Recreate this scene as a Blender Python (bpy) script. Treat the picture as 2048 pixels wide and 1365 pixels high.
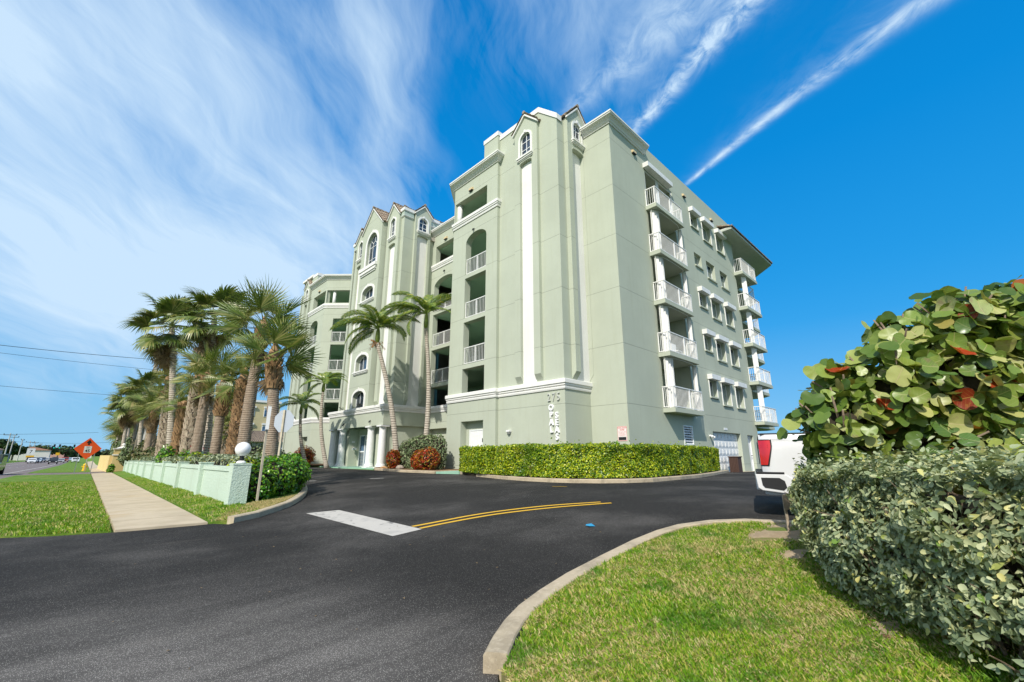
import bpy, math, random
import numpy as np
from mathutils import Vector, Matrix
from mathutils.geometry import tessellate_polygon

random.seed(7)
RS = np.random.default_rng(11)
S = bpy.context.scene
C = S.collection
for o in list(bpy.data.objects):
    bpy.data.objects.remove(o)

# ------------------------------------------------------------------ camera, sky, sun, exposure
YAW = math.radians(45.876)
PITCH = math.radians(14.695)
cam_d = bpy.data.cameras.new('camera')
cam_d.sensor_width = 36.0
cam_d.lens = 36.0 * 871.44 / 2048.0
cam_d.clip_start = 0.05
cam_d.clip_end = 3000
cam = bpy.data.objects.new('camera', cam_d)
C.objects.link(cam)
cam.location = (0, 0, 1.4)
cam.rotation_euler = (math.pi / 2 + PITCH, 0, YAW - math.pi / 2)
S.camera = cam

SUN_DIR = Vector((2.15, 1.0, -2.05)).normalized()      # the way the light travels
SUN_EL = math.asin(-SUN_DIR.z)
w = bpy.data.worlds.new('World')
S.world = w
w.use_nodes = True


class NT:
    """small helper to wire nodes"""
    def __init__(s, tree):
        s.t = tree
        s.n = tree.nodes
        s.l = tree.links

    def new(s, typ, **kw):
        n = s.n.new(typ)
        for k, v in kw.items():
            setattr(n, k, v)
        return n

    def put(s, sock, v):
        if hasattr(v, 'is_output'):
            s.l.new(v, sock)
        else:
            if isinstance(v, tuple) and len(v) == 3 and sock.type == 'RGBA':
                v = v + (1.0,)
            sock.default_value = v

    def m(s, op, a, b=0.0, c=None, clamp=False):
        n = s.new('ShaderNodeMath', operation=op, use_clamp=clamp)
        s.put(n.inputs[0], a)
        s.put(n.inputs[1], b)
        if c is not None:
            s.put(n.inputs[2], c)
        return n.outputs[0]

    def ramp(s, v, lo, hi, to0=0.0, to1=1.0, smooth=True):
        n = s.new('ShaderNodeMapRange')
        n.interpolation_type = 'SMOOTHSTEP' if smooth else 'LINEAR'
        s.put(n.inputs[0], v)
        for i, q in enumerate((lo, hi, to0, to1)):
            s.put(n.inputs[i + 1], q)
        return n.outputs[0]

    def mix(s, f, a, b, blend='MIX'):
        n = s.new('ShaderNodeMix', data_type='RGBA', blend_type=blend)
        s.put(n.inputs[0], f)
        s.put(n.inputs[6], a)
        s.put(n.inputs[7], b)
        return n.outputs[2]

    def noise(s, vec=None, scale=5.0, detail=4.0, rough=0.55, dist=0.0):
        n = s.new('ShaderNodeTexNoise')
        if vec is not None:
            s.l.new(vec, n.inputs['Vector'])
        n.inputs['Scale'].default_value = scale
        n.inputs['Detail'].default_value = detail
        n.inputs['Roughness'].default_value = rough
        n.inputs['Distortion'].default_value = dist
        return n.outputs[0]

    def vec(s, x=0.0, y=0.0, z=0.0):
        n = s.new('ShaderNodeCombineXYZ')
        for i, q in enumerate((x, y, z)):
            s.put(n.inputs[i], q)
        return n.outputs[0]


def build_world():
    t = NT(w.node_tree)
    for n in list(t.n):
        t.n.remove(n)
    sky = t.new('ShaderNodeTexSky', sky_type='NISHITA')
    sky.sun_disc = False
    sky.sun_elevation = SUN_EL
    sky.sun_rotation = math.atan2(-SUN_DIR.x, -SUN_DIR.y)
    sky.altitude = 0
    sky.air_density = 1.0
    sky.dust_density = 0.4
    sky.ozone_density = 3.0
    hs = t.new('ShaderNodeHueSaturation')
    hs.inputs['Hue'].default_value = 0.495
    hs.inputs['Saturation'].default_value = 1.3
    hs.inputs['Value'].default_value = 1.5
    t.l.new(sky.outputs[0], hs.inputs['Color'])
    tc = t.new('ShaderNodeTexCoord')
    sep = t.new('ShaderNodeSeparateXYZ')
    t.l.new(tc.outputs['Generated'], sep.inputs[0])
    x, y, z = sep.outputs
    # deep polarised blue of the photograph, by height above the horizon
    gr_ = t.new('ShaderNodeValToRGB')
    t.l.new(z, gr_.inputs[0])
    e_ = gr_.color_ramp.elements
    stops = [(0.0, (.21, .50, .76)), (.08, (.11, .40, .74)), (.25, (.015, .30, .71)), (.55, (.0, .225, .62)), (.8, (.0, .175, .52)), (1.0, (.0, .15, .46))]
    while len(e_) < len(stops):
        e_.new(.5)
    for q, (p_, c_) in zip(e_, stops):
        q.position = p_
        q.color = c_ + (1,)
    grs = t.mix(1.0, gr_.outputs[0], (10.7, 10.7, 10.7), 'MULTIPLY')
    skyc = t.mix(0.92, hs.outputs[0], grs)
    fx, fy = math.cos(YAW), math.sin(YAW)
    # a: across, b: away, on a plane of high cloud seen from below (softened at the horizon)
    zz = t.m('ADD', t.m('MAXIMUM', z, 0.0), 0.5)
    a = t.m('DIVIDE', t.m('ADD', t.m('MULTIPLY', x, fy), t.m('MULTIPLY', y, -fx)), zz)
    b = t.m('DIVIDE', t.m('ADD', t.m('MULTIPLY', x, fx), t.m('MULTIPLY', y, fy)), zz)

    def rot(a, b, ang, sa, sb, ox=0.0):
        c_, s_ = math.cos(ang), math.sin(ang)
        u = t.m('ADD', t.m('MULTIPLY', a, c_ * sa), t.m('MULTIPLY', b, s_ * sa))
        v = t.m('ADD', t.m('MULTIPLY', a, -s_ * sb), t.m('MULTIPLY', b, c_ * sb))
        return t.vec(u, v, ox)
    warp = t.new('ShaderNodeTexNoise')
    t.l.new(t.vec(a, b, 3.3), warp.inputs['Vector'])
    warp.inputs['Scale'].default_value = 1.7
    warp.inputs['Detail'].default_value = 3
    wsep = t.new('ShaderNodeSeparateColor')
    t.l.new(warp.outputs['Color'], wsep.inputs[0])
    wa = t.m('ADD', a, t.m('MULTIPLY', t.m('SUBTRACT', wsep.outputs[0], 0.5), 0.35))
    wb = t.m('ADD', b, t.m('MULTIPLY', t.m('SUBTRACT', wsep.outputs[1], 0.5), 0.35))

    def gauss(ca, cb, ra, rb, ang, A=None, B=None):
        A = A or wa
        B = B or wb
        c_, s_ = math.cos(ang), math.sin(ang)
        da = t.m('SUBTRACT', A, ca)
        db = t.m('SUBTRACT', B, cb)
        u = t.m('DIVIDE', t.m('ADD', t.m('MULTIPLY', da, c_), t.m('MULTIPLY', db, s_)), ra)
        v = t.m('DIVIDE', t.m('ADD', t.m('MULTIPLY', da, -s_), t.m('MULTIPLY', db, c_)), rb)
        r2 = t.m('ADD', t.m('MULTIPLY', u, u), t.m('MULTIPLY', v, v))
        return t.m('POWER', 2.718, t.m('MULTIPLY', r2, -1.0))

    def add(*L):
        r = L[0]
        for q in L[1:]:
            r = t.m('ADD', r, q)
        return r
    CL = CLOUDS
    n1 = t.noise(rot(wa, wb, CL['ang'], 1.6, 7.0), 1.6, 9, 0.62, 0.4)
    n2 = t.noise(rot(wa, wb, CL['ang'] + 0.5, 2.0, 9.0, 5.0), 2.2, 8, 0.6, 0.3)
    n3 = t.noise(rot(wa, wb, 0.0, 1.0, 1.0, 9.0), 2.2, 5, 0.55)
    body = None
    for (ca, cb, ra, rb, ang, amp) in CL['mass']:
        g_ = t.m('MULTIPLY', gauss(ca, cb, ra, rb, ang), amp)
        body = g_ if body is None else t.m('ADD', body, g_)
    tex = add(t.m('MULTIPLY', n1, 0.62), t.m('MULTIPLY', n2, 0.28), t.m('MULTIPLY', n3, 0.42))   # around 0.66
    mass = t.m('MULTIPLY', t.ramp(body, 0.03, 0.32), t.ramp(t.m('ADD', body, t.m('MULTIPLY', t.m('SUBTRACT', tex, 0.66), 2.9)), 0.0, 1.7, 0, 1, False), 0.95)

    def trail(pa, pb, wid, grow, side, amp, seed):
        # a band between two points of the cloud plane with feathered edges
        ax_, ay_ = pa
        bx_, by_ = pb
        L = math.hypot(bx_ - ax_, by_ - ay_)
        ux, uy = (bx_ - ax_) / L, (by_ - ay_) / L
        da = t.m('SUBTRACT', a, ax_)
        db = t.m('SUBTRACT', b, ay_)
        s_ = t.m('DIVIDE', t.m('ADD', t.m('MULTIPLY', da, ux), t.m('MULTIPLY', db, uy)), L)
        d_ = t.m('ADD', t.m('MULTIPLY', da, -uy), t.m('MULTIPLY', db, ux))
        nn = t.noise(t.vec(t.m('MULTIPLY', s_, 3.0), t.m('MULTIPLY', d_, 14.0), seed), 2.0, 8, 0.65, 0.6)
        n4 = t.noise(t.vec(t.m('MULTIPLY', s_, 2.2), t.m('MULTIPLY', d_, 3.0), seed + 4), 1.5, 4, 0.5)
        d_ = t.m('ADD', d_, t.m('MULTIPLY', t.m('SUBTRACT', n4, 0.5), wid * 2.2))
        wd = t.m('ADD', wid, t.m('MULTIPLY', t.m('SUBTRACT', 1.0, s_), grow))
        q = t.m('DIVIDE', d_, wd)
        # sharp on one side, feathered on the other
        qs = t.m('ABSOLUTE', q)
        soft = t.m('POWER', 2.718, t.m('MULTIPLY', t.m('MULTIPLY', q, q), -1.0))
        wide = t.m('MULTIPLY', t.m('POWER', 2.718, t.m('MULTIPLY', qs, -0.55)), t.ramp(t.m('MULTIPLY', q, side), -0.6, 0.8))
        ends = t.m('MULTIPLY', t.ramp(s_, -0.5, -0.1), t.ramp(s_, 1.15, 0.9))
        v = t.m('MULTIPLY', t.m('ADD', t.m('MULTIPLY', soft, 0.9), t.m('MULTIPLY', wide, 0.45)), ends)
        v = t.m('MULTIPLY', v, t.ramp(nn, 0.28, 0.72, 0.05, 1.3))
        return t.m('MULTIPLY', v, amp)
    trails = None
    for q in CL['trails']:
        g_ = trail(*q)
        trails = g_ if trails is None else t.m('MAXIMUM', trails, g_)
    m_ = t.m('ADD', mass, trails, clamp=True)
    m_ = t.m('MULTIPLY', m_, t.ramp(z, 0.0, 0.10, 0.45, 1.0))
    m_ = t.m('MINIMUM', m_, 0.93)
    # low pale air towards the horizon
    hz = t.ramp(z, 0.36, 0.0, 0.0, 0.62)
    left = t.ramp(a, 0.75, -0.6, 0.25, 1.0)
    base = t.mix(t.m('MULTIPLY', hz, left), skyc, (2.9, 5.5, 7.7))
    # whitening around the sun, and unseen cloud behind, both added to neutralise blue fill
    dt = t.new('ShaderNodeVectorMath', operation='DOT_PRODUCT')
    t.l.new(tc.outputs['Generated'], dt.inputs[0])
    dt.inputs[1].default_value = tuple(-SUN_DIR)
    aur = t.m('MULTIPLY', t.m('POWER', t.m('MAXIMUM', dt.outputs['Value'], 0.0), 2.5), 0.75)
    base = t.mix(aur, base, (13.0, 12.2, 11.0))
    back = t.m('MULTIPLY', t.ramp(b, 0.1, -0.9), t.ramp(tex, 0.50, 0.85, 0.15, 0.75))
    m_ = t.m('MAXIMUM', m_, back)
    col = t.mix(m_, base, (5.8, 7.5, 9.2))
    bg = t.new('ShaderNodeBackground')
    t.l.new(col, bg.inputs[0])
    bg.inputs[1].default_value = 0.1
    out = t.new('ShaderNodeOutputWorld')
    t.l.new(bg.outputs[0], out.inputs[0])


def qpt(px, py):
    # picture point -> cloud plane (used once, to lay out the cloud field)
    f = 871.44
    r_ = Vector((math.sin(YAW), -math.cos(YAW), 0))
    fh = Vector((math.cos(YAW), math.sin(YAW), 0))
    d = (fh * math.cos(PITCH) + Vector((0, 0, math.sin(PITCH)))) + r_ * ((px - 1024) / f) + \
        (fh * -math.sin(PITCH) + Vector((0, 0, math.cos(PITCH)))) * ((682.5 - py) / f)
    d.normalize()
    k = max(d.z, 0) + 0.5
    return (d.dot(r_) / k, d.dot(fh) / k)


def gm(px, py, rx, ry, ang, amp):
    c_ = qpt(px, py)
    return (c_[0], c_[1], rx, ry, ang, amp)


CLOUDS = dict(
    ang=1.35,
    mass=[gm(40, 330, 0.34, 0.42, 0.0, 0.9), gm(230, 560, 0.36, 0.3, 0.3, 1.0), gm(60, 60, 0.16, 0.12, 0, 0.7),
          gm(330, 620, 0.2, 0.16, 0, 0.45), gm(520, 250, 0.11, 0.26, -0.25, 0.72), gm(790, 150, 0.07, 0.2, 0.2, 0.72),
          gm(640, 420, 0.22, 0.22, 0, 0.5), gm(700, 30, 0.2, 0.08, 0, 0.3), gm(1150, 90, 0.1, 0.14, 0.5, 0.3),
          gm(560, 560, 0.2, 0.2, 0, 0.35), gm(1330, 130, 0.06, 0.17, 0.4, 0.30), gm(1250, 30, 0.1, 0.06, 0.2, 0.2)],
    trails=[(qpt(1860, 0), qpt(1370, 372), 0.004, 0.010, 1, 0.72, 1.0),
            (qpt(1500, 0), qpt(1250, 290), 0.009, 0.010, 1, 0.85, 7.0),
            (qpt(1420, 0), qpt(1130, 230), 0.012, 0.03, 1, 0.35, 12.0)])
build_world()

sd = bpy.data.lights.new('sun', 'SUN')
sd.energy = 4.3
sd.angle = math.radians(0.53)
sd.color = (1.0, 0.95, 0.86)
sun = bpy.data.objects.new('sun', sd)
C.objects.link(sun)
sun.location = (-60, -30, 60)
sun.rotation_euler = SUN_DIR.to_track_quat('-Z', 'Y').to_euler()
S.view_settings.view_transform = 'Standard'
S.view_settings.look = 'None'
S.view_settings.exposure = 0.15
S.view_settings.gamma = 1.0
S.view_settings.use_curve_mapping = False
S.cycles.max_bounces = 7
S.cycles.diffuse_bounces = 4
S.cycles.transparent_max_bounces = 8
S.cycles.caustics_reflective = False
S.cycles.caustics_refractive = False


# ------------------------------------------------------------------ helpers
def gzx(X):
    t = min(max((X - 1) / 10, 0), 1)
    s = t * t * (3 - 2 * t)
    return .5 * s + (0 if X < 11 else (.03 * (X - 11) / 5 if X < 16 else .03 - .0095 * (min(X, 40) - 16)))


def gz(X, Y=0.0):
    """height of the ground: the lot rises towards the sea, the road falls away to the far left"""
    z = gzx(X)
    wgt = min(max((10 - X) / 6, 0), 1)
    if Y > 12:
        z -= .0065 * min(Y - 12, 140) * wgt
    return z


class MB:
    def __init__(s, xf=None):
        s.v = []
        s.f = []
        s.xf = xf

    def p(s, a, b, c):
        s.v.append(s.xf(a, b, c) if s.xf else (a, b, c))
        return len(s.v) - 1

    def face(s, *pts):
        s.f.append([s.p(*q) for q in pts])

    def box(s, a0, a1, b0, b1, c0, c1):
        i = [s.p(a, b, c) for c in (c0, c1) for b in (b0, b1) for a in (a0, a1)]
        for q in ((0, 2, 3, 1), (4, 5, 7, 6), (0, 1, 5, 4), (2, 6, 7, 3), (0, 4, 6, 2), (1, 3, 7, 5)):
            s.f.append([i[k] for k in q])
        return s

    def prism(s, poly, b0, b1, holes=()):
        """outline (u, z) with holes, between depths b0 and b1"""
        loops = [list(poly)] + [list(h) for h in holes]
        tris = tessellate_polygon([[Vector((q[0], q[1], 0)) for q in L] for L in loops])
        flat = [q for L in loops for q in L]
        fr = [s.p(q[0], b1, q[1]) for q in flat]
        bk = [s.p(q[0], b0, q[1]) for q in flat]
        for t in tris:
            s.f.append([fr[k] for k in t])
            s.f.append([bk[k] for k in reversed(t)])
        k = 0
        for L in loops:
            n = len(L)
            for i in range(n):
                j = (i + 1) % n
                s.f.append([fr[k + i], bk[k + i], bk[k + j], fr[k + j]])
            k += n
        return s

    def flat(s, poly, z, dz=0.0):
        """horizontal slab from a plan outline"""
        tris = tessellate_polygon([[Vector((q[0], q[1], 0)) for q in poly]])
        zz = z if callable(z) else (lambda X, Y: z)
        top = [s.p(q[0], q[1], zz(*q)) for q in poly]
        for t in tris:
            s.f.append([top[k] for k in t])
        if dz:
            bot = [s.p(q[0], q[1], zz(*q) - dz) for q in poly]
            for t in tris:
                s.f.append([bot[k] for k in reversed(t)])
            n = len(poly)
            for i in range(n):
                j = (i + 1) % n
                s.f.append([top[i], bot[i], bot[j], top[j]])
        return s

    def tube(s, pts, r, n=8, cap=True):
        pts = [Vector(q) for q in pts]
        if not isinstance(r, (list, tuple)):
            r = [r] * len(pts)
        rings = []
        up = Vector((0.13, 0.21, 1))
        for i, q in enumerate(pts):
            t = (pts[min(i + 1, len(pts) - 1)] - pts[max(i - 1, 0)])
            t = t.normalized() if t.length > 1e-9 else Vector((0, 0, 1))
            a = t.cross(up if abs(t.dot(up.normalized())) < .97 else Vector((1, 0, 0))).normalized()
            b = t.cross(a)
            rings.append([s.p(*(q + (a * math.cos(k * 2 * math.pi / n) + b * math.sin(k * 2 * math.pi / n)) * r[i])) for k in range(n)])
        for A, B in zip(rings, rings[1:]):
            for k in range(n):
                s.f.append([A[k], A[(k + 1) % n], B[(k + 1) % n], B[k]])
        if cap:
            s.f.append(list(reversed(rings[0])))
            s.f.append(rings[-1])
        return s

    def lathe(s, cx, cy, prof, n=16):
        rings = [[s.p(cx + r * math.cos(k * 2 * math.pi / n), cy + r * math.sin(k * 2 * math.pi / n), z) for k in range(n)] for r, z in prof]
        for A, B in zip(rings, rings[1:]):
            for k in range(n):
                s.f.append([A[k], A[(k + 1) % n], B[(k + 1) % n], B[k]])
        s.f.append(list(reversed(rings[0])))
        s.f.append(rings[-1])
        return s

    def sweep(s, path, prof, close_ends=True, zf=None):
        """profile (out, z) along a plan path, mitred; out is to the left of the way"""
        n = len(path)
        P = [Vector(q) for q in path]
        dirs = [(P[i + 1] - P[i]).normalized() for i in range(n - 1)]
        rings = []
        for i in range(n):
            d0 = dirs[max(i - 1, 0)]
            d1 = dirs[min(i, n - 2)]
            n0 = Vector((-d0.y, d0.x))
            n1 = Vector((-d1.y, d1.x))
            m = (n0 + n1)
            m = m / max(m.dot(n0), 1e-6) if m.length > 1e-6 else n0
            zo = zf(P[i].x, P[i].y) if zf else 0
            rings.append([s.p(P[i].x + m.x * o, P[i].y + m.y * o, z + zo) for o, z in prof])
        k = len(prof)
        for A, B in zip(rings, rings[1:]):
            for j in range(k):
                s.f.append([A[j], B[j], B[(j + 1) % k], A[(j + 1) % k]])
        if close_ends:
            s.f.append(list(rings[0]))
            s.f.append(list(reversed(rings[-1])))
        return s


SPLIT = {'cornice', 'sill_moulding', 'porch_wall', 'side_wall', 'recess_wall', 'rake_board', 'shutter_guide', 'hinge', 'parapet_cap', 'flat_door', 'gallery_wall',
         'screen_frame', 'door_frame', 'side_window', 'bed_rail', 'insulator', 'cornice_board'}


def components(mb):
    n = len(mb.v)
    par = list(range(n))

    def find(i):
        while par[i] != i:
            par[i] = par[par[i]]
            i = par[i]
        return i
    for f in mb.f:
        r0 = find(f[0])
        for k in f[1:]:
            par[find(k)] = r0
    groups = {}
    for f in mb.f:
        groups.setdefault(find(f[0]), []).append(f)
    out = []
    for fs in groups.values():
        ids = sorted({k for f in fs for k in f})
        mp = {k: i for i, k in enumerate(ids)}
        q = MB()
        q.v = [mb.v[k] for k in ids]
        q.f = [[mp[k] for k in f] for f in fs]
        out.append(q)
    return out


def obj(name, mb, mat, parent=None, smooth=False, kind=None, label=None):
    if isinstance(mb, MB) and name in SPLIT and kind != 'stuff':
        cs = components(mb)
        if len(cs) > 1:
            return [obj(name + ' ', q, mat, parent, smooth, kind, label) for q in cs][0]
    name = name.strip()
    me = bpy.data.meshes.new(name)
    if isinstance(mb, MB):
        me.from_pydata(mb.v, [], mb.f)
        me.validate()
    else:
        me = mb
        me.name = name
    if smooth:
        me.polygons.foreach_set('use_smooth', [True] * len(me.polygons))
    if mat is not None:
        me.materials.append(mat)
    o = bpy.data.objects.new(name, me)
    C.objects.link(o)
    if parent is not None:
        o.parent = parent
        top = parent
        off = Vector((0, 0, 0))
        while top is not None:
            if top.get('_base') is not None:
                off = Vector(top['_base'])
                break
            top = top.parent
        if parent.get('_base') is not None:
            o.matrix_parent_inverse = Matrix.Translation(-off)
    if kind:
        o['kind'] = kind
    if label:
        o['label'] = label
    return o


def tag(o, label, cat, group=None):
    o['label'] = label
    o['category'] = cat
    if group:
        o['group'] = group
    return o


def thing(name, label, cat, loc=(0, 0, 0), group=None):
    """Empty at the thing's base; parts are modelled in world coordinates and hang from it"""
    o = bpy.data.objects.new(name, None)
    o.empty_display_size = 0.2
    C.objects.link(o)
    o.location = loc
    o['_base'] = list(loc)
    return tag(o, label, cat, group)


def struct(name, mb, mat, parent=None, smooth=False):
    return obj(name, mb, mat, parent, smooth, kind='structure')


def dup(root, loc=None, rotz=None, scale=None, label=None, group=None):
    r = root.copy()
    C.objects.link(r)
    if loc is not None:
        r.location = loc
    if rotz is not None:
        r.rotation_euler = (0, 0, rotz)
    if scale is not None:
        r.scale = (scale,) * 3
    if label:
        r['label'] = label
    if group:
        r['group'] = group

    def rec(src, dst):
        for ch in list(src.children):
            c = ch.copy()
            C.objects.link(c)
            c.parent = dst
            rec(ch, c)
    rec(root, r)
    return r


# ------------------------------------------------------------------ materials
def mat(name, col, rough=0.7, var=0.0, scale=3.0, bump=0.0, bscale=40.0, metal=0.0, spec=0.4, col2=None, emit=None, coat=0.0):
    m = bpy.data.materials.new(name)
    m.use_nodes = True
    t = NT(m.node_tree)
    b = t.n['Principled BSDF']
    b.inputs['Roughness'].default_value = rough
    b.inputs['Metallic'].default_value = metal
    b.inputs['Specular IOR Level'].default_value = spec
    if coat:
        b.inputs['Coat Weight'].default_value = coat
        b.inputs['Coat Roughness'].default_value = 0.05
    tc = t.new('ShaderNodeTexCoord')
    ob = tc.outputs['Object']
    if var or col2:
        n = t.noise(ob, scale, 5, 0.6)
        c2 = col2 or tuple(max(0, q * (1 - var)) for q in col)
        f = t.ramp(n, 0.35, 0.65)
        t.l.new(t.mix(f, col, c2), b.inputs['Base Color'])
    else:
        b.inputs['Base Color'].default_value = tuple(col) + (1,)
    if bump:
        n = t.noise(ob, bscale, 4, 0.6)
        bp = t.new('ShaderNodeBump')
        bp.inputs['Strength'].default_value = bump
        bp.inputs['Distance'].default_value = 0.01
        t.l.new(n, bp.inputs['Height'])
        t.l.new(bp.outputs[0], b.inputs['Normal'])
    if emit:
        b.inputs['Emission Color'].default_value = tuple(emit) + (1,)
        b.inputs['Emission Strength'].default_value = 1
    return m


def stucco(name, col, joints=True, dirt=0.17):
    m = bpy.data.materials.new(name)
    m.use_nodes = True
    t = NT(m.node_tree)
    b = t.n['Principled BSDF']
    b.inputs['Roughness'].default_value = 0.88
    b.inputs['Specular IOR Level'].default_value = 0.2
    g = t.new('ShaderNodeNewGeometry')
    pos = g.outputs['Position']
    sp = t.new('ShaderNodeSeparateXYZ')
    t.l.new(pos, sp.inputs[0])
    x, y, z = sp.outputs
    n_big = t.noise(pos, 0.35, 6, 0.62)
    st = t.noise(t.vec(t.m('MULTIPLY', x, 5.0), t.m('MULTIPLY', y, 5.0), t.m('MULTIPLY', z, 0.35)), 1.0, 5, 0.6)
    n_sm = t.noise(pos, 14.0, 4, 0.65)
    n_fine = t.noise(pos, 70.0, 3, 0.7)
    c = t.mix(t.ramp(n_big, 0.3, 0.7), col, tuple(q * 0.90 for q in col))
    c = t.mix(t.m('MULTIPLY', t.ramp(st, 0.5, 0.8), dirt * 1.6), c, (col[0] * 0.75, col[1] * 0.72, col[2] * 0.62))
    c = t.mix(t.m('MULTIPLY', t.ramp(n_sm, 0.35, 0.75), 0.14), c, tuple(q * 0.8 for q in col))
    c = t.mix(t.m('MULTIPLY', t.ramp(n_fine, 0.45, 0.8), 0.16), c, tuple(q * 0.7 for q in col))
    hgt = t.m('ADD', t.m('MULTIPLY', n_sm, 0.4), t.m('MULTIPLY', n_fine, 0.25))
    if joints:
        fr = t.m('FRACT', t.m('DIVIDE', t.m('ADD', z, 20 * 2.855 - 3.70 + 1.4275), 2.855))
        d = t.m('MULTIPLY', t.m('ABSOLUTE', t.m('SUBTRACT', fr, 0.5)), 2.855)
        j = t.ramp(d, 0.016, 0.009)
        c = t.mix(t.m('MULTIPLY', j, 0.55), c, tuple(q * 0.42 for q in col))
        hgt = t.m('SUBTRACT', hgt, t.m('MULTIPLY', j, 1.5))
    t.l.new(c, b.inputs['Base Color'])
    bp = t.new('ShaderNodeBump')
    bp.inputs['Strength'].default_value = 0.55
    bp.inputs['Distance'].default_value = 0.012
    t.l.new(hgt, bp.inputs['Height'])
    t.l.new(bp.outputs[0], b.inputs['Normal'])
    return m


M = {}
MINT = (0.468, 0.502, 0.405)
M['mint'] = stucco('mint_stucco', MINT)
M['mint_plain'] = stucco('mint_stucco_plain', MINT, joints=False)
M['mint_in'] = stucco('mint_gallery_paint', (0.42, 0.58, 0.44), joints=False)
M['white'] = stucco('white_trim', (0.80, 0.79, 0.76), joints=False, dirt=0.22)
M['paint'] = mat('white_paint', (0.80, 0.80, 0.79), 0.45, 0.08, 6)
M['rail'] = mat('white_railing', (0.82, 0.81, 0.79), 0.4, 0.06, 8)
M['frame'] = mat('white_window_frame', (0.78, 0.79, 0.80), 0.4)
M['shutter'] = mat('white_shutter', (0.80, 0.79, 0.76), 0.5, 0.12, 5)
M['tile'] = mat('clay_roof_tile', (0.36, 0.28, 0.20), 0.8, 0, 4, 0.5, 60, col2=(0.19, 0.145, 0.11))
M['concrete'] = mat('concrete', (0.40, 0.37, 0.32), 0.85, 0.25, 2.5, 0.5, 50)
M['dark'] = mat('dark_interior', (0.03, 0.035, 0.035), 0.7)
M['black'] = mat('black_plastic', (0.015, 0.015, 0.016), 0.5)
M['metal'] = mat('grey_metal', (0.42, 0.43, 0.44), 0.45, 0.1, 5, metal=0.6)
M['tan'] = mat('tan_vent', (0.62, 0.50, 0.30), 0.6)
M['red'] = mat('red_paint', (0.50, 0.03, 0.02), 0.5)


def glass(name, tint=(0.02, 0.03, 0.045), rough=0.06):
    m = bpy.data.materials.new(name)
    m.use_nodes = True
    t = NT(m.node_tree)
    b = t.n['Principled BSDF']
    g = t.new('ShaderNodeNewGeometry')
    n = t.noise(g.outputs['Position'], 0.9, 3, 0.5)
    t.l.new(t.mix(t.ramp(n, 0.35, 0.7), tint, tuple(q * 2.4 + 0.012 for q in tint)), b.inputs['Base Color'])
    b.inputs['Roughness'].default_value = rough
    b.inputs['Specular IOR Level'].default_value = 0.9
    b.inputs['IOR'].default_value = 1.5
    bp = t.new('ShaderNodeBump')
    bp.inputs['Strength'].default_value = 0.10
    bp.inputs['Distance'].default_value = 0.02
    t.l.new(t.noise(g.outputs['Position'], 2.2, 1, 0.5), bp.inputs['Height'])
    t.l.new(bp.outputs[0], b.inputs['Normal'])
    return m


M['glass'] = glass('dark_glass')
M['glass_b'] = glass('blue_glass', (0.035, 0.07, 0.12))
# ------------------------------------------------------------------ the condominium building
def front(Xp):
    return lambda u, d, z: (Xp - d, u, z)


def side(Yp):
    return lambda u, d, z: (u, Yp - d, z)


def diag(P, D):
    Dv = Vector(D).normalized()
    N = Vector((-Dv.y, Dv.x))
    return lambda u, d, z: (P[0] + Dv.x * u + N.x * d, P[1] + Dv.y * u + N.y * d, z)


def arc(u, z, r, a0, a1, n=12, rz=None):
    rz = r if rz is None else rz
    return [(u + r * math.cos(math.radians(a0 + (a1 - a0) * i / n)), z + rz * math.sin(math.radians(a0 + (a1 - a0) * i / n))) for i in range(n + 1)]


def rect(u0, u1, z0, z1):
    return [(u0, z0), (u1, z0), (u1, z1), (u0, z1)]


def arch_hole(u0, u1, z0, zs, zt, n=12):
    """opening from z0, springing at zs, crown at zt"""
    c = (u0 + u1) / 2
    return [(u0, z0), (u1, z0)] + arc(c, zs, (u1 - u0) / 2, 0, 180, n, zt - zs)


B = thing('condominium_building', 'six storey mint green condominium with white trim and arched windows, behind the clipped hedge', 'building', (17.65, 10.65, 0.3))
ZB = 0.15
LV = [3.70 + 2.855 * k for k in range(6)]         # joints / floor levels: 3.70 6.56 9.41 12.27 15.12 17.98


def wall(name, xf, outline, thick, holes=(), m='mint'):
    b = MB(xf)
    b.prism(outline, -thick, 0.0, holes)
    return obj(name, b, M[m], B)


# --- side wall towards the camera's right (plane Y = 10.65)
side_holes = []
WINX = [(27.2, 28.33, 1), (29.12, 30.58, 0), (31.52, 32.95, 0)]
WZ = [(4.53, 5.94), (7.46, 8.81), (10.38, 11.69), (13.25, 14.53), (16.13, 17.5)]
for (x0, x1, sm) in WINX:
    for (z0, z1) in WZ:
        side_holes.append(rect(x0, x1, z0 + (.35 if sm else 0), z1))
side_holes.append(rect(21.25, 24.75, 3.72, 17.9))
side_holes.append(rect(26.93, 31.45, ZB + .02, 2.78))
side_holes.append(rect(32.7, 33.87, ZB + .02, 2.73))
side_holes.append(rect(23.1, 24.14, 1.94, 2.94))
wall('wall', side(10.65), rect(17.65, 34.9, ZB, 19.53), 0.35, side_holes)
# --- corner wall, tower one
wall('wall', front(17.65), rect(11.0, 12.66, ZB, 19.0), 0.35)
wall('wall', side(12.66), rect(15.97, 18.0, ZB, 19.45), 0.3)
TW1 = [(12.66, ZB), (17.2, ZB), (17.2, 20.78), (13.94, 20.78), (12.66, 19.5)]
wall('wall', front(15.67), TW1, 0.3)
# parapet cap: level run, then falling to the corner
cap = MB(front(15.67))
cap.prism([(17.25, 20.5), (17.25, 20.82), (13.93, 20.82), (12.6, 19.56), (12.6, 19.22), (13.97, 20.5)], -0.35, 0.05)
obj('parapet_cap', cap, M['white'], B)
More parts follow.
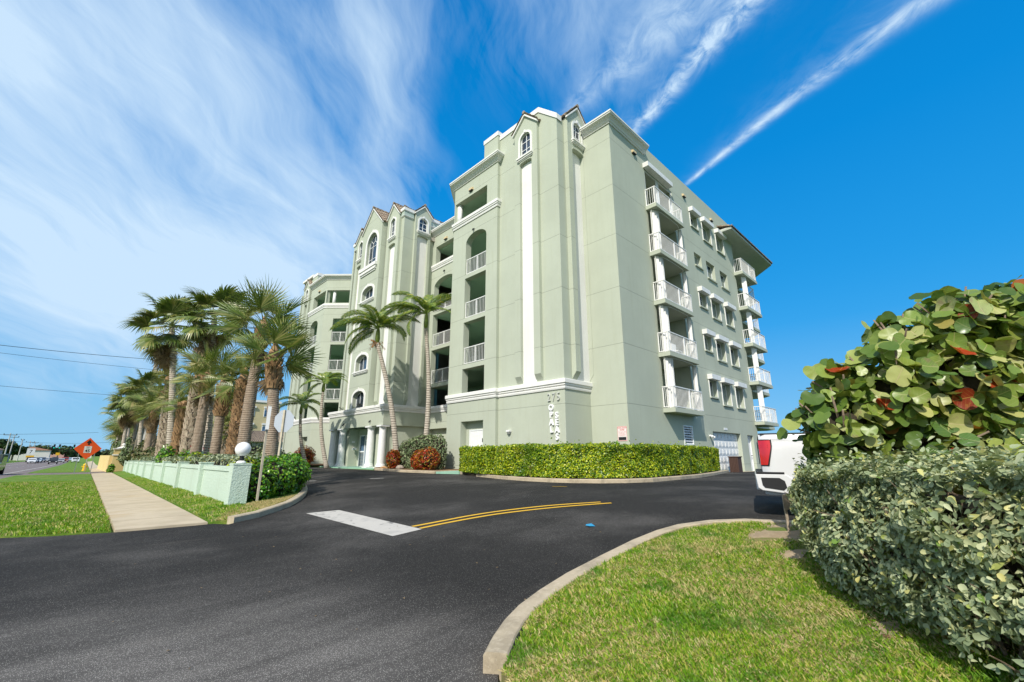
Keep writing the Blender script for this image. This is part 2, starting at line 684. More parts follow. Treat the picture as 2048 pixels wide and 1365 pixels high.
# --- left bay
OPZ = [(4.86, 6.29), (6.52, 9.15), (9.38, 12.0), None, None]


def bay_holes(u0, u1, top=None):
    """openings of one column of galleries between u0 and u1"""
    h = [rect(u0, u1, 4.70, 6.29), rect(u0, u1, 6.55, 9.15), rect(u0, u1, 9.40, 12.0)]
    h.append([(u0, 12.26), (u1, 12.26)] + arc((u0 + u1) / 2, 14.36, (u1 - u0) / 2, 0, 180, 12, 0.58))
    return h


TH = 0.43
wall('wall', front(15.47), rect(17.2, 21.5, ZB, 19.0), TH,
     bay_holes(18.17, 20.15) + [rect(18.17, 21.40, 16.36, 17.73), rect(18.19, 20.15, ZB + .02, 3.25)])
blk = MB(front(15.47))
blk.box(17.2, 18.5, -1.0, -.002, 19.2, 20.78)
obj('parapet_block', blk, M['mint'], B)
blk = MB(front(15.47))
blk.box(17.16, 18.54, -1.05, 0.04, 20.785, 21.08)
obj('parapet_cap', blk, M['white'], B)
LD = math.hypot(2.73, 2.73)
dg = diag((15.47, 21.5), (2.73, 2.73))
wall('wall', dg, rect(0.0, LD, ZB, 19.0), 0.35, [rect(.9, 2.9, 6.55, 9.15), rect(.9, 2.9, 9.4, 12.0), rect(.9, 2.9, 4.7, 6.29),
                                          rect(.9, 2.9, 12.26, 14.6), rect(0.1, 2.9, 16.36, 17.73)])
# --- recess
wall('wall', front(18.2), rect(24.23, 28.1, ZB, 19.0), TH,
     bay_holes(24.85, 27.65) + [rect(24.85, 27.65, 16.36, 17.85), rect(24.9, 27.65, ZB + .02, 3.25)])
# --- centre tower
wall('wall', side(28.1), rect(15.72, 18.63, ZB, 20.2), 0.3)
wall('wall', front(15.42), rect(28.1, 36.6, 3.62, 20.2), 0.3)
# --- mirrored left half
CY = 32.35


def mir(y):
    return 2 * CY - y


wall('wall', side(36.9), rect(15.42, 18.6, ZB, 20.2), 0.3)
wall('wall', front(18.2), rect(mir(28.1) + .3, mir(24.23), ZB, 19.0), TH,
     bay_holes(mir(27.65), mir(24.85)) + [rect(mir(27.65), mir(24.85), 16.36, 17.85)])
dg2 = diag((18.2, mir(24.23)), (-2.73, 2.73))
wall('wall', dg2, rect(0, LD, ZB, 19.0), 0.35, [rect(1.2, 2.85, 4.7, 6.29), rect(1.2, 2.85, 6.55, 9.15), rect(1.2, 2.85, 9.4, 12.0),
                                         rect(1.2, 2.85, 12.26, 14.7), rect(.9, LD - .1, 16.36, 17.73)])
wall('wall', front(15.47), rect(mir(21.5), mir(17.2), ZB, 19.0), TH,
     bay_holes(mir(20.15), mir(18.17)) + [rect(mir(21.4), mir(18.17), 16.36, 17.73), rect(43.75, 45.4, ZB + .02, 3.11)])
wall('wall', front(15.67), rect(mir(17.2), 50.7, ZB, 20.6), 0.3)
wall('wall', side(51.0), rect(15.67, 34.9, ZB, 19.3), 0.3)
blk = MB(front(15.47))
blk.box(mir(18.5), mir(17.2), -1.0, -.002, 19.2, 20.3)
obj('parapet_block', blk, M['mint'], B)
blk = MB(front(15.47))
blk.box(mir(18.54), mir(17.16), -1.05, 0.04, 20.305, 20.6)
blk.box(mir(17.14), 50.75, -.5, .03, 20.605, 20.85)
obj('parapet_cap', blk, M['white'], B)
# --- back (sea) wall, roof deck, gallery floors, inner walls
b = MB()
b.box(34.6, 34.895, 11.0, 50.7, ZB, 19.2)
obj('wall', b, M['mint_plain'], B)
b = MB()
plan = [(18.0, 10.99), (34.6, 10.99), (34.6, 50.7), (16.0, 50.7), (16.0, 43.6), (18.6, 40.6), (18.6, 37.2), (15.75, 36.6),
        (15.75, 28.4), (18.6, 27.8), (18.6, 24.1), (15.95, 21.3), (15.98, 12.97), (18.0, 12.97)]
b.flat(plan, 18.75, 0.3)
obj('roof_deck', b, M['concrete'], B)
for k, z in enumerate((6.545, 9.395, 12.255, 15.115, 18.0)):
    b = MB()
    hi = z
    b.flat([(15.9, 17.35), (21.6, 17.35), (21.6, 28.05), (18.63, 28.05), (18.63, 24.4), (15.9, 21.65)], hi, 0.25 if k < 4 else .26)
    obj('floor_slab', b, M['mint_in'], B)
    b = MB()
    b.flat([(15.9, mir(17.35)), (21.6, mir(17.35)), (21.6, 36.95), (18.63, 36.95), (18.63, mir(24.4)), (15.9, mir(21.65))], hi, 0.25)
    obj('floor_slab', b, M['mint_in'], B)
b = MB()
b.box(20.3, 20.45, 17.36, 28.04, ZB, 18.7)
b.box(15.91, 20.29, 17.36, 17.44, ZB, 18.7)
b.box(20.3, 20.45, 36.96, mir(17.36), ZB, 18.7)
b.box(15.91, 20.29, mir(17.44), mir(17.36), ZB, 18.7)
obj('gallery_wall', b, M['mint_in'], B)
b = MB()
for z in (6.545, 9.395, 12.255, 15.115):
    for y0 in (22.0, 24.6, 26.6, 38.2, 41.2):
        b.box(20.26, 20.298, y0, y0 + .95, z + .02, z + 2.1)
obj('flat_door', b, M['paint'], B)

# --- mouldings
BAND = [(0, 4.38), (.05, 4.38), (.07, 4.45), (.07, 4.50), (.04, 4.52), (.10, 4.56), (.10, 4.62), (.15, 4.66), (.15, 4.83), (.13, 4.85), (0, 4.85)]
COR = [(0, 18.86), (.06, 18.86), (.08, 18.92), (.12, 18.94), (.16, 19.02), (.26, 19.12), (.36, 19.16), (.36, 19.22), (.40, 19.24), (.40, 19.33), (0, 19.33)]
MID = [(0, 15.80), (.05, 15.80), (.07, 15.88), (.05, 15.93), (.11, 15.97), (.11, 16.03), (.15, 16.07), (.15, 16.24), (0, 16.26)]
b = MB()
b.sweep([(17.655, 12.66), (15.67, 12.66), (15.67, 17.2), (15.47, 17.2), (15.47, 21.5), (18.2, 24.23), (18.2, 27.9), (14.75, 27.9), (14.75, 37.1), (18.2, 37.1),
         (18.2, mir(24.23)), (15.47, mir(21.5)), (15.47, mir(17.2)), (15.67, mir(17.2)), (15.67, 50.7), (17.5, 51.0)], BAND)
obj('band_moulding', b, M['white'], B)
b = MB()
b.sweep([(21.37, 10.65), (17.65, 10.65), (17.65, 12.3)], COR)
b.sweep([(15.67, 17.2), (15.47, 17.2), (15.47, 21.5), (18.2, 24.23), (18.2, 28.1)], COR)
b.sweep([(18.2, mir(28.1) + .3), (18.2, mir(24.23)), (15.47, mir(21.5)), (15.47, mir(17.2))], COR)
obj('cornice', b, M['white'], B)
b = MB()
b.sweep([(15.67, 17.2), (15.47, 17.2), (15.47, 21.5), (18.2, 24.23), (18.2, 28.1)], MID)
b.sweep([(18.2, mir(28.1) + .3), (18.2, mir(24.23)), (15.47, mir(21.5)), (15.47, mir(17.2))], MID)
obj('sill_moulding', b, M['white'], B)
b = MB()
T2 = [(0, 19.73), (.04, 19.73), (.10, 19.80), (.10, 19.83), (0, 19.83)]
T2c = [(0, 20.18), (.14, 20.18), (.17, 20.23), (.17, 20.46), (.0, 20.48)]
for pth in ([(18.6, 28.1), (17.7, 28.1)], [(16.18, 28.1), (15.42, 28.1), (15.42, 28.55)], [(15.42, 36.3), (15.42, 36.9), (16.2, 36.9)]):
    b.sweep(pth, T2)
    b.sweep(pth, T2c)
obj('cornice', b, M['white'], B)
b = MB()
for pth in ([(18.6, 28.1), (17.7, 28.1)], [(16.18, 28.1), (15.42, 28.1), (15.42, 28.55)], [(15.42, 36.3), (15.42, 36.9), (16.2, 36.9)]):
    b.sweep(pth, [(0.002, 19.832), (.09, 19.832), (.09, 20.178), (.002, 20.178)])
obj('cornice_board', b, mat('pale_green_board', (.44, .52, .45), .8, .15, 3), B)

# paired columns of the top gallery
b = MB()
for (cx, cy) in ((15.75, 21.25), (16.1, 21.75), (15.75, mir(21.25)), (16.25, mir(21.8))):
    b = MB()
    b.lathe(cx, cy, [(.17, 16.3), (.165, 16.9), (.15, 17.73)], 18)
    obj('column', b, M['paint'], B, smooth=True)


# --- gabled bays with a white strip and a small arched window
def arched_window(xf, u, w, z0, zt, dep, name='window', bars=1, rows=2, sill=True, trimw=0.13, fan=False, spring=None, out=0.0, parent=None):
    """window in an arched opening whose face is at depth 0; glass sits dep behind"""
    P_ = parent or B
    r = w / 2
    zs = zt - r if spring is None else spring
    rz = zt - zs
    L = arch_hole(u - r, u + r, z0, zs, zt, 16)
    t1 = r + trimw
    outer = [(u - t1, z0), (u + t1, z0)] + arc(u, zs, t1, 0, 180, 16, rz + trimw)
    tr = MB(xf)
    # trim as a ring: sides and arch, no bottom
    inn = arc(u, zs, r, 0, 180, 16, rz)
    out_ = arc(u, zs, t1, 0, 180, 16, rz + trimw)
    ring = [(u + r, z0), (u + t1, z0)] + out_ + [(u - t1, z0), (u - r, z0)] + list(reversed(inn))
    tr.prism(ring, out + .001, out + 0.05)
    tr.box(u - .07, u + .07, out + .051, out + .075, zt + trimw * .2, zt + trimw + .07)
    win = obj(name, tr, M['white'], P_)
    g = MB(xf)
    g.prism(L, -dep - .02, -dep)
    obj('pane', g, M['glass'], win)
    m_ = MB(xf)
    fi = arc(u, zs, r - .05, 0, 180, 16, rz - .05)
    fr = [(u - r, z0), (u + r, z0)] + arc(u, zs, r, 0, 180, 16, rz)
    m_.prism(fr, -dep + .001, -dep + .04, [[(u - r + .05, z0 + .05), (u + r - .05, z0 + .05)] + fi])
    bw = .018
    if not fan:
        for k in range(bars):
            uu = u - r + w * (k + 1) / (bars + 1)
            hh = zs + rz * math.sqrt(max(0, 1 - ((uu - u) / r) ** 2)) - .03
            m_.box(uu - bw, uu + bw, -dep + .002, -dep + .03, z0 + .05, hh)
        for k in range(rows):
            zz = z0 + (zt - z0) * (k + 1) / (rows + 1)
            ww = r if zz < zs else r * math.sqrt(max(0, 1 - ((zz - zs) / rz) ** 2))
            m_.box(u - ww + .04, u + ww - .04, -dep + .003, -dep + .028, zz - bw, zz + bw)
    else:
        ir = r * .36
        for uu in (u - ir, u + ir):
            m_.box(uu - bw, uu + bw, -dep + .002, -dep + .03, z0 + .05, zs)
        for zz in (z0 + (zs - z0) * .38, zs):
            m_.box(u - r + .04, u + r - .04, -dep + .003, -dep + .028, zz - bw, zz + bw)
        ra = arc(u, zs, ir + bw, 0, 180, 12, (ir + bw) * 1.25)
        rb = arc(u, zs, ir - bw, 180, 0, 12, (ir - bw) * 1.25)
        m_.prism(ra + rb, -dep + .0032, -dep + .0285)
        for an in (38, 90, 142):
            c_, s_ = math.cos(math.radians(an)), math.sin(math.radians(an))
            p0 = (u + ir * c_, zs + ir * 1.25 * s_)
            p1 = (u + (r - .04) * c_, zs + (rz - .04) * s_)
            n_ = (-s_ * bw, c_ * bw)
            m_.prism([(p0[0] + n_[0], p0[1] + n_[1]), (p0[0] - n_[0], p0[1] - n_[1]), (p1[0] - n_[0], p1[1] - n_[1]), (p1[0] + n_[0], p1[1] + n_[1])],
                     -dep + .0024, -dep + .0275)
    obj('muntin', m_, M['frame'], win)
    if sill:
        s_ = MB(xf)
        s_.box(u - t1 - .06, u + t1 + .06, out + .002, out + .17, z0 - .10, z0 - .002)
        s_.box(u - t1 - .03, u + t1 + .03, out + .002, out + .12, z0 - .19, z0 - .101)
        s_.box(u - t1 + .02, u + t1 - .02, out + .002, out + .07, z0 - .25, z0 - .191)
        obj('sill', s_, M['white'], win)
    return win


def tile_slope(p0, p1, q0, q1, name='roof_tile', rows=None, P_=None):
    """a slope of barrel tiles: eave p0-p1, ridge q0-q1 (corner points); waves run up the slope, courses step"""
    p0, p1, q0, q1 = map(Vector, (p0, p1, q0, q1))
    w_ = max((p1 - p0).length, (q1 - q0).length)
    h_ = ((q0 + q1) / 2 - (p0 + p1) / 2).length
    nc = max(2, round(w_ / .26))
    nr = max(2, round(h_ / .34)) if rows is None else rows
    nrm = ((p1 - p0) if (p1 - p0).length > .01 else (q1 - q0)).cross((q0 + q1) / 2 - (p0 + p1) / 2).normalized()
    if nrm.z < 0:
        nrm = -nrm
    b = MB()
    for r in range(nr):
        for half in (0, 1):
            pass
        t0, t1 = r / nr, (r + 1) / nr + .02
        L0, L1 = p0.lerp(q0, t0), p0.lerp(q0, min(t1, 1))
        R0, R1 = p1.lerp(q1, t0), p1.lerp(q1, min(t1, 1))
        n = nc * 4
        lo = []
        up = []
        rg = random.Random(r * 7 + int(w_ * 10))
        for k in range(n + 1):
            s_ = k / n
            jj = rg.uniform(-.008, .008) if k % 4 == 0 else 0
            wv = .045 * (1 + math.cos(k / 4 * 2 * math.pi)) / 2 * 1.6
            lo.append(b.p(*(L0.lerp(R0, s_) + nrm * (wv + .045 + jj))))
            up.append(b.p(*(L1.lerp(R1, s_) + nrm * (wv + .005))))
        ba = [b.p(*(L0.lerp(R0, k / n) + nrm * .0)) for k in range(n + 1)]
        for k in range(n):
            b.f.append([lo[k], lo[k + 1], up[k + 1], up[k]])
            b.f.append([ba[k], ba[k + 1], lo[k + 1], lo[k]])
    return obj(name, b, M['tile'], P_ or B, kind='stuff')


def ridge(p, q, P_=None):
    p, q = Vector(p), Vector(q)
    n = max(1, round((q - p).length / .36))
    b = MB()
    for k in range(n):
        a_ = p.lerp(q, k / n)
        c_ = p.lerp(q, (k + 1.12) / n)
        b.tube([a_ + Vector((0, 0, .05)), c_ + Vector((0, 0, .03))], [.105, .085], 8)
    return obj('ridge_tile', b, M['tile'], P_ or B, kind='stuff')


def gable_roof(xf, u, hw, ze, zp, d0, d1, rake='white'):
    """two slopes of tile over a small gable, from depth d0 (front) back to d1 (negative)"""
    tile_slope(xf(u - hw, d0, ze), xf(u - hw, d1, ze), xf(u, d0, zp), xf(u, d1, zp))
    tile_slope(xf(u + hw, d1, ze), xf(u + hw, d0, ze), xf(u, d1, zp), xf(u, d0, zp))
    ridge(xf(u, d0 + .02, zp + .02), xf(u, d1, zp + .02))
    b = MB(xf)
    k = (zp - ze) / hw
    for sg in (-1, 1):
        b.prism([(u, zp - .005), (u + sg * hw, ze - .005), (u + sg * hw, ze - .11), (u, zp - .13)], d0 - .16, d0 - .03)
    obj('rake_board', b, M['white'], B)


def gabled_bay(xf, u, hw, pr, z_eave, z_peak, ww, wz0, wzt, s_hw, s_top, back=-1.2):
    """pilasters, white strip and window under a small gable; pr = how far it stands out"""
    zc = 5.25
    out = [(u - hw, zc), (u - s_hw, zc)] + [(q[0], q[1]) for q in reversed(arc(u, s_top - .12, s_hw, 0, 180, 8, .12))] + [(u + s_hw, zc), (u + hw, zc), (u + hw, z_eave), (u, z_peak), (u - hw, z_eave)]
    r = ww / 2
    hole = [(u - r, wz0), (u + r, wz0)] + arc(u, wzt - r, r, 0, 180, 16)
    b = MB(xf)
    b.prism(out, 0.001, pr, [hole])
    # sloping feet
    for (a0, a1) in ((u - hw, u - s_hw), (u + s_hw, u + hw)):
        i = [b.p(a0, .001, zc), b.p(a1, .001, zc), b.p(a1, pr, zc), b.p(a0, pr, zc), b.p(a0, .001, zc - .33), b.p(a1, .001, zc - .33)]
        b.f += [[i[3], i[2], i[5], i[4]], [i[0], i[3], i[4]], [i[1], i[5], i[2]], [i[0], i[4], i[5], i[1]]]
    bay = obj('gabled_bay', b, M['mint'], B)
    s_ = MB(xf)
    s_.box(u - s_hw + .001, u + s_hw - .001, .002, .02, 4.86, s_top - .02)
    obj('white_strip', s_, M['white'], bay)
    # moulded hood over the strip
    h_ = MB(xf)
    a0 = arc(u, s_top - .12, s_hw, 0, 180, 8, .12)
    a1 = arc(u, s_top - .12, s_hw + .001, 180, 0, 8, .26)
    h_.prism(a0 + a1, pr + .001, pr + .03)
    obj('hood', h_, M['mint_plain'], bay)
    xo = lambda a, d, z: xf(a, d + pr, z)
    arched_window(xo, u, ww, wz0, wzt, .12)
    gable_roof(xf, u, hw + .10, z_eave - .02, z_peak + .07, pr + .14, back)
    return bay


gabled_bay(front(15.67), 14.84, .89, .2, 19.82, 20.72, .82, 17.98, 19.5, .465, 17.66, -.5)
gabled_bay(side(12.66), 17.13, .87, .26, 19.6, 20.62, .72, 18.32, 19.6, .5, 17.8, -1.2)
gabled_bay(side(28.1), 17.03, .73, .2, 20.38, 21.13, .80, 18.85, 20.06, .5, 18.5, -2.4)
gabled_bay(front(15.42), 29.5, .95, .2, 20.15, 21.27, .74, 18.33, 20.0, .5, 17.75, -2.4)
gabled_bay(front(15.42), mir(29.5), .95, .2, 20.15, 21.2, .74, 18.33, 20.0, .5, 17.75, -2.4)
# far tower of the left wing
gabled_bay(front(15.67), 48.55, .8, .3, 19.4, 20.25, .66, 17.9, 19.2, .34, 17.5, -.5)

# --- centre gable with the big window and four more below
cg = front(14.82)
holes = []
BW = [(4.90, 5.72, 6.18), (7.74, 8.55, 9.04), (10.6, 11.42, 11.9), (13.58, 14.28, 14.76)]
for z0, zs, zt in BW:
    holes.append(arch_hole(31.22, 33.16, z0, zs, zt, 16))
big = [(31.2, 16.65), (33.05, 16.65)] + arc(32.125, 18.5, .925, 0, 180, 20, 1.1)
b = MB(cg)
b.prism([(30.6, 4.86), (34.05, 4.86), (34.05, 20.1), (32.3, 21.95), (30.6, 20.1)], -.598, 0, holes + [big])
obj('gabled_bay', b, M['mint'], B)
for z0, zs, zt in BW:
    arched_window(cg, 32.19, 1.94, z0, zt, .32, bars=2, rows=0, spring=zs, trimw=.2, sill=(z0 > 5))
arched_window(cg, 32.125, 1.85, 16.65, 19.6, .25, fan=True, spring=18.5, trimw=.24, sill=False)
b = MB(cg)
b.box(30.95, 33.95, .003, .20, 16.36, 16.64)
b.box(31.02, 33.85, .003, .13, 16.22, 16.358)
b.box(31.08, 33.78, .003, .16, 16.08, 16.218)
b.box(31.15, 33.70, .003, .08, 15.95, 16.078)
obj('sill_moulding', b, M['white'], B)
gable_roof(cg, 32.325, 1.85, 20.08, 22.03, .14, -3.2)
# hipped roof over the centre tower
b = MB()
apx = ((18.6, 31.2, 22.35), (18.6, 33.4, 22.35))
tile_slope((15.3, 37.0, 20.46), (15.3, 28.0, 20.46), apx[1], apx[0])
tile_slope((15.3, 28.0, 20.46), (21.6, 28.0, 20.46), apx[0], apx[0])
tile_slope((21.6, 28.0, 20.46), (21.6, 37.0, 20.46), apx[0], apx[1])
tile_slope((21.6, 37.0, 20.46), (15.3, 37.0, 20.46), apx[1], apx[1])
ridge((15.3, 28.0, 20.5), apx[0])
ridge((21.6, 28.0, 20.5), apx[0])
ridge(apx[0], apx[1])
b = MB()
b.box(15.75, 21.4, 28.42, 36.5, 18.76, 20.44)
obj('attic', b, M['mint_plain'], B)
b = MB()
b.box(18.64, 21.6, 28.0, 28.1, 19.34, 20.45)
obj('fascia', b, M['white'], B)


# --- railings
def railing(xf, u0, u1, zt, d, posts=(), dep=.03, P_=None, step=.135, drop=.98, bw=.008):
    b = MB(xf)
    zb = zt - drop
    b.box(u0, u1, d - .03, d + .03, zt - .045, zt)
    b.box(u0, u1, d - .02, d + .02, zb, zb + .035)
    n = max(1, round((u1 - u0) / step))
    for k in range(n + 1):
        uu = u0 + (u1 - u0) * k / n
        hw_ = bw if k not in (0, n) else .025
        uu = min(max(uu, u0 + hw_), u1 - hw_)
        b.box(uu - hw_, uu + hw_, d - bw, d + bw, zb + .036, zt - .046)
    for uu in posts:
        b.box(uu - .03, uu + .03, d - .035, d + .025, zb + .037, zt - .047)
    return obj('railing', b, M['rail'], P_ or B)


for z in (7.59, 10.44, 13.30):
    railing(front(15.47), 18.18, 20.14, z, -.10, (19.1,))
    railing(front(18.2), 24.86, 27.64, z, -.10, (26.2,))
    railing(dg2, 1.21, 2.84, z, -.08, (2.0,))
    railing(front(15.47), mir(20.14), mir(18.18), z, -.10, (45.5,))
    railing(dg, .91, 2.89, z, -.08, (1.9,))

# gallery ceiling lamps
for z in (6.28, 9.13, 11.99, 14.85):
    for (x, y) in ((17.1, 19.3), (19.5, 26.0), (18.6, 41.6)):
        b = MB()
        b.lathe(x, y, [(.03, z - .25), (.17, z - .22), (.19, z - .12), (.06, z - .06), (.02, z)], 12)
        obj('ceiling_lamp', b, mat('lamp_glass', (.62, .55, .45), .5) if 'lampg' not in M else M['lampg'], B)
        M.setdefault('lampg', bpy.data.materials.get('lamp_glass'))

# little tan ventilators and dark vents
for xf, u, z in ((front(15.47), 19.72, 18.12), (front(18.2), 26.3, 18.15), (front(15.47), mir(19.7), 18.1),
                 (side(10.65), 20.1, 18.34), (side(10.65), 26.5, 18.4), (side(10.65), 31.05, 18.42)):
    b = MB(xf)
    b.box(u - .2, u + .2, 0.001, .05, z - .08, z + .10)
    b.box(u - .17, u + .17, .051, .12, z - .06, z + .08)
    v_ = obj('ventilator', b, M['tan'], B)
    g_ = MB(xf)
    g_.box(u - .16, u + .16, .02, .125, z - .12, z - .081)
    obj('grille', g_, M['black'], v_)
for xf, u, z in ((front(15.47), 19.35, 15.1), (front(18.2), 26.3, 15.35), (front(14.75), 34.15, 3.72), (front(14.75), 29.75, 3.75)):
    b = MB(xf)
    b.tube([(u, 0.01, z + .05), (u, .10, z)], .045, 8)
    b.tube([(u, .10, z), (u + .02, .11, z - .09)], .05, 8)
    obj('spotlight', b, M['dark'], B)

# --- windows of the side wall
M['curtain'] = mat('pale_curtain', (.30, .33, .27), .8, .35, 7)
for (x0, x1, sm) in WINX:
    for fl, (z0, z1) in enumerate(WZ):
        if sm:
            z0 += .35
        xf = side(10.65)
        b = MB(xf)
        b.box(x0, x1, -.28, -.24, z0, z0 + .05)
        b.box(x0, x1, -.28, -.24, z1 - .05, z1)
        b.box(x0, x0 + .05, -.28, -.24, z0 + .051, z1 - .051)
        b.box(x1 - .05, x1, -.28, -.24, z0 + .051, z1 - .051)
        xm = (x0 + x1) / 2 - .08
        b.box(xm - .045, xm + .045, -.275, -.215, z0 + .051, z1 - .051)
        win = obj('window', b, M['frame'], B)
        g = MB(xf)
        g.box(x0 + .04, x1 - .04, -.30, -.27, z0 + .04, z1 - .04)
        obj('pane', g, M['glass'], win)
        g = MB(xf)
        g.box(xm + .05, x1 - .06, -.268, -.262, z0 + .06, z1 - .06 - (.25 if (fl + sm) % 2 else 0))
        obj('curtain', g, M['curtain'], win)
        if fl in (0, 1, 2, 4):
            c_ = MB(xf)
            hz_ = .30
            c_.prism([(x0 - .12, z1 + .0), (x0 - .12, z1 + hz_), (x1 + .12, z1 + hz_), (x1 + .12, z1 + .0)], 0.001, .30)
            obj('shutter_box', c_, M['shutter'], win)
            c_ = MB(xf)
            for xx in (x0 - .055, x1 + .005):
                c_.box(xx, xx + .05, 0.001, .045, z0 - .05, z1 - .001)
            obj('shutter_guide', c_, M['shutter'], win)
        s_ = MB(xf)
        s_.box(x0 - .05, x1 + .05, .002, .10, z0 - .09, z0 - .003)
        obj('sill', s_, M['mint_plain'], win)

# --- side balconies, one above the other
ZS = [3.72, 6.60, 9.47, 12.36, 15.24]
for k, zs in enumerate(ZS):
    b = MB()
    b.box(21.03, 24.55, 10.0, 10.649, zs - .22, zs)
    bal = obj('balcony', b, M['mint_plain'], B)
    b = MB()
    b.box(21.26, 24.74, 10.651, 12.6, zs - .21, zs - .01)
    obj('floor_slab', b, M['mint_plain'], bal)
    xs = side(10.05)
    zt = zs + 1.10
    railing(xs, 21.08, 24.5, zt, 0, (22.9,), P_=bal, drop=1.06)
    railing(lambda u, d, z: (21.10 - d, u, z), 10.085, 10.64, zt, 0, P_=bal, drop=1.06)
    railing(lambda u, d, z: (24.48 - d, u, z), 10.085, 10.64, zt, 0, P_=bal, drop=1.06)
    # curved shutter track under the slab above
    zc = (ZS[k + 1] - .225) if k < 4 else None
    if zc:
        tr = []
        for i in range(9):
            a_ = math.pi - math.pi * i / 8
            tr.append((22.92 + 1.55 * math.copysign(abs(math.cos(a_)) ** .45, math.cos(a_)), 10.62 - .47 * math.sin(a_) ** .6, zc - .02))
        b = MB()
        b.tube(tr, .022, 6)
        obj('shutter_track', b, M['shutter'], bal)
        # folded accordion shutters: near stack and far stack
        for (xa, xb, nn) in ((21.12, 21.95, 11), (24.45, 24.72, 5)):
            b = MB()
            pts = []
            for i in range(nn + 1):
                xx = xa + (xb - xa) * i / nn
                yy = 10.42 + (.075 if i % 2 else -.075) - .12 * math.sin(math.pi * i / nn)
                pts.append((xx, yy))
            for i in range(nn):
                q0, q1 = pts[i], pts[i + 1]
                b.face((q0[0], q0[1], zs + .02), (q1[0], q1[1], zs + .02), (q1[0], q1[1], zc - .03), (q0[0], q0[1], zc - .03))
                b.box(q1[0] - .012, q1[0] + .012, q1[1] - .012, q1[1] + .012, zs + .02, zc - .03)
            obj('accordion_shutter', b, M['shutter'], bal)
    # back wall with sliding door
    zt2 = zc if zc else 17.9
    b = MB()
    b.box(21.2, 24.8, 12.2, 12.3, zs, zt2)
    obj('back_wall', b, M['mint_plain'], bal)
    b = MB()
    b.box(22.3, 24.1, 12.10, 12.17, zs + .02, zs + 2.25)
    f_ = obj('sliding_door', b, M['frame'], bal)
    for (q0, q1) in ((22.38, 23.14), (23.24, 24.02)):
        g = MB()
        g.box(q0, q1, 12.07, 12.098, zs + .1, zs + 2.17)
        obj('pane', g, M['glass'], f_)
    b = MB()
    b.box(21.0, 21.24, 10.99, 12.3, zs, zt2)
    b.box(24.76, 25.0, 10.99, 12.3, zs, zt2)
    obj('side_wall', b, M['mint_plain'], bal)
# screens and roll shutter box of the topmost balcony
b = MB(side(10.65))
b.prism([(21.1, 17.86), (24.2, 17.86), (24.2, 18.16), (21.1, 18.16)], .001, .35)
obj('shutter_box', b, M['shutter'], B)
b = MB(side(10.65))
for xx in (21.28, 22.75, 22.92, 24.66):
    b.box(xx, xx + .07, -.12, -.04, 15.26, 17.82)
b.box(21.28, 24.73, -.121, -.045, 17.82, 17.88)
obj('screen_frame', b, M['frame'], B)
b = MB()
b.box(21.2, 24.8, 11.0, 12.3, 17.89, 18.1)
obj('balcony_ceiling', b, M['mint_plain'], B)
# slide-out ceiling: white plastic chair and table on a lower balcony
b = MB()
b.box(22.0, 22.5, 10.5, 10.9, 9.85, 9.90)
for (x, y) in ((22.03, 10.53), (22.47, 10.53), (22.03, 10.87), (22.47, 10.87)):
    b.tube([(x, y, 9.48), (x, y, 9.86)], .02, 6)
b.box(22.0, 22.5, 10.86, 10.9, 9.9, 10.35)
tag(obj('patio_chair', b, M['paint']), 'white patio chair standing on a middle side balcony of the green building', 'chair')

pc = bpy.data.objects['patio_chair']
dup(pc, (1.3, -.15, 5.77), None, None, 'white patio chair on the topmost side balcony under the roll shutter box')
dup(pc, (.9, -.1, -2.87), None, None, 'white patio chair on the second side balcony from the ground')
# --- ground floor of the side wall
xf = side(10.65)
b = MB(xf)
b.box(23.1, 24.14, -.08, .03, 1.92, 1.975)
b.box(23.1, 24.14, -.08, .03, 2.9, 2.955)
b.box(23.06, 23.13, -.08, .031, 1.92, 2.955)
b.box(24.11, 24.18, -.08, .031, 1.92, 2.955)
vent = obj('louvre_vent', b, M['frame'], B)
for k in range(7):
    s_ = MB(xf)
    z = 1.98 + k * .132
    s_.prism([(23.13, 0), (24.11, 0), (24.11, .02), (23.13, .02)], 0, .01)
    s_ = MB()
    s_.v = [(23.13, 10.63, z), (24.11, 10.63, z), (24.11, 10.74, z + .085), (23.13, 10.74, z + .085), (23.13, 10.63, z + .012), (24.11, 10.63, z + .012), (24.11, 10.74, z + .1), (23.13, 10.74, z + .1)]
    s_.f = [[0, 1, 2, 3], [4, 7, 6, 5], [0, 4, 5, 1], [2, 6, 7, 3], [1, 5, 6, 2], [0, 3, 7, 4]]
    obj('slat', s_, M['frame'], vent)
b = MB(xf)
b.box(23.1, 24.14, -.30, -.2, 1.93, 2.95)
obj('backing', b, M['black'], vent)
# garage door of raised panels
b = MB(xf)
b.box(26.93, 31.45, -.30, -.25, .2, 2.78)
gd = obj('garage_door', b, M['paint'], B)
for r_ in range(5):
    for c_ in range(8):
        x0 = 27.05 + c_ * .55
        z0 = .50 + r_ * .455
        if z0 + .4 > 2.8:
            continue
        p_ = MB(xf)
        p_.box(x0 + .03, x0 + .49, -.249, -.235, z0 + .05, z0 + .37)
        p_.box(x0 + .08, x0 + .44, -.2349, -.225, z0 + .10, z0 + .32)
        obj('panel', p_, M['paint'], gd)
b = MB(xf)
for r_ in range(1, 5):
    b.box(26.95, 31.43, -.2489, -.244, .475 + r_ * .455, .49 + r_ * .455)
obj('groove', b, M['metal'], gd)
b = MB(xf)
b.box(32.72, 33.85, -.30, -.24, .25, 2.7)
dd = obj('door', b, M['paint'], B)
b = MB(xf)
b.box(32.72, 32.8, -.239, -.18, .25, 2.7)
b.box(33.77, 33.85, -.239, -.18, .25, 2.7)
b.box(32.801, 33.769, -.239, -.18, 2.6, 2.7)
obj('door_frame', b, M['frame'], dd)
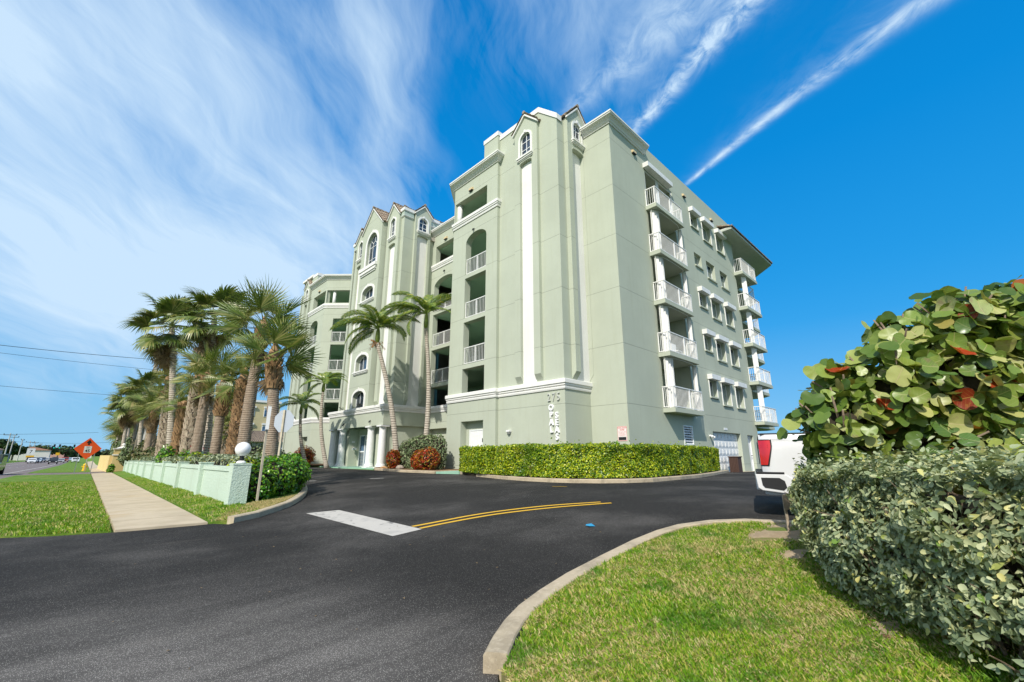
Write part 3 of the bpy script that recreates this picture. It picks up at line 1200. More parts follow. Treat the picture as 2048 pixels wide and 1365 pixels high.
b = MB(xf)
b.tube([(33.62, -.22, 1.38), (33.62, -.12, 1.38), (33.5, -.12, 1.36)], .02, 6)
obj('handle', b, M['black'], dd)
b = MB(xf)
b.box(28.7, 29.25, .001, .02, 2.93, 3.06)
obj('name_plate', b, M['paint'], B)
b = MB(xf)
b.tube([(26.42, 0, 2.5), (26.42, .10, 2.5)], .06, 10)
b.tube([(26.42, .11, 2.5), (26.33, .22, 2.40)], [.05, .075], 10)
b.tube([(26.42, .11, 2.5), (26.55, .22, 2.40)], [.05, .075], 10)
tag(obj('flood_lamp', b, M['paint']), 'twin white flood lamp on the green wall left of the garage door', 'lamp')

# --- sea end: wrap-round balconies, columns and eave
for k, zs in enumerate(ZS):
    b = MB()
    b.box(34.55, 37.85, 10.0, 10.645, zs - .22, zs)
    b.box(34.91, 37.85, 10.645, 12.6, zs - .22, zs)
    bal = obj('balcony', b, M['mint_plain'], B)
    zt = zs + 1.10
    railing(side(10.05), 34.62, 37.78, zt, 0, (36.3,), P_=bal, drop=1.06)
    railing(lambda u, d, z: (34.64 - d, u, z), 10.085, 10.62, zt, 0, P_=bal, drop=1.06)
    railing(lambda u, d, z: (37.78 - d, u, z), 10.09, 12.55, zt, 0, P_=bal, drop=1.06)
    zc = (ZS[k + 1] - .225) if k < 4 else None
    if zc:
        b = MB()
        n = 16
        pts = [(35.05 + 1.0 * i / n, 10.35 + (.05 if i % 2 else -.03) - .18 * math.sin(math.pi * i / n)) for i in range(n + 1)]
        for i in range(n):
            q0, q1 = pts[i], pts[i + 1]
            b.face((q0[0], q0[1], zs + .02), (q1[0], q1[1], zs + .02), (q1[0], q1[1], zc - .02), (q0[0], q0[1], zc - .02))
        obj('accordion_shutter', b, M['shutter'], bal)
        b = MB()
        b.tube([(36.1, 10.2, zc - .02), (36.9, 10.25, zc - .02), (37.3, 10.7, zc - .02), (37.3, 12.0, zc - .02)], .02, 6)
        obj('shutter_track', b, M['shutter'], bal)
    # the deeper balcony behind
    if k < 5:
        b = MB()
        b.flat([(34.92, 12.61), (38.0, 12.61), (38.0, 11.6), (42.6, 11.6), (43.9, 12.6), (43.9, 16), (34.92, 16)], zs - .001, .22)
        bal2 = obj('balcony', b, M['mint_plain'], B)
        railing(side(11.66), 38.1, 42.55, zt, 0, (40.3,), P_=bal2, drop=1.06, step=.16)
        railing(diag((42.6, 11.66), (1.24, 1.0)), .0, 1.6, zt, 0, P_=bal2, drop=1.06, step=.16)
        railing(lambda u, d, z: (43.85 - d, u, z), 12.7, 15.9, zt, 0, P_=bal2, drop=1.06, step=.2)
for z0, z1 in ((3.72, 6.37),):
    b = MB()
    b.tube([(42.2, 12.3, ZS[0]), (42.2, 12.3, ZS[4] - .22)], .12, 12)
    obj('column', b, M['paint'], B, smooth=True)
b = MB()
b.flat([(32.2, 10.66), (32.2, 9.65), (41.6, 9.65), (43.9, 11.9), (43.9, 18), (34.95, 18), (34.95, 10.66)], 17.95, .16)
ev = obj('eave', b, mat('grey_soffit', (.46, .50, .44), .8, .1, 3), B)
b = MB()
b.sweep([(43.9, 18), (43.9, 11.9), (41.6, 9.65), (32.2, 9.65), (32.2, 10.6)][::-1][::-1], [(-.01, 17.80), (-.05, 17.80), (-.05, 17.99), (-.01, 17.99)])
obj('eave_fascia', b, M['white'], ev)
tile_slope((32.1, 9.57, 17.96), (41.7, 9.57, 17.96), (36.0, 13.5, 19.3), (39.5, 13.5, 19.3))
tile_slope((41.7, 9.57, 17.96), (44.0, 11.8, 17.96), (39.5, 13.5, 19.3), (39.5, 13.5, 19.3))
tile_slope((32.1, 10.64, 18.3), (32.1, 9.57, 17.96), (36.0, 13.5, 19.3), (36.0, 13.5, 19.3))
b = MB()
b.box(34.905, 43, 16.1, 40, ZB, 17.7)
obj('sea_wing', b, M['mint_plain'], B)

# --- portico
b = MB(front(14.75))
b.prism(rect(27.9, 37.1, 3.42, 4.42), -.3, 0)
b.box(27.9, 28.2, -3.44, -.301, 3.42, 4.42)
b.box(36.8, 37.1, -3.44, -.301, 3.42, 4.42)
b.box(28.2, 36.8, -3.44, -.301, 3.50, 3.60)
b.box(28.0, 37.0, -.66, -.01, 4.425, 4.82)
b.box(28.0, 28.097, -3.44, -.66, 4.425, 4.82)
portico = obj('portico', b, M['mint_plain'], B)
for cy in (28.25, 29.95, 34.72, 36.42):
    b = MB()
    b.box(14.62, 15.3, cy - .34, cy + .34, .42, .62)
    b.lathe(14.96, cy, [(.33, .62), (.34, .68), (.30, .74), (.31, .78), (.265, .84), (.262, 1.6), (.235, 3.12), (.24, 3.16), (.26, 3.18), (.26, 3.21), (.235, 3.23), (.30, 3.32)], 24)
    b.box(14.63, 15.29, cy - .33, cy + .33, 3.321, 3.415)
    obj('column', b, M['paint'], B, smooth=False)
b = MB(front(15.33))
b.prism([(28.25, .2), (31.2, .2), (31.2, 3.42), (28.25, 3.42)], -.08, 0)
b.prism([(34.35, .2), (36.75, .2), (36.75, 3.42), (34.35, 3.42)], -.08, 0)
b.box(31.2, 31.3, -.8, -.001, .2, 3.42)
b.box(34.25, 34.35, -.8, -.001, .2, 3.42)
b.box(28.25, 28.35, -2.9, -.081, .2, 3.42)
obj('porch_wall', b, M['mint_plain'], B)
b = MB(front(16.06))
b.box(31.3, 34.25, -.06, 0, 2.95, 3.42)
b.box(33.95, 34.24, -.06, 0, .5, 2.949)
obj('porch_wall', b, M['mint_plain'], B)
b = MB(front(16.06))
for (a0, a1, c0, c1) in ((33.86, 33.94, .5, 2.94), (32.98, 33.06, .5, 2.94), (31.35, 31.43, .5, 2.94), (31.44, 33.85, 2.86, 2.94), (31.44, 32.97, 2.5, 2.58), (33.07, 33.85, 1.62, 1.72), (33.07, 33.85, .5, .6), (32.16, 32.22, .5, 2.49)):
    b.box(a0, a1, -.08, .02, c0, c1)
ed = obj('entrance_door', b, M['frame'], B)
b = MB(front(16.06))
b.box(31.43, 33.86, -.07, -.05, .52, 2.9)
obj('pane', b, M['glass_b'], ed)
for k in range(9):
    b = MB(front(16.06))
    b.box(33.08, 33.84, -.049, -.03, .64 + k * .107, .70 + k * .107)
    obj('slat', b, M['metal'], ed)
b = MB(front(15.33))
b.tube([(33.2 + 1.6, .0, 2.2), (33.2 + 1.6, .10, 2.2)], .05, 8)
xfw = front(15.33)
b = MB()
b.tube([(15.7, 34.22, 1.95), (15.7, 34.05, 1.95)], .05, 8)
b.tube([(15.7, 34.1, 1.95), (15.55, 34.02, 1.85)], [.06, .09], 10)
b.tube([(15.7, 34.1, 1.95), (15.85, 34.02, 1.85)], [.06, .09], 10)
tag(obj('flood_lamp', b, M['paint']), 'white twin spotlight on the porch wall beside the entrance door', 'lamp')
b = MB()
b.box(15.55, 15.8, 34.23, 34.249, 2.35, 2.5)
obj('name_plate', b, M['paint'], B)
# --- service doors in recesses
b = MB(front(15.9))
b.box(18.19, 20.15, -.06, -.001, .2, 3.25)
obj('recess_wall', b, M['mint_plain'], B)
b = MB(front(15.9))
b.box(18.62, 19.72, 0, .05, .45, 2.72)
sd_ = obj('door', b, M['paint'], B)
b = MB(front(15.9))
b.box(18.55, 18.61, 0, .07, .45, 2.79)
b.box(19.73, 19.79, 0, .07, .45, 2.79)
b.box(18.62, 19.72, 0, .07, 2.73, 2.79)
obj('door_frame', b, M['frame'], sd_)
b = MB(front(15.9))
b.box(18.63, 18.67, .051, .075, 2.1, 2.3)
b.box(18.63, 18.67, .051, .075, .8, 1.0)
obj('hinge', b, M['black'], sd_)
b = MB()
b.box(18.6, 18.66, 24.9, 27.65, .2, 3.25)
b.box(15.9, 15.96, 43.75, 45.4, .2, 3.11)
obj('recess_wall', b, M['mint_plain'], B)
b = MB(front(15.9))
b.box(43.9, 44.9, 0, .05, .3, 2.5)
obj('door', b, mat('pale_blue_door', (.45, .58, .68), .5), B)

# camera, lamp and flood lamps on the walls
b = MB()
b.lathe(15.6, 16.31, [(.01, 2.42), (.09, 2.46), (.11, 2.55)], 12)
o = obj('lamp_bowl', b, M['metal'], None)
b = MB()
b.box(15.5, 15.67, 16.19, 16.43, 2.555, 2.64)
o2 = obj('wall_lamp', b, M['paint'])
tag(o2, 'small round white wall lamp on the green wall left of the sign letters', 'lamp')
o.parent = o2
b = MB(cg)
b.tube([(31.35, .25, 4.86), (31.35, .25, 5.02)], .03, 6)
b.box(31.2, 31.5, .1, .42, 5.021, 5.12)
tag(obj('security_camera', b, M['dark']), 'dark security camera standing on the portico ledge under the arched window', 'camera')
b = MB(cg)
b.tube([(34.6, .12, 4.9), (34.85, .30, 5.12)], .035, 6)
tag(obj('ledge_lamp', b, M['dark']), 'small dark tilted lamp at the left of the portico ledge', 'lamp')


# --- letters
def text(parent, name, ch, xfm, u, z, size, ext, m, bold=0.0, sx=1.0):
    cu = bpy.data.curves.new(name, 'FONT')
    cu.body = ch
    cu.size = size
    cu.align_x = 'CENTER'
    cu.extrude = ext
    cu.offset = bold
    cu.resolution_u = 3
    ob_ = bpy.data.objects.new('t', cu)
    me = bpy.data.meshes.new_from_object(ob_)
    bpy.data.objects.remove(ob_)
    mb = MB(xfm)
    mb.v = [xfm(u + v.co.x * sx, v.co.z + ext, z + v.co.y) for v in me.vertices]
    mb.f = [list(p.vertices) for p in me.polygons]
    bpy.data.meshes.remove(me)
    return obj(name, mb, m, parent)


rx = lambda u, d, z: (15.67 - d, -u, z)       # letters read from outside: u grows to the right
sg = thing('address_sign', 'raised numerals 275 on the green wall above the vertical letters', 'sign', (15.66, 13.3, 3.85))
M['ltr'] = mat('brushed_letter', (.55, .56, .52), .5, metal=.0)
for ch, u in (('2', -13.6), ('7', -13.31), ('5', -13.02)):
    text(sg, 'numeral', ch, rx, u, 3.87, .54, .035, M['ltr'], -.004, .78)
sg = thing('name_sign', 'white raised letters OPAL SEAS in two columns below the numerals 275', 'sign', (15.66, 13.3, 2.1))
M['ltw'] = mat('white_letter', (.86, .86, .85), .45)
for k, ch in enumerate('OPAL'):
    text(sg, 'letter', ch, rx, -13.47, 3.43 - k * .335, .40, .045, M['ltw'], .012, .88)
for k, ch in enumerate('SEAS'):
    text(sg, 'letter', ch, rx, -13.14, 3.06 - k * .325, .40, .045, M['ltw'], .012, .88)
# tow-away sign
xw = lambda u, d, z: (17.65 - d, -u, z)
b = MB(xw)
b.box(-11.25, -10.76, .002, .012, 2.02, 2.68)
ts = obj('tow_away_sign', b, mat('sign_white', (.75, .70, .68), .5))
tag(ts, 'red and white tow away zone sign on the green wall near the corner', 'sign')
M['sred'] = mat('sign_red', (.55, .07, .05), .5)
b = MB(xw)
b.box(-11.24, -10.77, .0125, .014, 2.655, 2.672)
b.box(-11.24, -10.77, .0125, .014, 2.028, 2.045)
b.box(-11.24, -11.225, .0125, .014, 2.046, 2.654)
b.box(-10.785, -10.77, .0125, .014, 2.046, 2.654)
obj('border', b, M['sred'], ts)
text(ts, 'lettering', 'TOW-AWAY', xw, -11.005, 2.575, .085, .001, M['sred'], .002).location = (0, 0, 0)
text(ts, 'lettering', 'ZONE', xw, -11.005, 2.49, .09, .001, M['sred'], .002)
text(ts, 'lettering', 'UNAUTHORIZED VEHICLES', xw, -11.005, 2.42, .034, .001, M['sred'])
text(ts, 'lettering', 'OR VESSELS WILL BE', xw, -11.005, 2.375, .036, .001, M['sred'])
text(ts, 'lettering', 'TOWED AWAY AT', xw, -11.005, 2.33, .04, .001, M['sred'])
text(ts, 'lettering', "OWNER'S EXPENSE", xw, -11.005, 2.28, .038, .001, M['sred'])
text(ts, 'lettering', '24 HOURS A DAY', xw, -11.005, 2.235, .038, .001, M['sred'])
b = MB(xw)
b.box(-11.2, -10.81, .0125, .0135, 2.06, 2.2)
obj('black_field', b, M['black'], ts)
for o_ in ts.children:
    if o_.name.startswith('lettering'):
        for v in o_.data.vertices:
            v.co.x -= .0125
# ------------------------------------------------------------------ ground, drives, lawns
import bmesh


def drape(name, poly, off, m, thick=0.0, kind='structure', parent=None, step=1.0):
    """a sheet with a plan outline that follows the ground; off is a height or a function"""
    fo = off if callable(off) else (lambda X, Y: off)
    bm = bmesh.new()
    tris = tessellate_polygon([[Vector((q[0], q[1], 0)) for q in poly]])
    vs = [bm.verts.new((q[0], q[1], 0)) for q in poly]
    for t in tris:
        try:
            bm.faces.new([vs[k] for k in t])
        except ValueError:
            pass
    x0, x1 = min(q[0] for q in poly), max(q[0] for q in poly)
    y0, y1 = min(q[1] for q in poly), max(q[1] for q in poly)
    xs = [i * step for i in range(-6, int(20 / step))] + [25, 30, 35, 40]
    ys = [12, 14, 17, 22, 32, 62, 152] + ([i * 1.0 for i in range(-4, 12)] if step < 1 else [])
    for X in xs:
        if x0 < X < x1:
            bmesh.ops.bisect_plane(bm, geom=bm.verts[:] + bm.edges[:] + bm.faces[:], plane_co=(X, 0, 0), plane_no=(1, 0, 0))
    for Y in ys:
        if y0 < Y < y1:
            bmesh.ops.bisect_plane(bm, geom=bm.verts[:] + bm.edges[:] + bm.faces[:], plane_co=(0, Y, 0), plane_no=(0, 1, 0))
    for v in bm.verts:
        v.co.z = gz(v.co.x, v.co.y) + fo(v.co.x, v.co.y)
    if thick:
        r = bmesh.ops.extrude_face_region(bm, geom=bm.faces[:])
        for g_ in r['geom']:
            if isinstance(g_, bmesh.types.BMVert):
                g_.co.z -= thick
    bmesh.ops.recalc_face_normals(bm, faces=bm.faces[:])
    me = bpy.data.meshes.new(name)
    bm.to_mesh(me)
    bm.free()
    return obj(name, me, m, parent, kind=kind)


def ground_mat(name, cols, scales, rough=0.9, bump=0.6, bscale=30, speck=None, dist=0.02):
    """cols blended one over the other by noises of the given scales"""
    m = bpy.data.materials.new(name)
    m.use_nodes = True
    t = NT(m.node_tree)
    b = t.n['Principled BSDF']
    b.inputs['Roughness'].default_value = rough
    b.inputs['Specular IOR Level'].default_value = 0.25
    g = t.new('ShaderNodeNewGeometry')
    pos = g.outputs['Position']
    c = cols[0]
    for col, (sc, lo, hi, am) in zip(cols[1:], scales):
        c = t.mix(t.m('MULTIPLY', t.ramp(t.noise(pos, sc, 6, 0.62), lo, hi), am), c, col)
    if speck:
        for (sc, lo, hi, col, am) in speck:
            n = t.noise(pos, sc, 2, 0.8)
            c = t.mix(t.m('MULTIPLY', t.ramp(n, lo, hi), am), c, col)
    t.l.new(c, b.inputs['Base Color'])
    bp = t.new('ShaderNodeBump')
    bp.inputs['Strength'].default_value = bump
    bp.inputs['Distance'].default_value = dist
    t.l.new(t.noise(pos, bscale, 5, 0.7), bp.inputs['Height'])
    t.l.new(bp.outputs[0], b.inputs['Normal'])
    return m


def asphalt_mat():
    m = bpy.data.materials.new('asphalt')
    m.use_nodes = True
    t = NT(m.node_tree)
    b = t.n['Principled BSDF']
    g = t.new('ShaderNodeNewGeometry')
    pos = g.outputs['Position']
    sp = t.new('ShaderNodeSeparateXYZ')
    t.l.new(pos, sp.inputs[0])
    x, y, z = sp.outputs
    # wear: broad patches, long tyre-polished streaks, scattered pale stones
    big = t.noise(pos, 0.33, 6, 0.62)
    u = t.m('ADD', t.m('MULTIPLY', x, 0.35), t.m('MULTIPLY', y, 1.6))
    streak = t.noise(t.vec(t.m('MULTIPLY', x, 0.25), t.m('MULTIPLY', y, 1.5), 0.0), 1.1, 7, 0.66)
    fine = t.noise(pos, 55, 3, 0.75)
    vfine = t.noise(pos, 190, 2, 0.8)
    # surface turns paler and stonier towards the road on the near left
    near = t.m('MULTIPLY', t.ramp(x, 3.4, 1.0), t.ramp(y, 8.0, 2.5))
    wear = t.m('ADD', t.m('MULTIPLY', t.ramp(big, 0.42, 0.72), 0.45), t.m('MULTIPLY', near, t.ramp(streak, 0.25, 0.7, 0.25, 1.1)), clamp=True)
    c = t.mix(wear, (0.022, 0.0205, 0.019), (0.125, 0.115, 0.105))
    c = t.mix(t.m('MULTIPLY', t.ramp(streak, 0.55, 0.78), 0.34), c, (0.110, 0.097, 0.083))
    vor = t.new('ShaderNodeTexVoronoi')
    vor.inputs['Scale'].default_value = 125
    t.l.new(pos, vor.inputs['Vector'])
    vs_ = t.new('ShaderNodeSeparateColor')
    t.l.new(vor.outputs['Color'], vs_.inputs[0])
    pick = t.ramp(t.m('ADD', vs_.outputs[0], t.m('MULTIPLY', wear, 0.42)), 0.80, 0.86)
    stone = t.m('MULTIPLY', pick, t.ramp(vor.outputs['Distance'], 0.45, 0.25))
    c = t.mix(t.m('MULTIPLY', stone, t.m('ADD', t.m('MULTIPLY', wear, 0.35), 0.5)), c, (0.50, 0.47, 0.42))
    c = t.mix(t.m('MULTIPLY', t.ramp(fine, 0.5, 0.8), 0.5), c, (0.012, 0.012, 0.013))
    c = t.mix(t.m('MULTIPLY', t.ramp(vfine, 0.6, 0.75), 0.30), c, (0.24, 0.23, 0.21))
    # thin crooked cracks
    vc = t.new('ShaderNodeTexVoronoi', feature='DISTANCE_TO_EDGE')
    vc.inputs['Scale'].default_value = 0.42
    wv = t.new('ShaderNodeTexNoise')
    wv.inputs['Scale'].default_value = 1.6
    wv.inputs['Detail'].default_value = 6
    t.l.new(pos, wv.inputs['Vector'])
    vm = t.new('ShaderNodeVectorMath', operation='MULTIPLY_ADD')
    t.l.new(wv.outputs['Color'], vm.inputs[0])
    vm.inputs[1].default_value = (1.1, 1.1, 0)
    t.l.new(pos, vm.inputs[2])
    t.l.new(vm.outputs[0], vc.inputs['Vector'])
    crack = t.m('MULTIPLY', t.ramp(vc.outputs['Distance'], 0.004, 0.001), t.m('MULTIPLY', t.ramp(x, 2.5, 2.1), t.ramp(y, 3.0, 2.3)))
    c = t.mix(t.m('MULTIPLY', crack, 0.75), c, (0.010, 0.010, 0.010))
    t.l.new(c, b.inputs['Base Color'])
    b.inputs['Roughness'].default_value = 0.88
    b.inputs['Specular IOR Level'].default_value = 0.14
    bp = t.new('ShaderNodeBump')
    bp.inputs['Strength'].default_value = 0.5
    bp.inputs['Distance'].default_value = 0.006
    t.l.new(t.m('ADD', t.m('ADD', fine, t.m('MULTIPLY', stone, 0.6)), t.m('MULTIPLY', crack, -2.0)), bp.inputs['Height'])
    t.l.new(bp.outputs[0], b.inputs['Normal'])
    return m


M['asphalt'] = asphalt_mat()
M['soil'] = ground_mat('lawn_soil', [(0.26, 0.20, 0.09), (0.10, 0.16, 0.02), (0.42, 0.33, 0.19)], [(1.3, .38, .6, .9), (0.6, .62, .8, .7)], bscale=40)
M['lawn_far'] = ground_mat('lawn_grass', [(0.13, 0.22, 0.02), (0.08, 0.18, 0.012), (0.30, 0.28, 0.08), (0.06, 0.11, 0.012)],
                           [(0.5, .38, .62, .8), (1.1, .5, .75, .7), (9, .5, .7, .5)], bscale=25, dist=.05)
M['dry'] = ground_mat('dry_grass', [(0.21, 0.155, 0.055), (0.09, 0.10, 0.02), (0.32, 0.23, 0.11)], [(3.5, .5, .7, .7), (12, .45, .7, .6)], bscale=40, dist=.04)
M['mulch'] = ground_mat('mulch', [(0.16, 0.09, 0.045), (0.30, 0.19, 0.10), (0.06, 0.035, 0.02)], [(9, .45, .65, .8), (22, .5, .7, .8)], bscale=30, dist=.05)
M['sand'] = ground_mat('sand', [(0.42, 0.32, 0.20), (0.28, 0.21, 0.13), (0.52, 0.42, 0.29)], [(2.2, .4, .65, .8), (30, .5, .7, .5)], bscale=26, dist=.03)
M['kerb'] = ground_mat('kerb_concrete', [(0.46, 0.38, 0.265), (0.30, 0.25, 0.175), (0.58, 0.49, 0.36)], [(2.2, .42, .68, .8), (16, .45, .75, .6)],
                       speck=[(120, .62, .75, (.12, .10, .08), .6), (90, .62, .75, (.62, .57, .48), .5)], bump=.5, bscale=70, dist=.008)
M['walk'] = ground_mat('pavement_concrete', [(0.53, 0.44, 0.31), (0.43, 0.355, 0.245), (0.55, 0.39, 0.21)], [(1.1, .38, .62, .8), (0.55, .52, .72, .6)],
                       speck=[(110, .62, .76, (.2, .16, .11), .45)], bump=.35, bscale=80, dist=.006)
M['road'] = ground_mat('highway_asphalt', [(0.20, 0.165, 0.155), (0.15, 0.13, 0.125), (0.27, 0.22, 0.20)], [(0.5, .4, .6, .7), (3, .5, .7, .6)], bscale=60, dist=.01)
M['pad'] = ground_mat('green_pad', [(0.28, 0.47, 0.36), (0.20, 0.36, 0.28)], [(2, .4, .7, .7)])

# ground sheet to the horizon, with the sea beyond the dune
b = MB()
XS = [-1500, -500, -200, -80, -40, -20, -8, -4, 0, 1, 2, 3, 4, 5, 6, 7, 8, 9, 10, 11, 13, 16, 22, 30, 40, 60, 90]
YS = [-600, -100, -30, -10, 0, 12, 22, 40, 80, 152, 300, 700, 1800]
idx = [[b.p(X, Y, gz(X, Y) - 0.035 - (0.25 if X <= -4 else 0) - (3.0 if X >= 90 else 0)) for X in XS] for Y in YS]
for j in range(len(YS) - 1):
    for i in range(len(XS) - 1):
        b.f.append([idx[j][i], idx[j][i + 1], idx[j + 1][i + 1], idx[j + 1][i]])
struct('ground', b, M['lawn_far'])
b = MB()
b.face((88, -900, -1.6), (2500, -900, -1.6), (2500, 2500, -1.6), (88, 2500, -1.6))
struct('sea', b, mat('sea_water', (.02, .10, .14), .12, .3, .05, .5, .8))

BEDC = [(13.48, 17.5), (12.55, 15.1), (11.95, 12.96), (11.72, 11.5), (11.75, 10.26), (12.0, 9.45), (12.5, 8.7), (13.2, 8.15), (14.2, 7.78), (16.2, 7.75), (18.62, 8.09), (22.5, 9.0), (28.41, 10.55)]
LC = [(2.50, 10.9), (2.61, 11.0), (3.18, 11.35), (3.81, 12.05), (4.25, 12.6), (4.66, 13.3), (5.02, 14.0), (5.35, 14.7), (5.75, 15.7), (6.12, 16.8), (6.5, 18.6), (6.9, 22), (7.2, 28), (7.6, 45)]
NC = [(2.16, 2.50), (2.40, 2.67), (2.65, 2.82), (2.91, 2.94), (3.3, 3.06), (3.85, 3.18), (4.6, 3.27), (5.4, 3.34), (6.05, 3.34), (6.55, 3.26), (7.05, 3.0), (7.4, 2.6), (7.58, 2.0), (7.62, 1.2), (7.62, -3), (7.62, -14)]
DRIVE = [(-4.0, 13.6), (-.68, 12.12), (-.06, 11.75), (.78, 11.5), (2.3, 11.28), (2.5, 10.9)] + LC[1:] + [(7.7, 60), (13.4, 60), (13.4, 30), (13.32, 25.77), (12.79, 21.89), (13.0, 18.89), (13.3, 17.9)] + BEDC + \
        [(28.6, 10.64), (34.9, 10.64), (50, 10.64), (50, -22), (7.7, -22), (7.5, -3), (7.45, 2.0), (7.3, 2.5), (6.9, 2.85), (6.4, 3.1), (5.4, 3.2), (4.6, 3.12), (3.3, 2.9), (2.65, 2.65), (2.2, 2.4),
         (1.95, 2.1), (1.2, 1.2), (-1.5, -.5), (-4.4, -1.6)]
drape('driveway', DRIVE, .004, M['asphalt'], 0.05, step=1.0)


def kerb(name, path, w_=.16, h=.13, flip=False, m=None, lbl=None):
    b = MB()
    sg = -1 if flip else 1
    b.sweep(path if not flip else path, [(0, -.05), (0, h - .02), (sg * .02, h), (sg * (w_ - .01), h), (sg * w_, h - .01), (sg * w_, -.05)], zf=gz)
    return struct(name, b, m or M['kerb'])


kerb('kerb', [q for q in NC], .17, .13, flip=True)
# end block of the near kerb leans down to the asphalt
kerb('kerb', LC[1:], .17, .13)
kerb('kerb', BEDC, .2, .13)
kerb('kerb', [(15.4, 28.0), (14.2, 27.6), (13.32, 25.77), (12.79, 21.89), (13.0, 18.95), (14.9, 18.95)], .16, .13)


# lawns
def lift(X, Y):
    t_ = min(max((X - 2.4) / 1.1, 0), 1)
    return .03 + .09 * t_


L_BED = [(2.28, 11.4), (2.62, 11.22), (3.1, 11.5), (3.7, 12.15), (4.55, 13.45), (4.92, 14.2), (5.6, 15.9), (5.98, 17), (6.35, 18.8), (6.75, 22), (7.05, 28), (7.3, 45), (7.3, 60), (2.95, 60), (2.3, 12)]
drape('planting_bed', L_BED, lift, M['lawn_far'], 0.1)
L_DRY = [(2.35, 11.40), (2.62, 11.225), (3.1, 11.51), (3.7, 12.16), (4.55, 13.46), (4.9, 14.15), (4.3, 13.75), (3.6, 13.35), (3.3, 13.2), (2.7, 12.3)]
drape('dry_grass', L_DRY, lambda X, Y: lift(X, Y) + .004, M['dry'], 0)
NCI = [(2.22, 2.34), (2.48, 2.50), (2.72, 2.65), (2.98, 2.77), (3.35, 2.89), (3.87, 3.01), (4.6, 3.1), (5.4, 3.17), (6.0, 3.17), (6.45, 3.1), (6.9, 2.87), (7.24, 2.5), (7.41, 1.98), (7.45, 1.2)]
L_NEAR = [(2.0, 2.0), (2.12, 2.28)] + NCI + [(7.45, -6), (-2, -6), (-1, -1.2), (1.0, 1.0)]
L_STRIP = [(-4.1, 13.75), (-.7, 12.2), (-.08, 11.83), (.74, 11.58), (1.35, 58), (-3.35, 58)]
drape('lawn', L_NEAR, .10, M['soil'], 0.14, step=.5)
drape('lawn', L_STRIP, .02, M['lawn_far'], 0.05)
drape('lawn', [(-3.2, 66), (1.5, 66), (3.4, 220), (-1.2, 220)], .02, M['lawn_far'], 0)
drape('mulch_bed', [(13.5, 18.97), (14.9, 18.97), (15.44, 18.97), (15.44, 21.45), (18.1, 24.2), (18.1, 27.9), (15.3, 27.9), (14.2, 27.55), (13.45, 25.7), (12.95, 21.9), (13.15, 19.1)], .13, M['mulch'], .1)
drape('mulch_bed', [(18.1, 37.2), (18.1, 40.4), (15.4, 43.1), (15.4, 55), (13.6, 55), (13.5, 38)], .13, M['mulch'], .1)
drape('hedge_bed', [(13.6, 17.3), (12.7, 15.0), (12.12, 12.9), (11.92, 10.3), (12.2, 9.5), (12.65, 8.85), (13.3, 8.32), (14.2, 7.97), (16.2, 7.94), (18.6, 8.28), (22.5, 9.2), (28.0, 10.62), (17.66, 10.6), (15.6, 12.6), (15.4, 17.15)], .11, M['mulch'], .1)
drape('entrance_pad', [(13.05, 18.9), (13.5, 17.62), (15.44, 17.2), (15.44, 18.9)], .10, M['pad'], .1)
drape('entrance_pad', [(14.3, 27.95), (16.0, 27.95), (16.0, 37.2), (14.3, 37.2), (13.9, 33)], .03, M['pad'], .1)
drape('garage_apron', [(28.7, 10.63), (28.7, 10.2), (34.9, 10.2), (34.9, 10.63)], .012, M['kerb'], .02)

# pavement of separate slabs
pv = bpy.data.objects.new('pavement', None)
C.objects.link(pv)
pv['kind'] = 'structure'
pv['_base'] = [0, 0, 0]
y = 11.5
k = 0
rg = random.Random(3)
while y < 57.5:
    dy = 1.52 if y < 40 else 3.04
    x0 = .79 + .013 * (y - 11.5)
    x1 = x0 + 1.42
    x0b, x1b = x0 + .013 * dy, x1 + .013 * dy
    b = MB()
    zo = rg.uniform(-.002, .003)
    g_ = .012
    cs = [(x0, y + g_ - (.0 if k else 0)), (x1, y + g_ - (.22 if k == 0 else 0)), (x1b, y + dy - g_), (x0b, y + dy - g_)]
    t_ = [b.p(q[0], q[1], gz(*q) + .045 + zo) for q in cs]
    u_ = [b.p(q[0], q[1], gz(*q) - .04) for q in cs]
    b.f += [t_, u_[::-1]] + [[t_[i], u_[i], u_[(i + 1) % 4], t_[(i + 1) % 4]] for i in range(4)]
    obj('slab', b, M['walk'], pv)
    y += dy
    k += 1
drape('pavement_bed', [(.80, 11.55), (2.2, 11.35), (2.85, 57.5), (1.42, 57.5)], .012, M['dry'], 0)
drape('side_drive', [(-3.3, 58.02), (7.4, 57.6), (9, 65.9), (-3.2, 65.9)], .006, M['road'], 0)
drape('pavement', [(1.5, 66), (2.9, 66), (4.9, 220), (3.5, 220)], .03, M['walk'], 0)

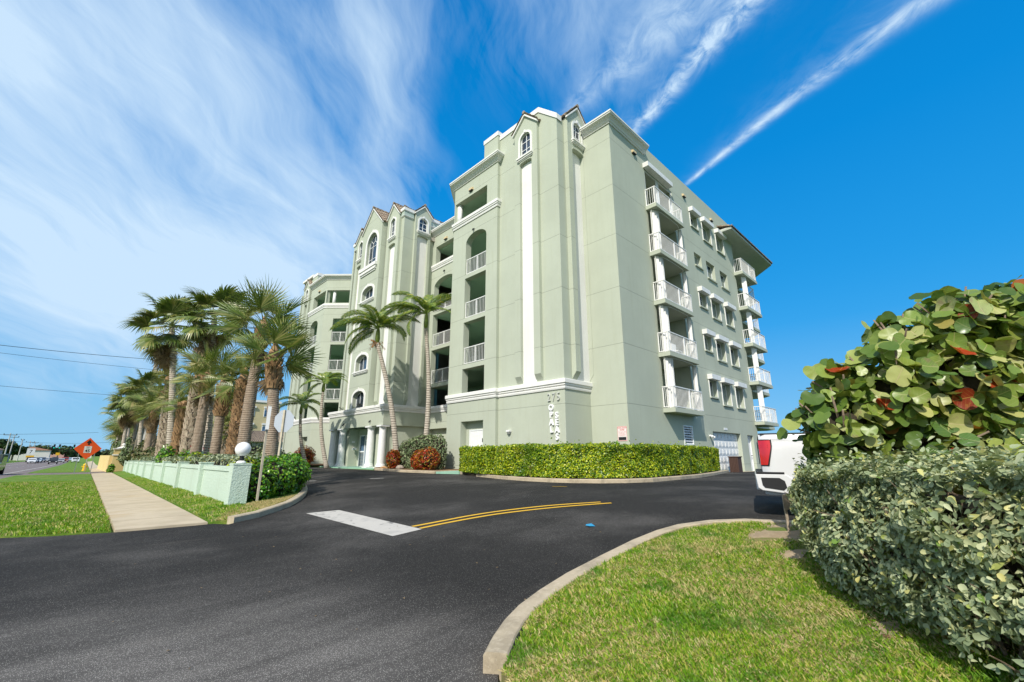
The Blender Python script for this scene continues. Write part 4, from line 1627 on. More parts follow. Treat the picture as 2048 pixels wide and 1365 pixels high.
# the highway
b = MB()
R0, R1 = -4.25, -17.6
ys = [-40, 0, 12, 40, 80, 152, 300, 900]
for y0, y1 in zip(ys, ys[1:]):
    q = []
    for (X, Y) in ((R1 + .013 * y0, y0), (R0 + .013 * y0, y0), (R0 + .013 * y1, y1), (R1 + .013 * y1, y1)):
        q.append((X, Y, gz(X, Y) - .12))
    b.face(*q)
struct('highway', b, M['road'])
M['line'] = mat('road_paint_white', (.70, .68, .63), .7, .3, 6)
b = MB()
for (xo, wd, dash) in ((-5.9, .13, 0), (-9.6, .12, 1), (-13.2, .12, 2), (-17.0, .12, 0)):
    Y = 0
    while Y < 260:
        L = 12 if dash != 1 else 3
        x0 = xo + .013 * Y
        x1 = xo + .013 * (Y + L)
        b.face((x0 - wd / 2, Y, gz(-6, Y) - .112), (x0 + wd / 2, Y, gz(-6, Y) - .112), (x1 + wd / 2, Y + L, gz(-6, Y + L) - .112), (x1 - wd / 2, Y + L, gz(-6, Y + L) - .112))
        Y += 12
struct('road_marking', b, M['line'])

# painted markings on the drive
M['yellow'] = ground_mat('yellow_paint', [(0.66, 0.39, 0.035), (0.52, 0.31, 0.04)], [(3, .45, .7, .7)], speck=[(60, .66, .78, (.07, .06, .05), .7)], bump=.3, bscale=90, dist=.003)
M['bar'] = ground_mat('stop_bar_paint', [(0.50, 0.47, 0.42), (0.38, 0.36, 0.33)], [(4, .45, .7, .7)], speck=[(3.6, .62, .68, (.10, .10, .095), .7), (60, .62, .76, (.09, .09, .09), .7)], bump=.3, bscale=90, dist=.003)
drape('stop_bar', [(4.02, 10.9), (4.66, 10.62), (4.57, 6.97), (3.98, 6.92)], .009, M['bar'], 0)


def stripe(path, wd, m, off=.010, name='road_marking'):
    b = MB()
    n = len(path)
    P = [Vector(q) for q in path]
    L, R = [], []
    for i in range(n):
        d = (P[min(i + 1, n - 1)] - P[max(i - 1, 0)]).normalized()
        nn = Vector((-d.y, d.x)) * wd / 2
        L.append(P[i] + nn)
        R.append(P[i] - nn)
    for i in range(n - 1):
        b.face(*[(q.x, q.y, gz(q.x, q.y) + off) for q in (L[i], L[i + 1], R[i + 1], R[i])])
    return struct(name, b, m)


def cr(path, n=8):
    """Catmull-Rom through plan points"""
    P = [Vector(q) for q in path]
    P = [P[0] * 2 - P[1]] + P + [P[-1] * 2 - P[-2]]
    out = []
    for i in range(1, len(P) - 2):
        for k in range(n):
            t = k / n
            a, b_, c_, d = P[i - 1], P[i], P[i + 1], P[i + 2]
            out.append(0.5 * ((2 * b_) + (-a + c_) * t + (2 * a - 5 * b_ + 4 * c_ - d) * t * t + (-a + 3 * b_ - 3 * c_ + d) * t ** 3))
    out.append(P[-2])
    return [tuple(q) for q in out]


stripe(cr([(4.60, 7.33), (5.15, 7.27), (5.8, 7.2), (6.5, 7.0), (7.42, 6.55), (8.35, 5.85)]), .10, M['yellow'])
stripe(cr([(4.59, 7.06), (5.15, 7.03), (5.8, 6.93), (6.4, 6.75), (7.33, 6.28), (8.35, 5.58)]), .10, M['yellow'])
stripe([(7.1, 20.5), (9.45, 17.45)], .1, M['line'])
stripe([(10.35, 8.95), (10.6, 8.6)], .06, M['yellow'], name='paint_splash')

# litter: a blue scrap and dry leaves
b = MB()
q = (6.25, 4.61)
z = gz(*q) + .012
b.face((q[0] - .07, q[1] - .05, z + .01), (q[0] + .05, q[1] - .07, z), (q[0] + .08, q[1] + .03, z + .03), (q[0] - .03, q[1] + .07, z + .005))
b.face((q[0] - .03, q[1] + .07, z + .005), (q[0] + .08, q[1] + .03, z + .03), (q[0] + .04, q[1] + .11, z + .012))
tag(obj('paper_scrap', b, mat('blue_scrap', (.02, .28, .50), .6)), 'crumpled bright blue scrap lying on the asphalt right of the yellow lines', 'litter')
b = MB()
rg = random.Random(5)
for k in range(150):
    D = 1.6 * (1 + 8 * rg.random() ** 2.2)
    an = rg.uniform(-.9, .75)
    X, Y = D * math.cos(YAW + an), D * math.sin(YAW + an)
    if X > 3.5 and Y < 3.7 or X < .9 and Y > 11:
        continue
    if Y < 2.9 and X > 1.6:
        continue
    a = rg.uniform(0, 6.28)
    s_ = rg.uniform(.008, .022)
    z = gz(X, Y) + .010
    ca, sa = math.cos(a) * s_, math.sin(a) * s_
    b.face((X - ca, Y - sa, z), (X + sa * .5, Y - ca * .5, z + s_ * .4), (X + ca, Y + sa, z + .002), (X - sa * .5, Y + ca * .5, z + s_ * .3))
tag(obj('leaf_litter', b, mat('dry_leaf', (.28, .20, .11), .8, .4, 9), kind='stuff'), 'small dry leaves and grit scattered over the asphalt', 'leaves')

# ------------------------------------------------------------------ leaf and blade clouds
def leaf_mat(name, cols, rough=.45, trans=.35, spec=.4, patch=None):
    """one colour per leaf, picked from cols; light passes through"""
    m = bpy.data.materials.new(name)
    m.use_nodes = True
    t = NT(m.node_tree)
    b = t.n['Principled BSDF']
    out = t.n['Material Output']
    g = t.new('ShaderNodeNewGeometry')
    r = t.new('ShaderNodeValToRGB')
    r.color_ramp.interpolation = 'LINEAR'
    els = r.color_ramp.elements
    n = len(cols)
    while len(els) < n:
        els.new(0.5)
    for i, (pos_, c) in enumerate(cols):
        els[i].position = pos_
        els[i].color = tuple(c) + (1,)
    t.l.new(g.outputs['Random Per Island'], r.inputs[0])
    col = r.outputs[0]
    nz = t.noise(g.outputs['Position'], 1.7, 3, 0.6)
    col = t.mix(t.m('MULTIPLY', t.ramp(nz, .35, .7), .35), col, t.mix(1.0, col, (.72, .72, .55), 'MULTIPLY'))
    if patch:
        for (pc, sc_, lo, hi, am) in patch:
            f = t.ramp(t.m('ADD', t.noise(g.outputs['Position'], sc_, 4, 0.62), t.m('MULTIPLY', t.m('SUBTRACT', g.outputs['Random Per Island'], .5), .22)), lo, hi)
            col = t.mix(t.m('MULTIPLY', f, am), col, pc)
    t.l.new(col, b.inputs['Base Color'])
    b.inputs['Roughness'].default_value = rough
    b.inputs['Specular IOR Level'].default_value = spec
    tr = t.new('ShaderNodeBsdfTranslucent')
    t.l.new(t.mix(1.0, col, (1.0, 1.0, .55), 'MULTIPLY'), tr.inputs[0])
    mx = t.new('ShaderNodeMixShader')
    mx.inputs[0].default_value = trans
    t.l.new(b.outputs[0], mx.inputs[1])
    t.l.new(tr.outputs[0], mx.inputs[2])
    t.l.new(mx.outputs[0], out.inputs[0])
    return m


def cloud(name, P, N, T, size, shape, faces, m, parent=None, aspect=1.0, bend=None, kind=None):
    """many small leaves: P centres, N normals, T pointing directions; shape in (along, across, up)"""
    P = np.asarray(P, float)
    n = len(P)
    N = np.asarray(N, float)
    T = np.asarray(T, float)
    N /= np.linalg.norm(N, axis=1, keepdims=True) + 1e-9
    T = T - N * np.sum(T * N, axis=1, keepdims=True)
    T /= np.linalg.norm(T, axis=1, keepdims=True) + 1e-9
    Bv = np.cross(N, T)
    sh = np.asarray(shape, float)
    k = len(sh)
    sz = np.asarray(size, float).reshape(n, 1, 1) * np.ones((n, 1, 1))
    V = P[:, None, :] + sz * (sh[None, :, 0:1] * T[:, None, :] + sh[None, :, 1:2] * aspect * Bv[:, None, :] + sh[None, :, 2:3] * N[:, None, :])
    V = V.reshape(-1, 3)
    nf = len(faces)
    li = np.concatenate([np.array(f) for f in faces])
    loops = (np.arange(n)[:, None] * k + li[None, :]).reshape(-1)
    tot = np.array([len(f) for f in faces])
    tots = np.tile(tot, n)
    starts = np.concatenate([[0], np.cumsum(tots)[:-1]])
    me = bpy.data.meshes.new(name)
    me.vertices.add(len(V))
    me.vertices.foreach_set('co', V.astype(np.float32).ravel())
    me.loops.add(len(loops))
    me.loops.foreach_set('vertex_index', loops.astype(np.int32))
    me.polygons.add(len(tots))
    me.polygons.foreach_set('loop_start', starts.astype(np.int32))
    me.polygons.foreach_set('loop_total', tots.astype(np.int32))
    me.update(calc_edges=True)
    return obj(name, me, m, parent, kind=kind)


LEAF = [(-.5, 0, 0), (-.2, .30, .05), (.2, .30, .06), (.5, 0, -.04), (.2, -.30, .06), (-.2, -.30, .05)]
LEAF_F = [(0, 3, 2, 1), (0, 5, 4, 3)]
QUAD = [(-.5, 0, 0), (0, .28, .04), (.5, 0, -.02), (0, -.28, .04)]
QUAD_F = [(0, 3, 2, 1)]
SPOON = [(-.5, 0, 0), (-.15, .17, .03), (.2, .27, .07), (.42, .2, .06), (.5, 0, .0), (.42, -.2, .06), (.2, -.27, .07), (-.15, -.17, .03)]
SPOON_F = [(0, 4, 3, 2, 1), (0, 7, 6, 5, 4)]


def in_poly(x, y, poly):
    r = np.zeros(len(x), bool)
    n = len(poly)
    for i in range(n):
        x0, y0 = poly[i]
        x1, y1 = poly[(i + 1) % n]
        c_ = ((y0 > y) != (y1 > y))
        with np.errstate(divide='ignore', invalid='ignore'):
            xi = (x1 - x0) * (y - y0) / (y1 - y0 + 1e-12) + x0
        r ^= c_ & (x < xi)
    return r


def noise2(x, y, s, seed=0):
    """cheap smooth value noise"""
    r = np.random.default_rng(seed).random((64, 64))
    u, v = x * s + 100.3, y * s + 77.7
    i, j = np.floor(u).astype(int), np.floor(v).astype(int)
    fu, fv = u - i, v - j
    fu, fv = fu * fu * (3 - 2 * fu), fv * fv * (3 - 2 * fv)
    g_ = lambda a, b_: r[a % 64, b_ % 64]
    return (g_(i, j) * (1 - fu) + g_(i + 1, j) * fu) * (1 - fv) + (g_(i, j + 1) * (1 - fu) + g_(i + 1, j + 1) * fu) * fv


gzx_v = np.vectorize(gz)


def grass(name, poly, n, hgt, wid, m, label, keep=None, off=.0, seed=1, lean=.5, bbox=None, dens=None, flat=0.0):
    r = np.random.default_rng(seed)
    x0, x1 = min(q[0] for q in poly), max(q[0] for q in poly)
    y0, y1 = min(q[1] for q in poly), max(q[1] for q in poly)
    if bbox:
        x0, x1, y0, y1 = max(x0, bbox[0]), min(x1, bbox[1]), max(y0, bbox[2]), min(y1, bbox[3])
    x = r.uniform(x0, x1, n * 3)
    y = r.uniform(y0, y1, n * 3)
    k = in_poly(x, y, poly)
    if keep is not None:
        k &= keep(x, y, r)
    x, y = x[k][:n], y[k][:n]
    n = len(x)
    z = gzx_v(x, y) + (np.vectorize(off)(x, y) if callable(off) else off)
    a = r.uniform(0, 2 * np.pi, n)
    le = r.uniform(.15, 1, n) ** .8 * lean
    up = np.stack([np.cos(a) * le, np.sin(a) * le, np.ones(n) * (1 - flat)], 1)
    up /= np.linalg.norm(up, axis=1, keepdims=True)
    N = np.stack([np.cos(a + 1.57 + r.normal(0, .5, n)), np.sin(a + 1.57), r.normal(0, .3, n) + .4], 1)
    P = np.stack([x, y, z], 1)
    tall = .6 + .8 * noise2(x, y, 1.3, seed)
    sz = r.uniform(.55, 1.25, n) * hgt * tall
    BL = [(0, -.5, 0), (0, .5, 0), (.55, .42, .06), (.55, -.42, .06), (1.0, 0, -.04)]
    o_ = cloud(name, P, N, up, sz, BL, [(0, 1, 2, 3), (3, 2, 4)], m, aspect=wid / hgt)
    tag(o_, label, 'grass')
    o_['kind'] = 'stuff'
    return o_


M['blade'] = leaf_mat('grass_blade', [(0, (.10, .24, .008)), (.35, (.18, .36, .015)), (.62, (.34, .48, .03)), (.80, (.56, .52, .12)), (.9, (.68, .54, .22)), (1, (.11, .26, .01))], .55, .4, .3, [((.62, .50, .24), 1.5, .54, .64, .85), ((.045, .20, .01), 2.3, .56, .66, .8), ((.70, .58, .32), 7.0, .60, .68, .7)])
M['blade_dry'] = leaf_mat('dry_blade', [(0, (.55, .42, .19)), (.4, (.70, .57, .32)), (.7, (.42, .36, .12)), (1, (.20, .27, .05))], .6, .3, .2)


def sandy(x, y):
    """bare patches beside the hedge and one in the middle"""
    s_ = 1.1 * np.exp(-(((x - 6.75) / .6) ** 2 + ((y - 2.0) / .27) ** 2)) + .8 * np.exp(-(((x - 5.9) / .4) ** 2 + ((y - 1.6) / .14) ** 2)) \
        + .45 * np.exp(-(((x - 3.9) / .3) ** 2 + ((y - 1.75) / .14) ** 2)) + .5 * np.exp(-(((x - 4.2) / .5) ** 2 + ((y - .66) / .10) ** 2))
    s_ = s_ * (.45 + 1.1 * noise2(x, y, 5.5, 17))
    return s_


def keep_near(x, y, r):
    dn = .62 + .7 * noise2(x, y, 2.1, 5) - 1.25 * sandy(x, y)
    D = np.hypot(x, y)
    view = (x * math.cos(YAW) + y * math.sin(YAW)) > .9
    return (r.random(len(x)) < dn) & view & (r.random(len(x)) < np.clip(3.2 / D, 0, 1) ** 1.1)


grass('grass', L_NEAR, 165000, .042, .0085, M['blade'], 'short green and straw coloured lawn grass in front of the silver hedge', keep_near, .098, 21, .95, bbox=(1.2, 7.5, -.9, 3.4))


def keep_dry(x, y, r):
    return keep_near(x, y, r) & (noise2(x, y, 2.6, 9) + .35 * noise2(x, y, 9, 2) > .58)


grass('dry_grass', L_NEAR, 60000, .042, .0075, M['blade_dry'], 'straw coloured dead grass lying in patches of the near lawn', keep_dry, .10, 33, 1.6, bbox=(1.2, 7.5, -.9, 3.4), flat=.35)
grass('grass', L_STRIP, 60000, .07, .016, M['blade'], 'grass verge between the highway and the pavement', lambda x, y, r: (r.random(len(x)) < np.clip(15 / y, 0, 1) ** 1.6), .02, 41, .8, bbox=(-4, 1.4, 11.5, 40))
grass('grass', L_BED, 30000, .06, .013, M['blade'], 'narrow green grass strip along the foot of the low wall', lambda x, y, r: (x < 3.3) & (r.random(len(x)) < np.clip(13.5 / y, 0, 1) ** 1.3), lift, 42, .8, bbox=(2.1, 4.6, 11.2, 40))
grass('dry_grass', L_DRY, 26000, .045, .010, M['blade_dry'], 'brown dry grass on the bank behind the curved kerb', None, lift, 43, 1.2, flat=.2)
# bare sand beside the hedge
b = MB()
st_ = .035
xs_ = np.arange(3.6, 7.42, st_)
ys_ = np.arange(.45, 2.7, st_)
gx, gy = np.meshgrid(xs_, ys_)
sv_ = sandy(gx.ravel(), gy.ravel()).reshape(gx.shape) + .35 * (noise2(gx.ravel(), gy.ravel(), 11, 51).reshape(gx.shape) - .5)
vid = {}
for j in range(len(ys_) - 1):
    for i in range(len(xs_) - 1):
        if sv_[j, i] > .30 and sv_[j + 1, i + 1] > .30:
            q = []
            for (a, c_) in ((i, j), (i + 1, j), (i + 1, j + 1), (i, j + 1)):
                if (a, c_) not in vid:
                    X, Y = float(xs_[a]), float(ys_[c_])
                    vid[(a, c_)] = b.p(X, Y, gz(X, Y) + .104 + .012 * math.sin(9 * X + 5 * Y) * math.sin(7 * Y))
                q.append(vid[(a, c_)])
            b.f.append(q)
o_ = struct('sand', b, M['sand'], smooth=True)
drape('hedge_soil', [(7.4, 1.75), (6.6, 1.6), (5.6, 1.38), (4.8, 1.05), (4.3, .8), (3.8, .38), (3.0, -.4), (4, -2), (7.4, -2)], .1035, M['mulch'], 0, step=.5)

# ------------------------------------------------------------------ low wall with pilasters
def bumpy(name, col):
    m = stucco(name, col, joints=False, dirt=.35)
    t = NT(m.node_tree)
    g = t.new('ShaderNodeNewGeometry')
    n = t.noise(g.outputs['Position'], 26, 5, .62)
    for q in t.n:
        if q.type == 'BUMP':
            q.inputs['Distance'].default_value = .035
            q.inputs['Strength'].default_value = .9
            t.l.new(n, q.inputs['Height'])
    return m


M['lowwall'] = bumpy('wall_stucco', (.56, .67, .56))
lw = thing('garden_wall', 'low pale green stucco wall with pilasters running along the pavement', 'wall', (3.3, 13.8, 0))
def wx(Y):
    return 3.04 + .013 * (Y - 13.7)


b = MB()
b.box(3.04, 3.46, 13.64, 14.06, 0, 1.15)
b.box(3.03, 3.47, 13.63, 14.07, 1.151, 1.19)
obj('corner_post', b, M['lowwall'], lw)
PY_ = [18.3, 23.3, 28.3, 33.3, 38.3, 43.3, 48.3, 53.3, 58.3]
prev = 14.06
for k, Y in enumerate(PY_):
    zt = 1.10 - .0065 * (Y - 14)
    z1 = gz(3.2, Y) - .02
    b = MB()
    x0, x1 = wx(prev) + .12, wx(Y) + .12
    ht0, ht1 = 1.10 + gz(3.2, prev) - .05, 1.10 + gz(3.2, Y) - .05
    v = [(x0, prev, 0 + gz(3.2, prev) - .05), (x0 + .2, prev, gz(3.2, prev) - .05), (x1 + .2, Y, z1), (x1, Y, z1), (x0, prev, ht0 - .13), (x0 + .2, prev, ht0 - .13), (x1 + .2, Y, ht1 - .13), (x1, Y, ht1 - .13)]
    b.v = v
    b.f = [[0, 1, 5, 4], [1, 2, 6, 5], [2, 3, 7, 6], [3, 0, 4, 7], [4, 5, 6, 7]]
    obj('wall_panel', b, M['lowwall'], lw)
    b = MB()
    b.v = [(q[0] + (-.03 if i in (0, 3, 4, 7) else .03), q[1], (ht0 if i in (0, 1, 4, 5) else ht1) - (.127 if i < 4 else 0)) for i, q in enumerate(v)]
    b.f = [[0, 3, 2, 1], [0, 1, 5, 4], [1, 2, 6, 5], [2, 3, 7, 6], [3, 0, 4, 7], [4, 5, 6, 7]]
    obj('coping', b, M['lowwall'], lw)
    b = MB()
    zz = gz(3.2, Y)
    b.box(wx(Y), wx(Y) + .38, Y, Y + .32, zz - .05, zz + 1.12)
    b.box(wx(Y) - .015, wx(Y) + .395, Y - .015, Y + .335, zz + 1.121, zz + 1.15)
    obj('pilaster', b, M['lowwall'], lw)
    prev = Y + .32
gl = thing('globe_lamp', 'white globe lamp with black stem on the corner post of the low wall', 'lamp', (3.25, 13.85, 1.19))
b = MB()
b.lathe(3.25, 13.85, [(.11, 1.191), (.12, 1.21), (.10, 1.24), (.06, 1.26)], 16)
obj('base', b, M['white'], gl)
b = MB()
b.lathe(3.25, 13.85, [(.055, 1.261), (.055, 1.36), (.07, 1.37), (.07, 1.395)], 16)
obj('stem', b, M['black'], gl)
b = MB()
b.lathe(3.25, 13.85, [(.19 * math.sin(math.pi * (i + .6) / 17), 1.56 - .19 * math.cos(math.pi * (i + .6) / 17)) for i in range(17)], 24)
obj('globe', b, mat('white_globe', (.84, .84, .85), .25, spec=.5), gl, smooth=True)
# yellow wall of the neighbour with two capped piers
M['yel'] = stucco('yellow_stucco', (.72, .55, .25), joints=False)
yw = thing('yellow_wall', 'pale yellow stucco wall with two capped gate piers beyond the green wall', 'wall', (3.4, 60.5, -.3))
b = MB()
for (X, Y) in ((2.75, 60.2), (2.9, 62.3)):
    zz = gz(3, Y) - .1
    b = MB()
    b.box(X, X + 1.3, Y, Y + .5, zz, zz + 2.35)
    obj('pier', b, M['yel'], yw)
    b = MB()
    b.box(X - .08, X + 1.38, Y - .08, Y + .58, zz + 1.75, zz + 1.85)
    b.box(X - .1, X + 1.4, Y - .1, Y + .6, zz + 2.351, zz + 2.45)
    b.lathe(X + .65, Y + .25, [(.55, zz + 2.46), (.3, zz + 2.58), (.1, zz + 2.64), (.08, zz + 2.72), (.16, zz + 2.78), (.14, zz + 2.86), (.03, zz + 2.95)], 12)
    obj('pier_cap', b, M['white'], yw)
b = MB()
b.box(2.6, 2.85, 62.9, 88, gz(3, 75) - .2, gz(3, 75) + 1.75)
obj('wall_panel', b, M['yel'], yw)
# ------------------------------------------------------------------ hedges and shrubs
def leaf_normals(P, base, r, jit=.6, up=.35):
    N = np.asarray(base, float) + r.normal(0, jit, (len(P), 3))
    N[:, 2] += up
    return N


def poly_len(path):
    P = np.asarray(path, float)
    d = np.linalg.norm(np.diff(P, axis=0), axis=1)
    return np.concatenate([[0], np.cumsum(d)])


def along(path, s):
    P = np.asarray(path, float)
    L = poly_len(path)
    x = np.interp(s, L, P[:, 0])
    y = np.interp(s, L, P[:, 1])
    e = .05
    x2, y2 = np.interp(np.minimum(s + e, L[-1]), L, P[:, 0]), np.interp(np.minimum(s + e, L[-1]), L, P[:, 1])
    x1, y1 = np.interp(np.maximum(s - e, 0), L, P[:, 0]), np.interp(np.maximum(s - e, 0), L, P[:, 1])
    t = np.stack([x2 - x1, y2 - y1], 1)
    t /= np.linalg.norm(t, axis=1, keepdims=True) + 1e-9
    return x, y, t


def hedge_cloud(path, wid, ztop, nf, nt, r, base_off=.05, rough=.10, out_sign=1, taper=0.0, zlow=None):
    """points on the front face, the top, the back and both ends of a hedge that runs along path (its front foot);
    out_sign = +1 when the outside is to the left of the path"""
    L = poly_len(path)[-1]
    pts, nrm = [], []

    def surf(s, q, z, nb):
        x, y, t = along(path, s)
        n2 = np.stack([-t[:, 1], t[:, 0]], 1) * out_sign
        # q : distance inwards from the front
        j = (noise2(s * 1.0, z * 1.0 + q, 2.4, 3) - .5) * rough * 2.2
        X = x - n2[:, 0] * (q - j * (nb[0])) 
        Y = y - n2[:, 1] * (q - j * (nb[0]))
        gzv = gzx_v(X, Y)
        Z = z + j * nb[1]
        pts.append(np.stack([X, Y, Z], 1))
        nrm.append(np.stack([n2[:, 0] * nb[0], n2[:, 1] * nb[0], np.full(len(s), nb[1])], 1))
    zt = ztop if callable(ztop) else (lambda s: np.full_like(s, ztop))
    s = r.uniform(0, L, nf)
    x, y, _ = along(path, s)
    g0 = gzx_v(x, y) + base_off
    if zlow is not None:
        g0 = g0 + zlow
    f = r.random(nf)
    z = g0 + (zt(s) - g0) * f
    dep = np.abs(r.normal(0, .07, nf)) + taper * (1 - f)
    surf(s, dep, z, (1.0, 0.0))
    s = r.uniform(0, L, nt)
    q = r.uniform(0, wid, nt)
    surf(s, q, zt(s) - np.abs(r.normal(0, .05, nt)), (0.0, 1.0))
    nb_ = nf // 5
    s = r.uniform(0, L, nb_)
    x, y, _ = along(path, s)
    g0 = gzx_v(x, y) + base_off
    z = g0 + (zt(s) - g0) * r.random(nb_)
    surf(s, wid - np.abs(r.normal(0, .05, nb_)), z, (-1.0, 0.0))
    pts[-1][:, :2] += 0
    # ends
    for e in (0.0, L):
        ne = max(60, int(nf * wid / L * 1.0))
        s = np.full(ne, e)
        x, y, t = along(path, s)
        n2 = np.stack([-t[:, 1], t[:, 0]], 1) * out_sign
        q = r.uniform(0, wid, ne)
        g0 = gzx_v(x, y) + base_off
        z = g0 + (zt(s) - g0) * r.random(ne)
        sg = -1 if e == 0 else 1
        off = r.normal(0, .05, ne)
        P_ = np.stack([x - n2[:, 0] * q + t[:, 0] * off, y - n2[:, 1] * q + t[:, 1] * off, z], 1)
        pts.append(P_)
        nrm.append(np.stack([t[:, 0] * sg, t[:, 1] * sg, np.zeros(ne)], 1))
    return np.concatenate(pts), np.concatenate(nrm)


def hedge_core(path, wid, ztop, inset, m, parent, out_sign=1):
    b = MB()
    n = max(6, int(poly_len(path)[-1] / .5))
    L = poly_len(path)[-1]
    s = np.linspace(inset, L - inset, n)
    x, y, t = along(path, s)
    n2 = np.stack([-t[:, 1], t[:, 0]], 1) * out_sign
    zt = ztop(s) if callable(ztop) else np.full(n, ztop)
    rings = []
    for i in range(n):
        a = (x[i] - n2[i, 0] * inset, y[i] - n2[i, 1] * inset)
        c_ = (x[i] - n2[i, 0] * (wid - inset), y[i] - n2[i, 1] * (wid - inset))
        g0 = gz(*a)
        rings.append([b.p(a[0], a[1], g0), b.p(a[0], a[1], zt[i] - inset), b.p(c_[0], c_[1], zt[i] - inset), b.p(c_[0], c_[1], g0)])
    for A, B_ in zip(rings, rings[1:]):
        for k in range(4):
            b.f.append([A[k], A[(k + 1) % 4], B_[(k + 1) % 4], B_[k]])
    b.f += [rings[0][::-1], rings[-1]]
    return obj('branches_core', b, m, parent)  # solid dark hull added to block the view through the leaves


M['twig'] = mat('dark_core_fill', (.045, .035, .02), .9, .5, 12, .8, 30)  # near-black tone of the filler cores inside hedges and shrubs
M['bark'] = mat('grey_brown_bark', (.27, .20, .14), .9, .4, 9, .8, 40)
M['hleaf'] = leaf_mat('hedge_leaf', patch=[((.05, .16, .008), .9, .55, .66, .7), ((.30, .24, .06), 1.6, .62, .72, .55)], cols=[(0, (.08, .18, .008)), (.28, (.20, .33, .010)), (.5, (.46, .55, .02)), (.72, (.68, .70, .03)), (.85, (.10, .22, .012)), (1, (.05, .12, .01))], rough=.35, trans=.3, spec=.5)
hd = thing('clipped_hedge', 'long clipped yellow green hedge curving along the kerb at the building corner', 'hedge', (14, 9, .5))
HP = [(13.05, 17.0), (12.45, 15.2), (11.95, 12.7), (11.88, 11.3), (12.0, 10.1), (12.35, 9.25), (13.0, 8.6), (14.2, 8.12), (16.2, 8.08), (19.2, 8.55), (22.5, 9.35), (26.0, 10.1)]
HPs = cr([(q[0], q[1]) for q in HP], 6)
r_ = np.random.default_rng(5)


def hz(s):
    return 1.74 + .08 * (noise2(s, s * 0, 1.2, 8) - .5) + .04 * (noise2(s, s * 0, 4.2, 18) - .5)


# the outside lies to the right of this path
P_, N_ = hedge_cloud(HPs, 1.25, hz, 56000, 17000, r_, .16, .09, out_sign=-1)
T_ = np.cross(N_ + r_.normal(0, .5, N_.shape), r_.normal(0, 1, N_.shape))
cloud('foliage', P_, leaf_normals(P_, N_, r_, .55, .45), T_, r_.uniform(.045, .085, len(P_)), LEAF, LEAF_F, M['hleaf'], hd, kind='stuff')
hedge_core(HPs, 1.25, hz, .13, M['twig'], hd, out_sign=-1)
# a few shoots above the top
s_ = r_.uniform(0, poly_len(HPs)[-1], 900)
x_, y_, t_ = along(HPs, s_)
n2 = np.stack([t_[:, 1], -t_[:, 0]], 1)
q_ = r_.uniform(.05, 1.1, 900)
P_ = np.stack([x_ - n2[:, 0] * q_, y_ - n2[:, 1] * q_, hz(s_) + r_.exponential(.035, 900)], 1)
cloud('shoots', P_, r_.normal(0, 1, (900, 3)), r_.normal(0, .6, (900, 3)) + [0, 0, 1], r_.uniform(.05, .09, 900), LEAF, LEAF_F, M['hleaf'], hd, kind='stuff')

# rounded green hedge at the end of the low wall
M['gleaf'] = leaf_mat('green_leaf', [(0, (.03, .13, .008)), (.4, (.08, .26, .012)), (.7, (.20, .42, .02)), (.9, (.36, .54, .04)), (1, (.05, .17, .01))], .28, .3, .6)
M['sleaf'] = leaf_mat('silver_leaf', [(0, (.12, .165, .105)), (.35, (.23, .285, .19)), (.65, (.34, .39, .265)), (.88, (.44, .48, .30)), (1, (.46, .43, .16))], .6, .18, .3)


def blob_cloud(blobs, n, r, loose=.0):
    """points near the surface of several ellipsoids (cx, cy, cz, rx, ry, rz); inner ones dropped"""
    B_ = np.array(blobs, float)
    area = B_[:, 3] * B_[:, 4] + B_[:, 3] * B_[:, 5] + B_[:, 4] * B_[:, 5]
    cnt = (n * area / area.sum()).astype(int) + 1
    P, N = [], []
    for q, c_ in zip(B_, cnt):
        d = r.normal(0, 1, (c_, 3))
        d /= np.linalg.norm(d, axis=1, keepdims=True)
        rad = 1 - np.abs(r.normal(0, .13, (c_, 1))) + loose * np.clip(r.normal(0, 1, (c_, 1)), 0, 2)
        rad *= 1 + .22 * (noise2(d[:, 0] * 2 + q[0], d[:, 1] * 2 + d[:, 2] * 2 + q[2], 2.1, 4)[:, None] - .5)
        p = q[:3] + d * rad * q[3:6]
        P.append(p)
        N.append(d / q[3:6])
    P, N = np.concatenate(P), np.concatenate(N)
    keep = np.ones(len(P), bool)
    for q in B_:
        e = np.sum(((P - q[:3]) / q[3:6]) ** 2, axis=1)
        keep &= e > .42
    return P[keep], N[keep] / (np.linalg.norm(N[keep], axis=1, keepdims=True) + 1e-9)


def shrub(name, label, cat, blobs, n, size, m, loc, r, shape=LEAF, faces=LEAF_F, jit=.6, up=.4, group=None, core=None, twigs=0, asp=1.0, zmin=None):
    t = thing(name, label, cat, loc, group)
    P, N = blob_cloud(blobs, n, r)
    if zmin is not None:
        k = P[:, 2] > zmin + .04
        P, N = P[k], N[k]
    T = np.cross(N, r.normal(0, 1, N.shape)) + r.normal(0, .35, N.shape)
    cloud('foliage', P, leaf_normals(P, N, r, jit, up), T, r.uniform(size * .65, size * 1.3, len(P)), shape, faces, m, t, asp, kind='stuff')
    if core:
        b = MB()
        for q in blobs:
            k = core
            pr = []
            for i in range(7):
                a = -math.pi / 2 + math.pi * i / 6
                pr.append((max(.01, q[3] * k * math.cos(a)), q[2] + q[5] * k * math.sin(a)))
            b2 = MB()
            b2.lathe(0, 0, pr, 10)
            i0 = len(b.v)
            b.v += [(q[0] + v[0], q[1] + v[1] * q[4] / q[3], v[2]) for v in b2.v]
            b.f += [[i0 + k_ for k_ in f] for f in b2.f]
        obj('branches_core', b, M['twig'], t, kind='stuff')  # added dark ellipsoids, they stop the eye seeing through the foliage
    return t


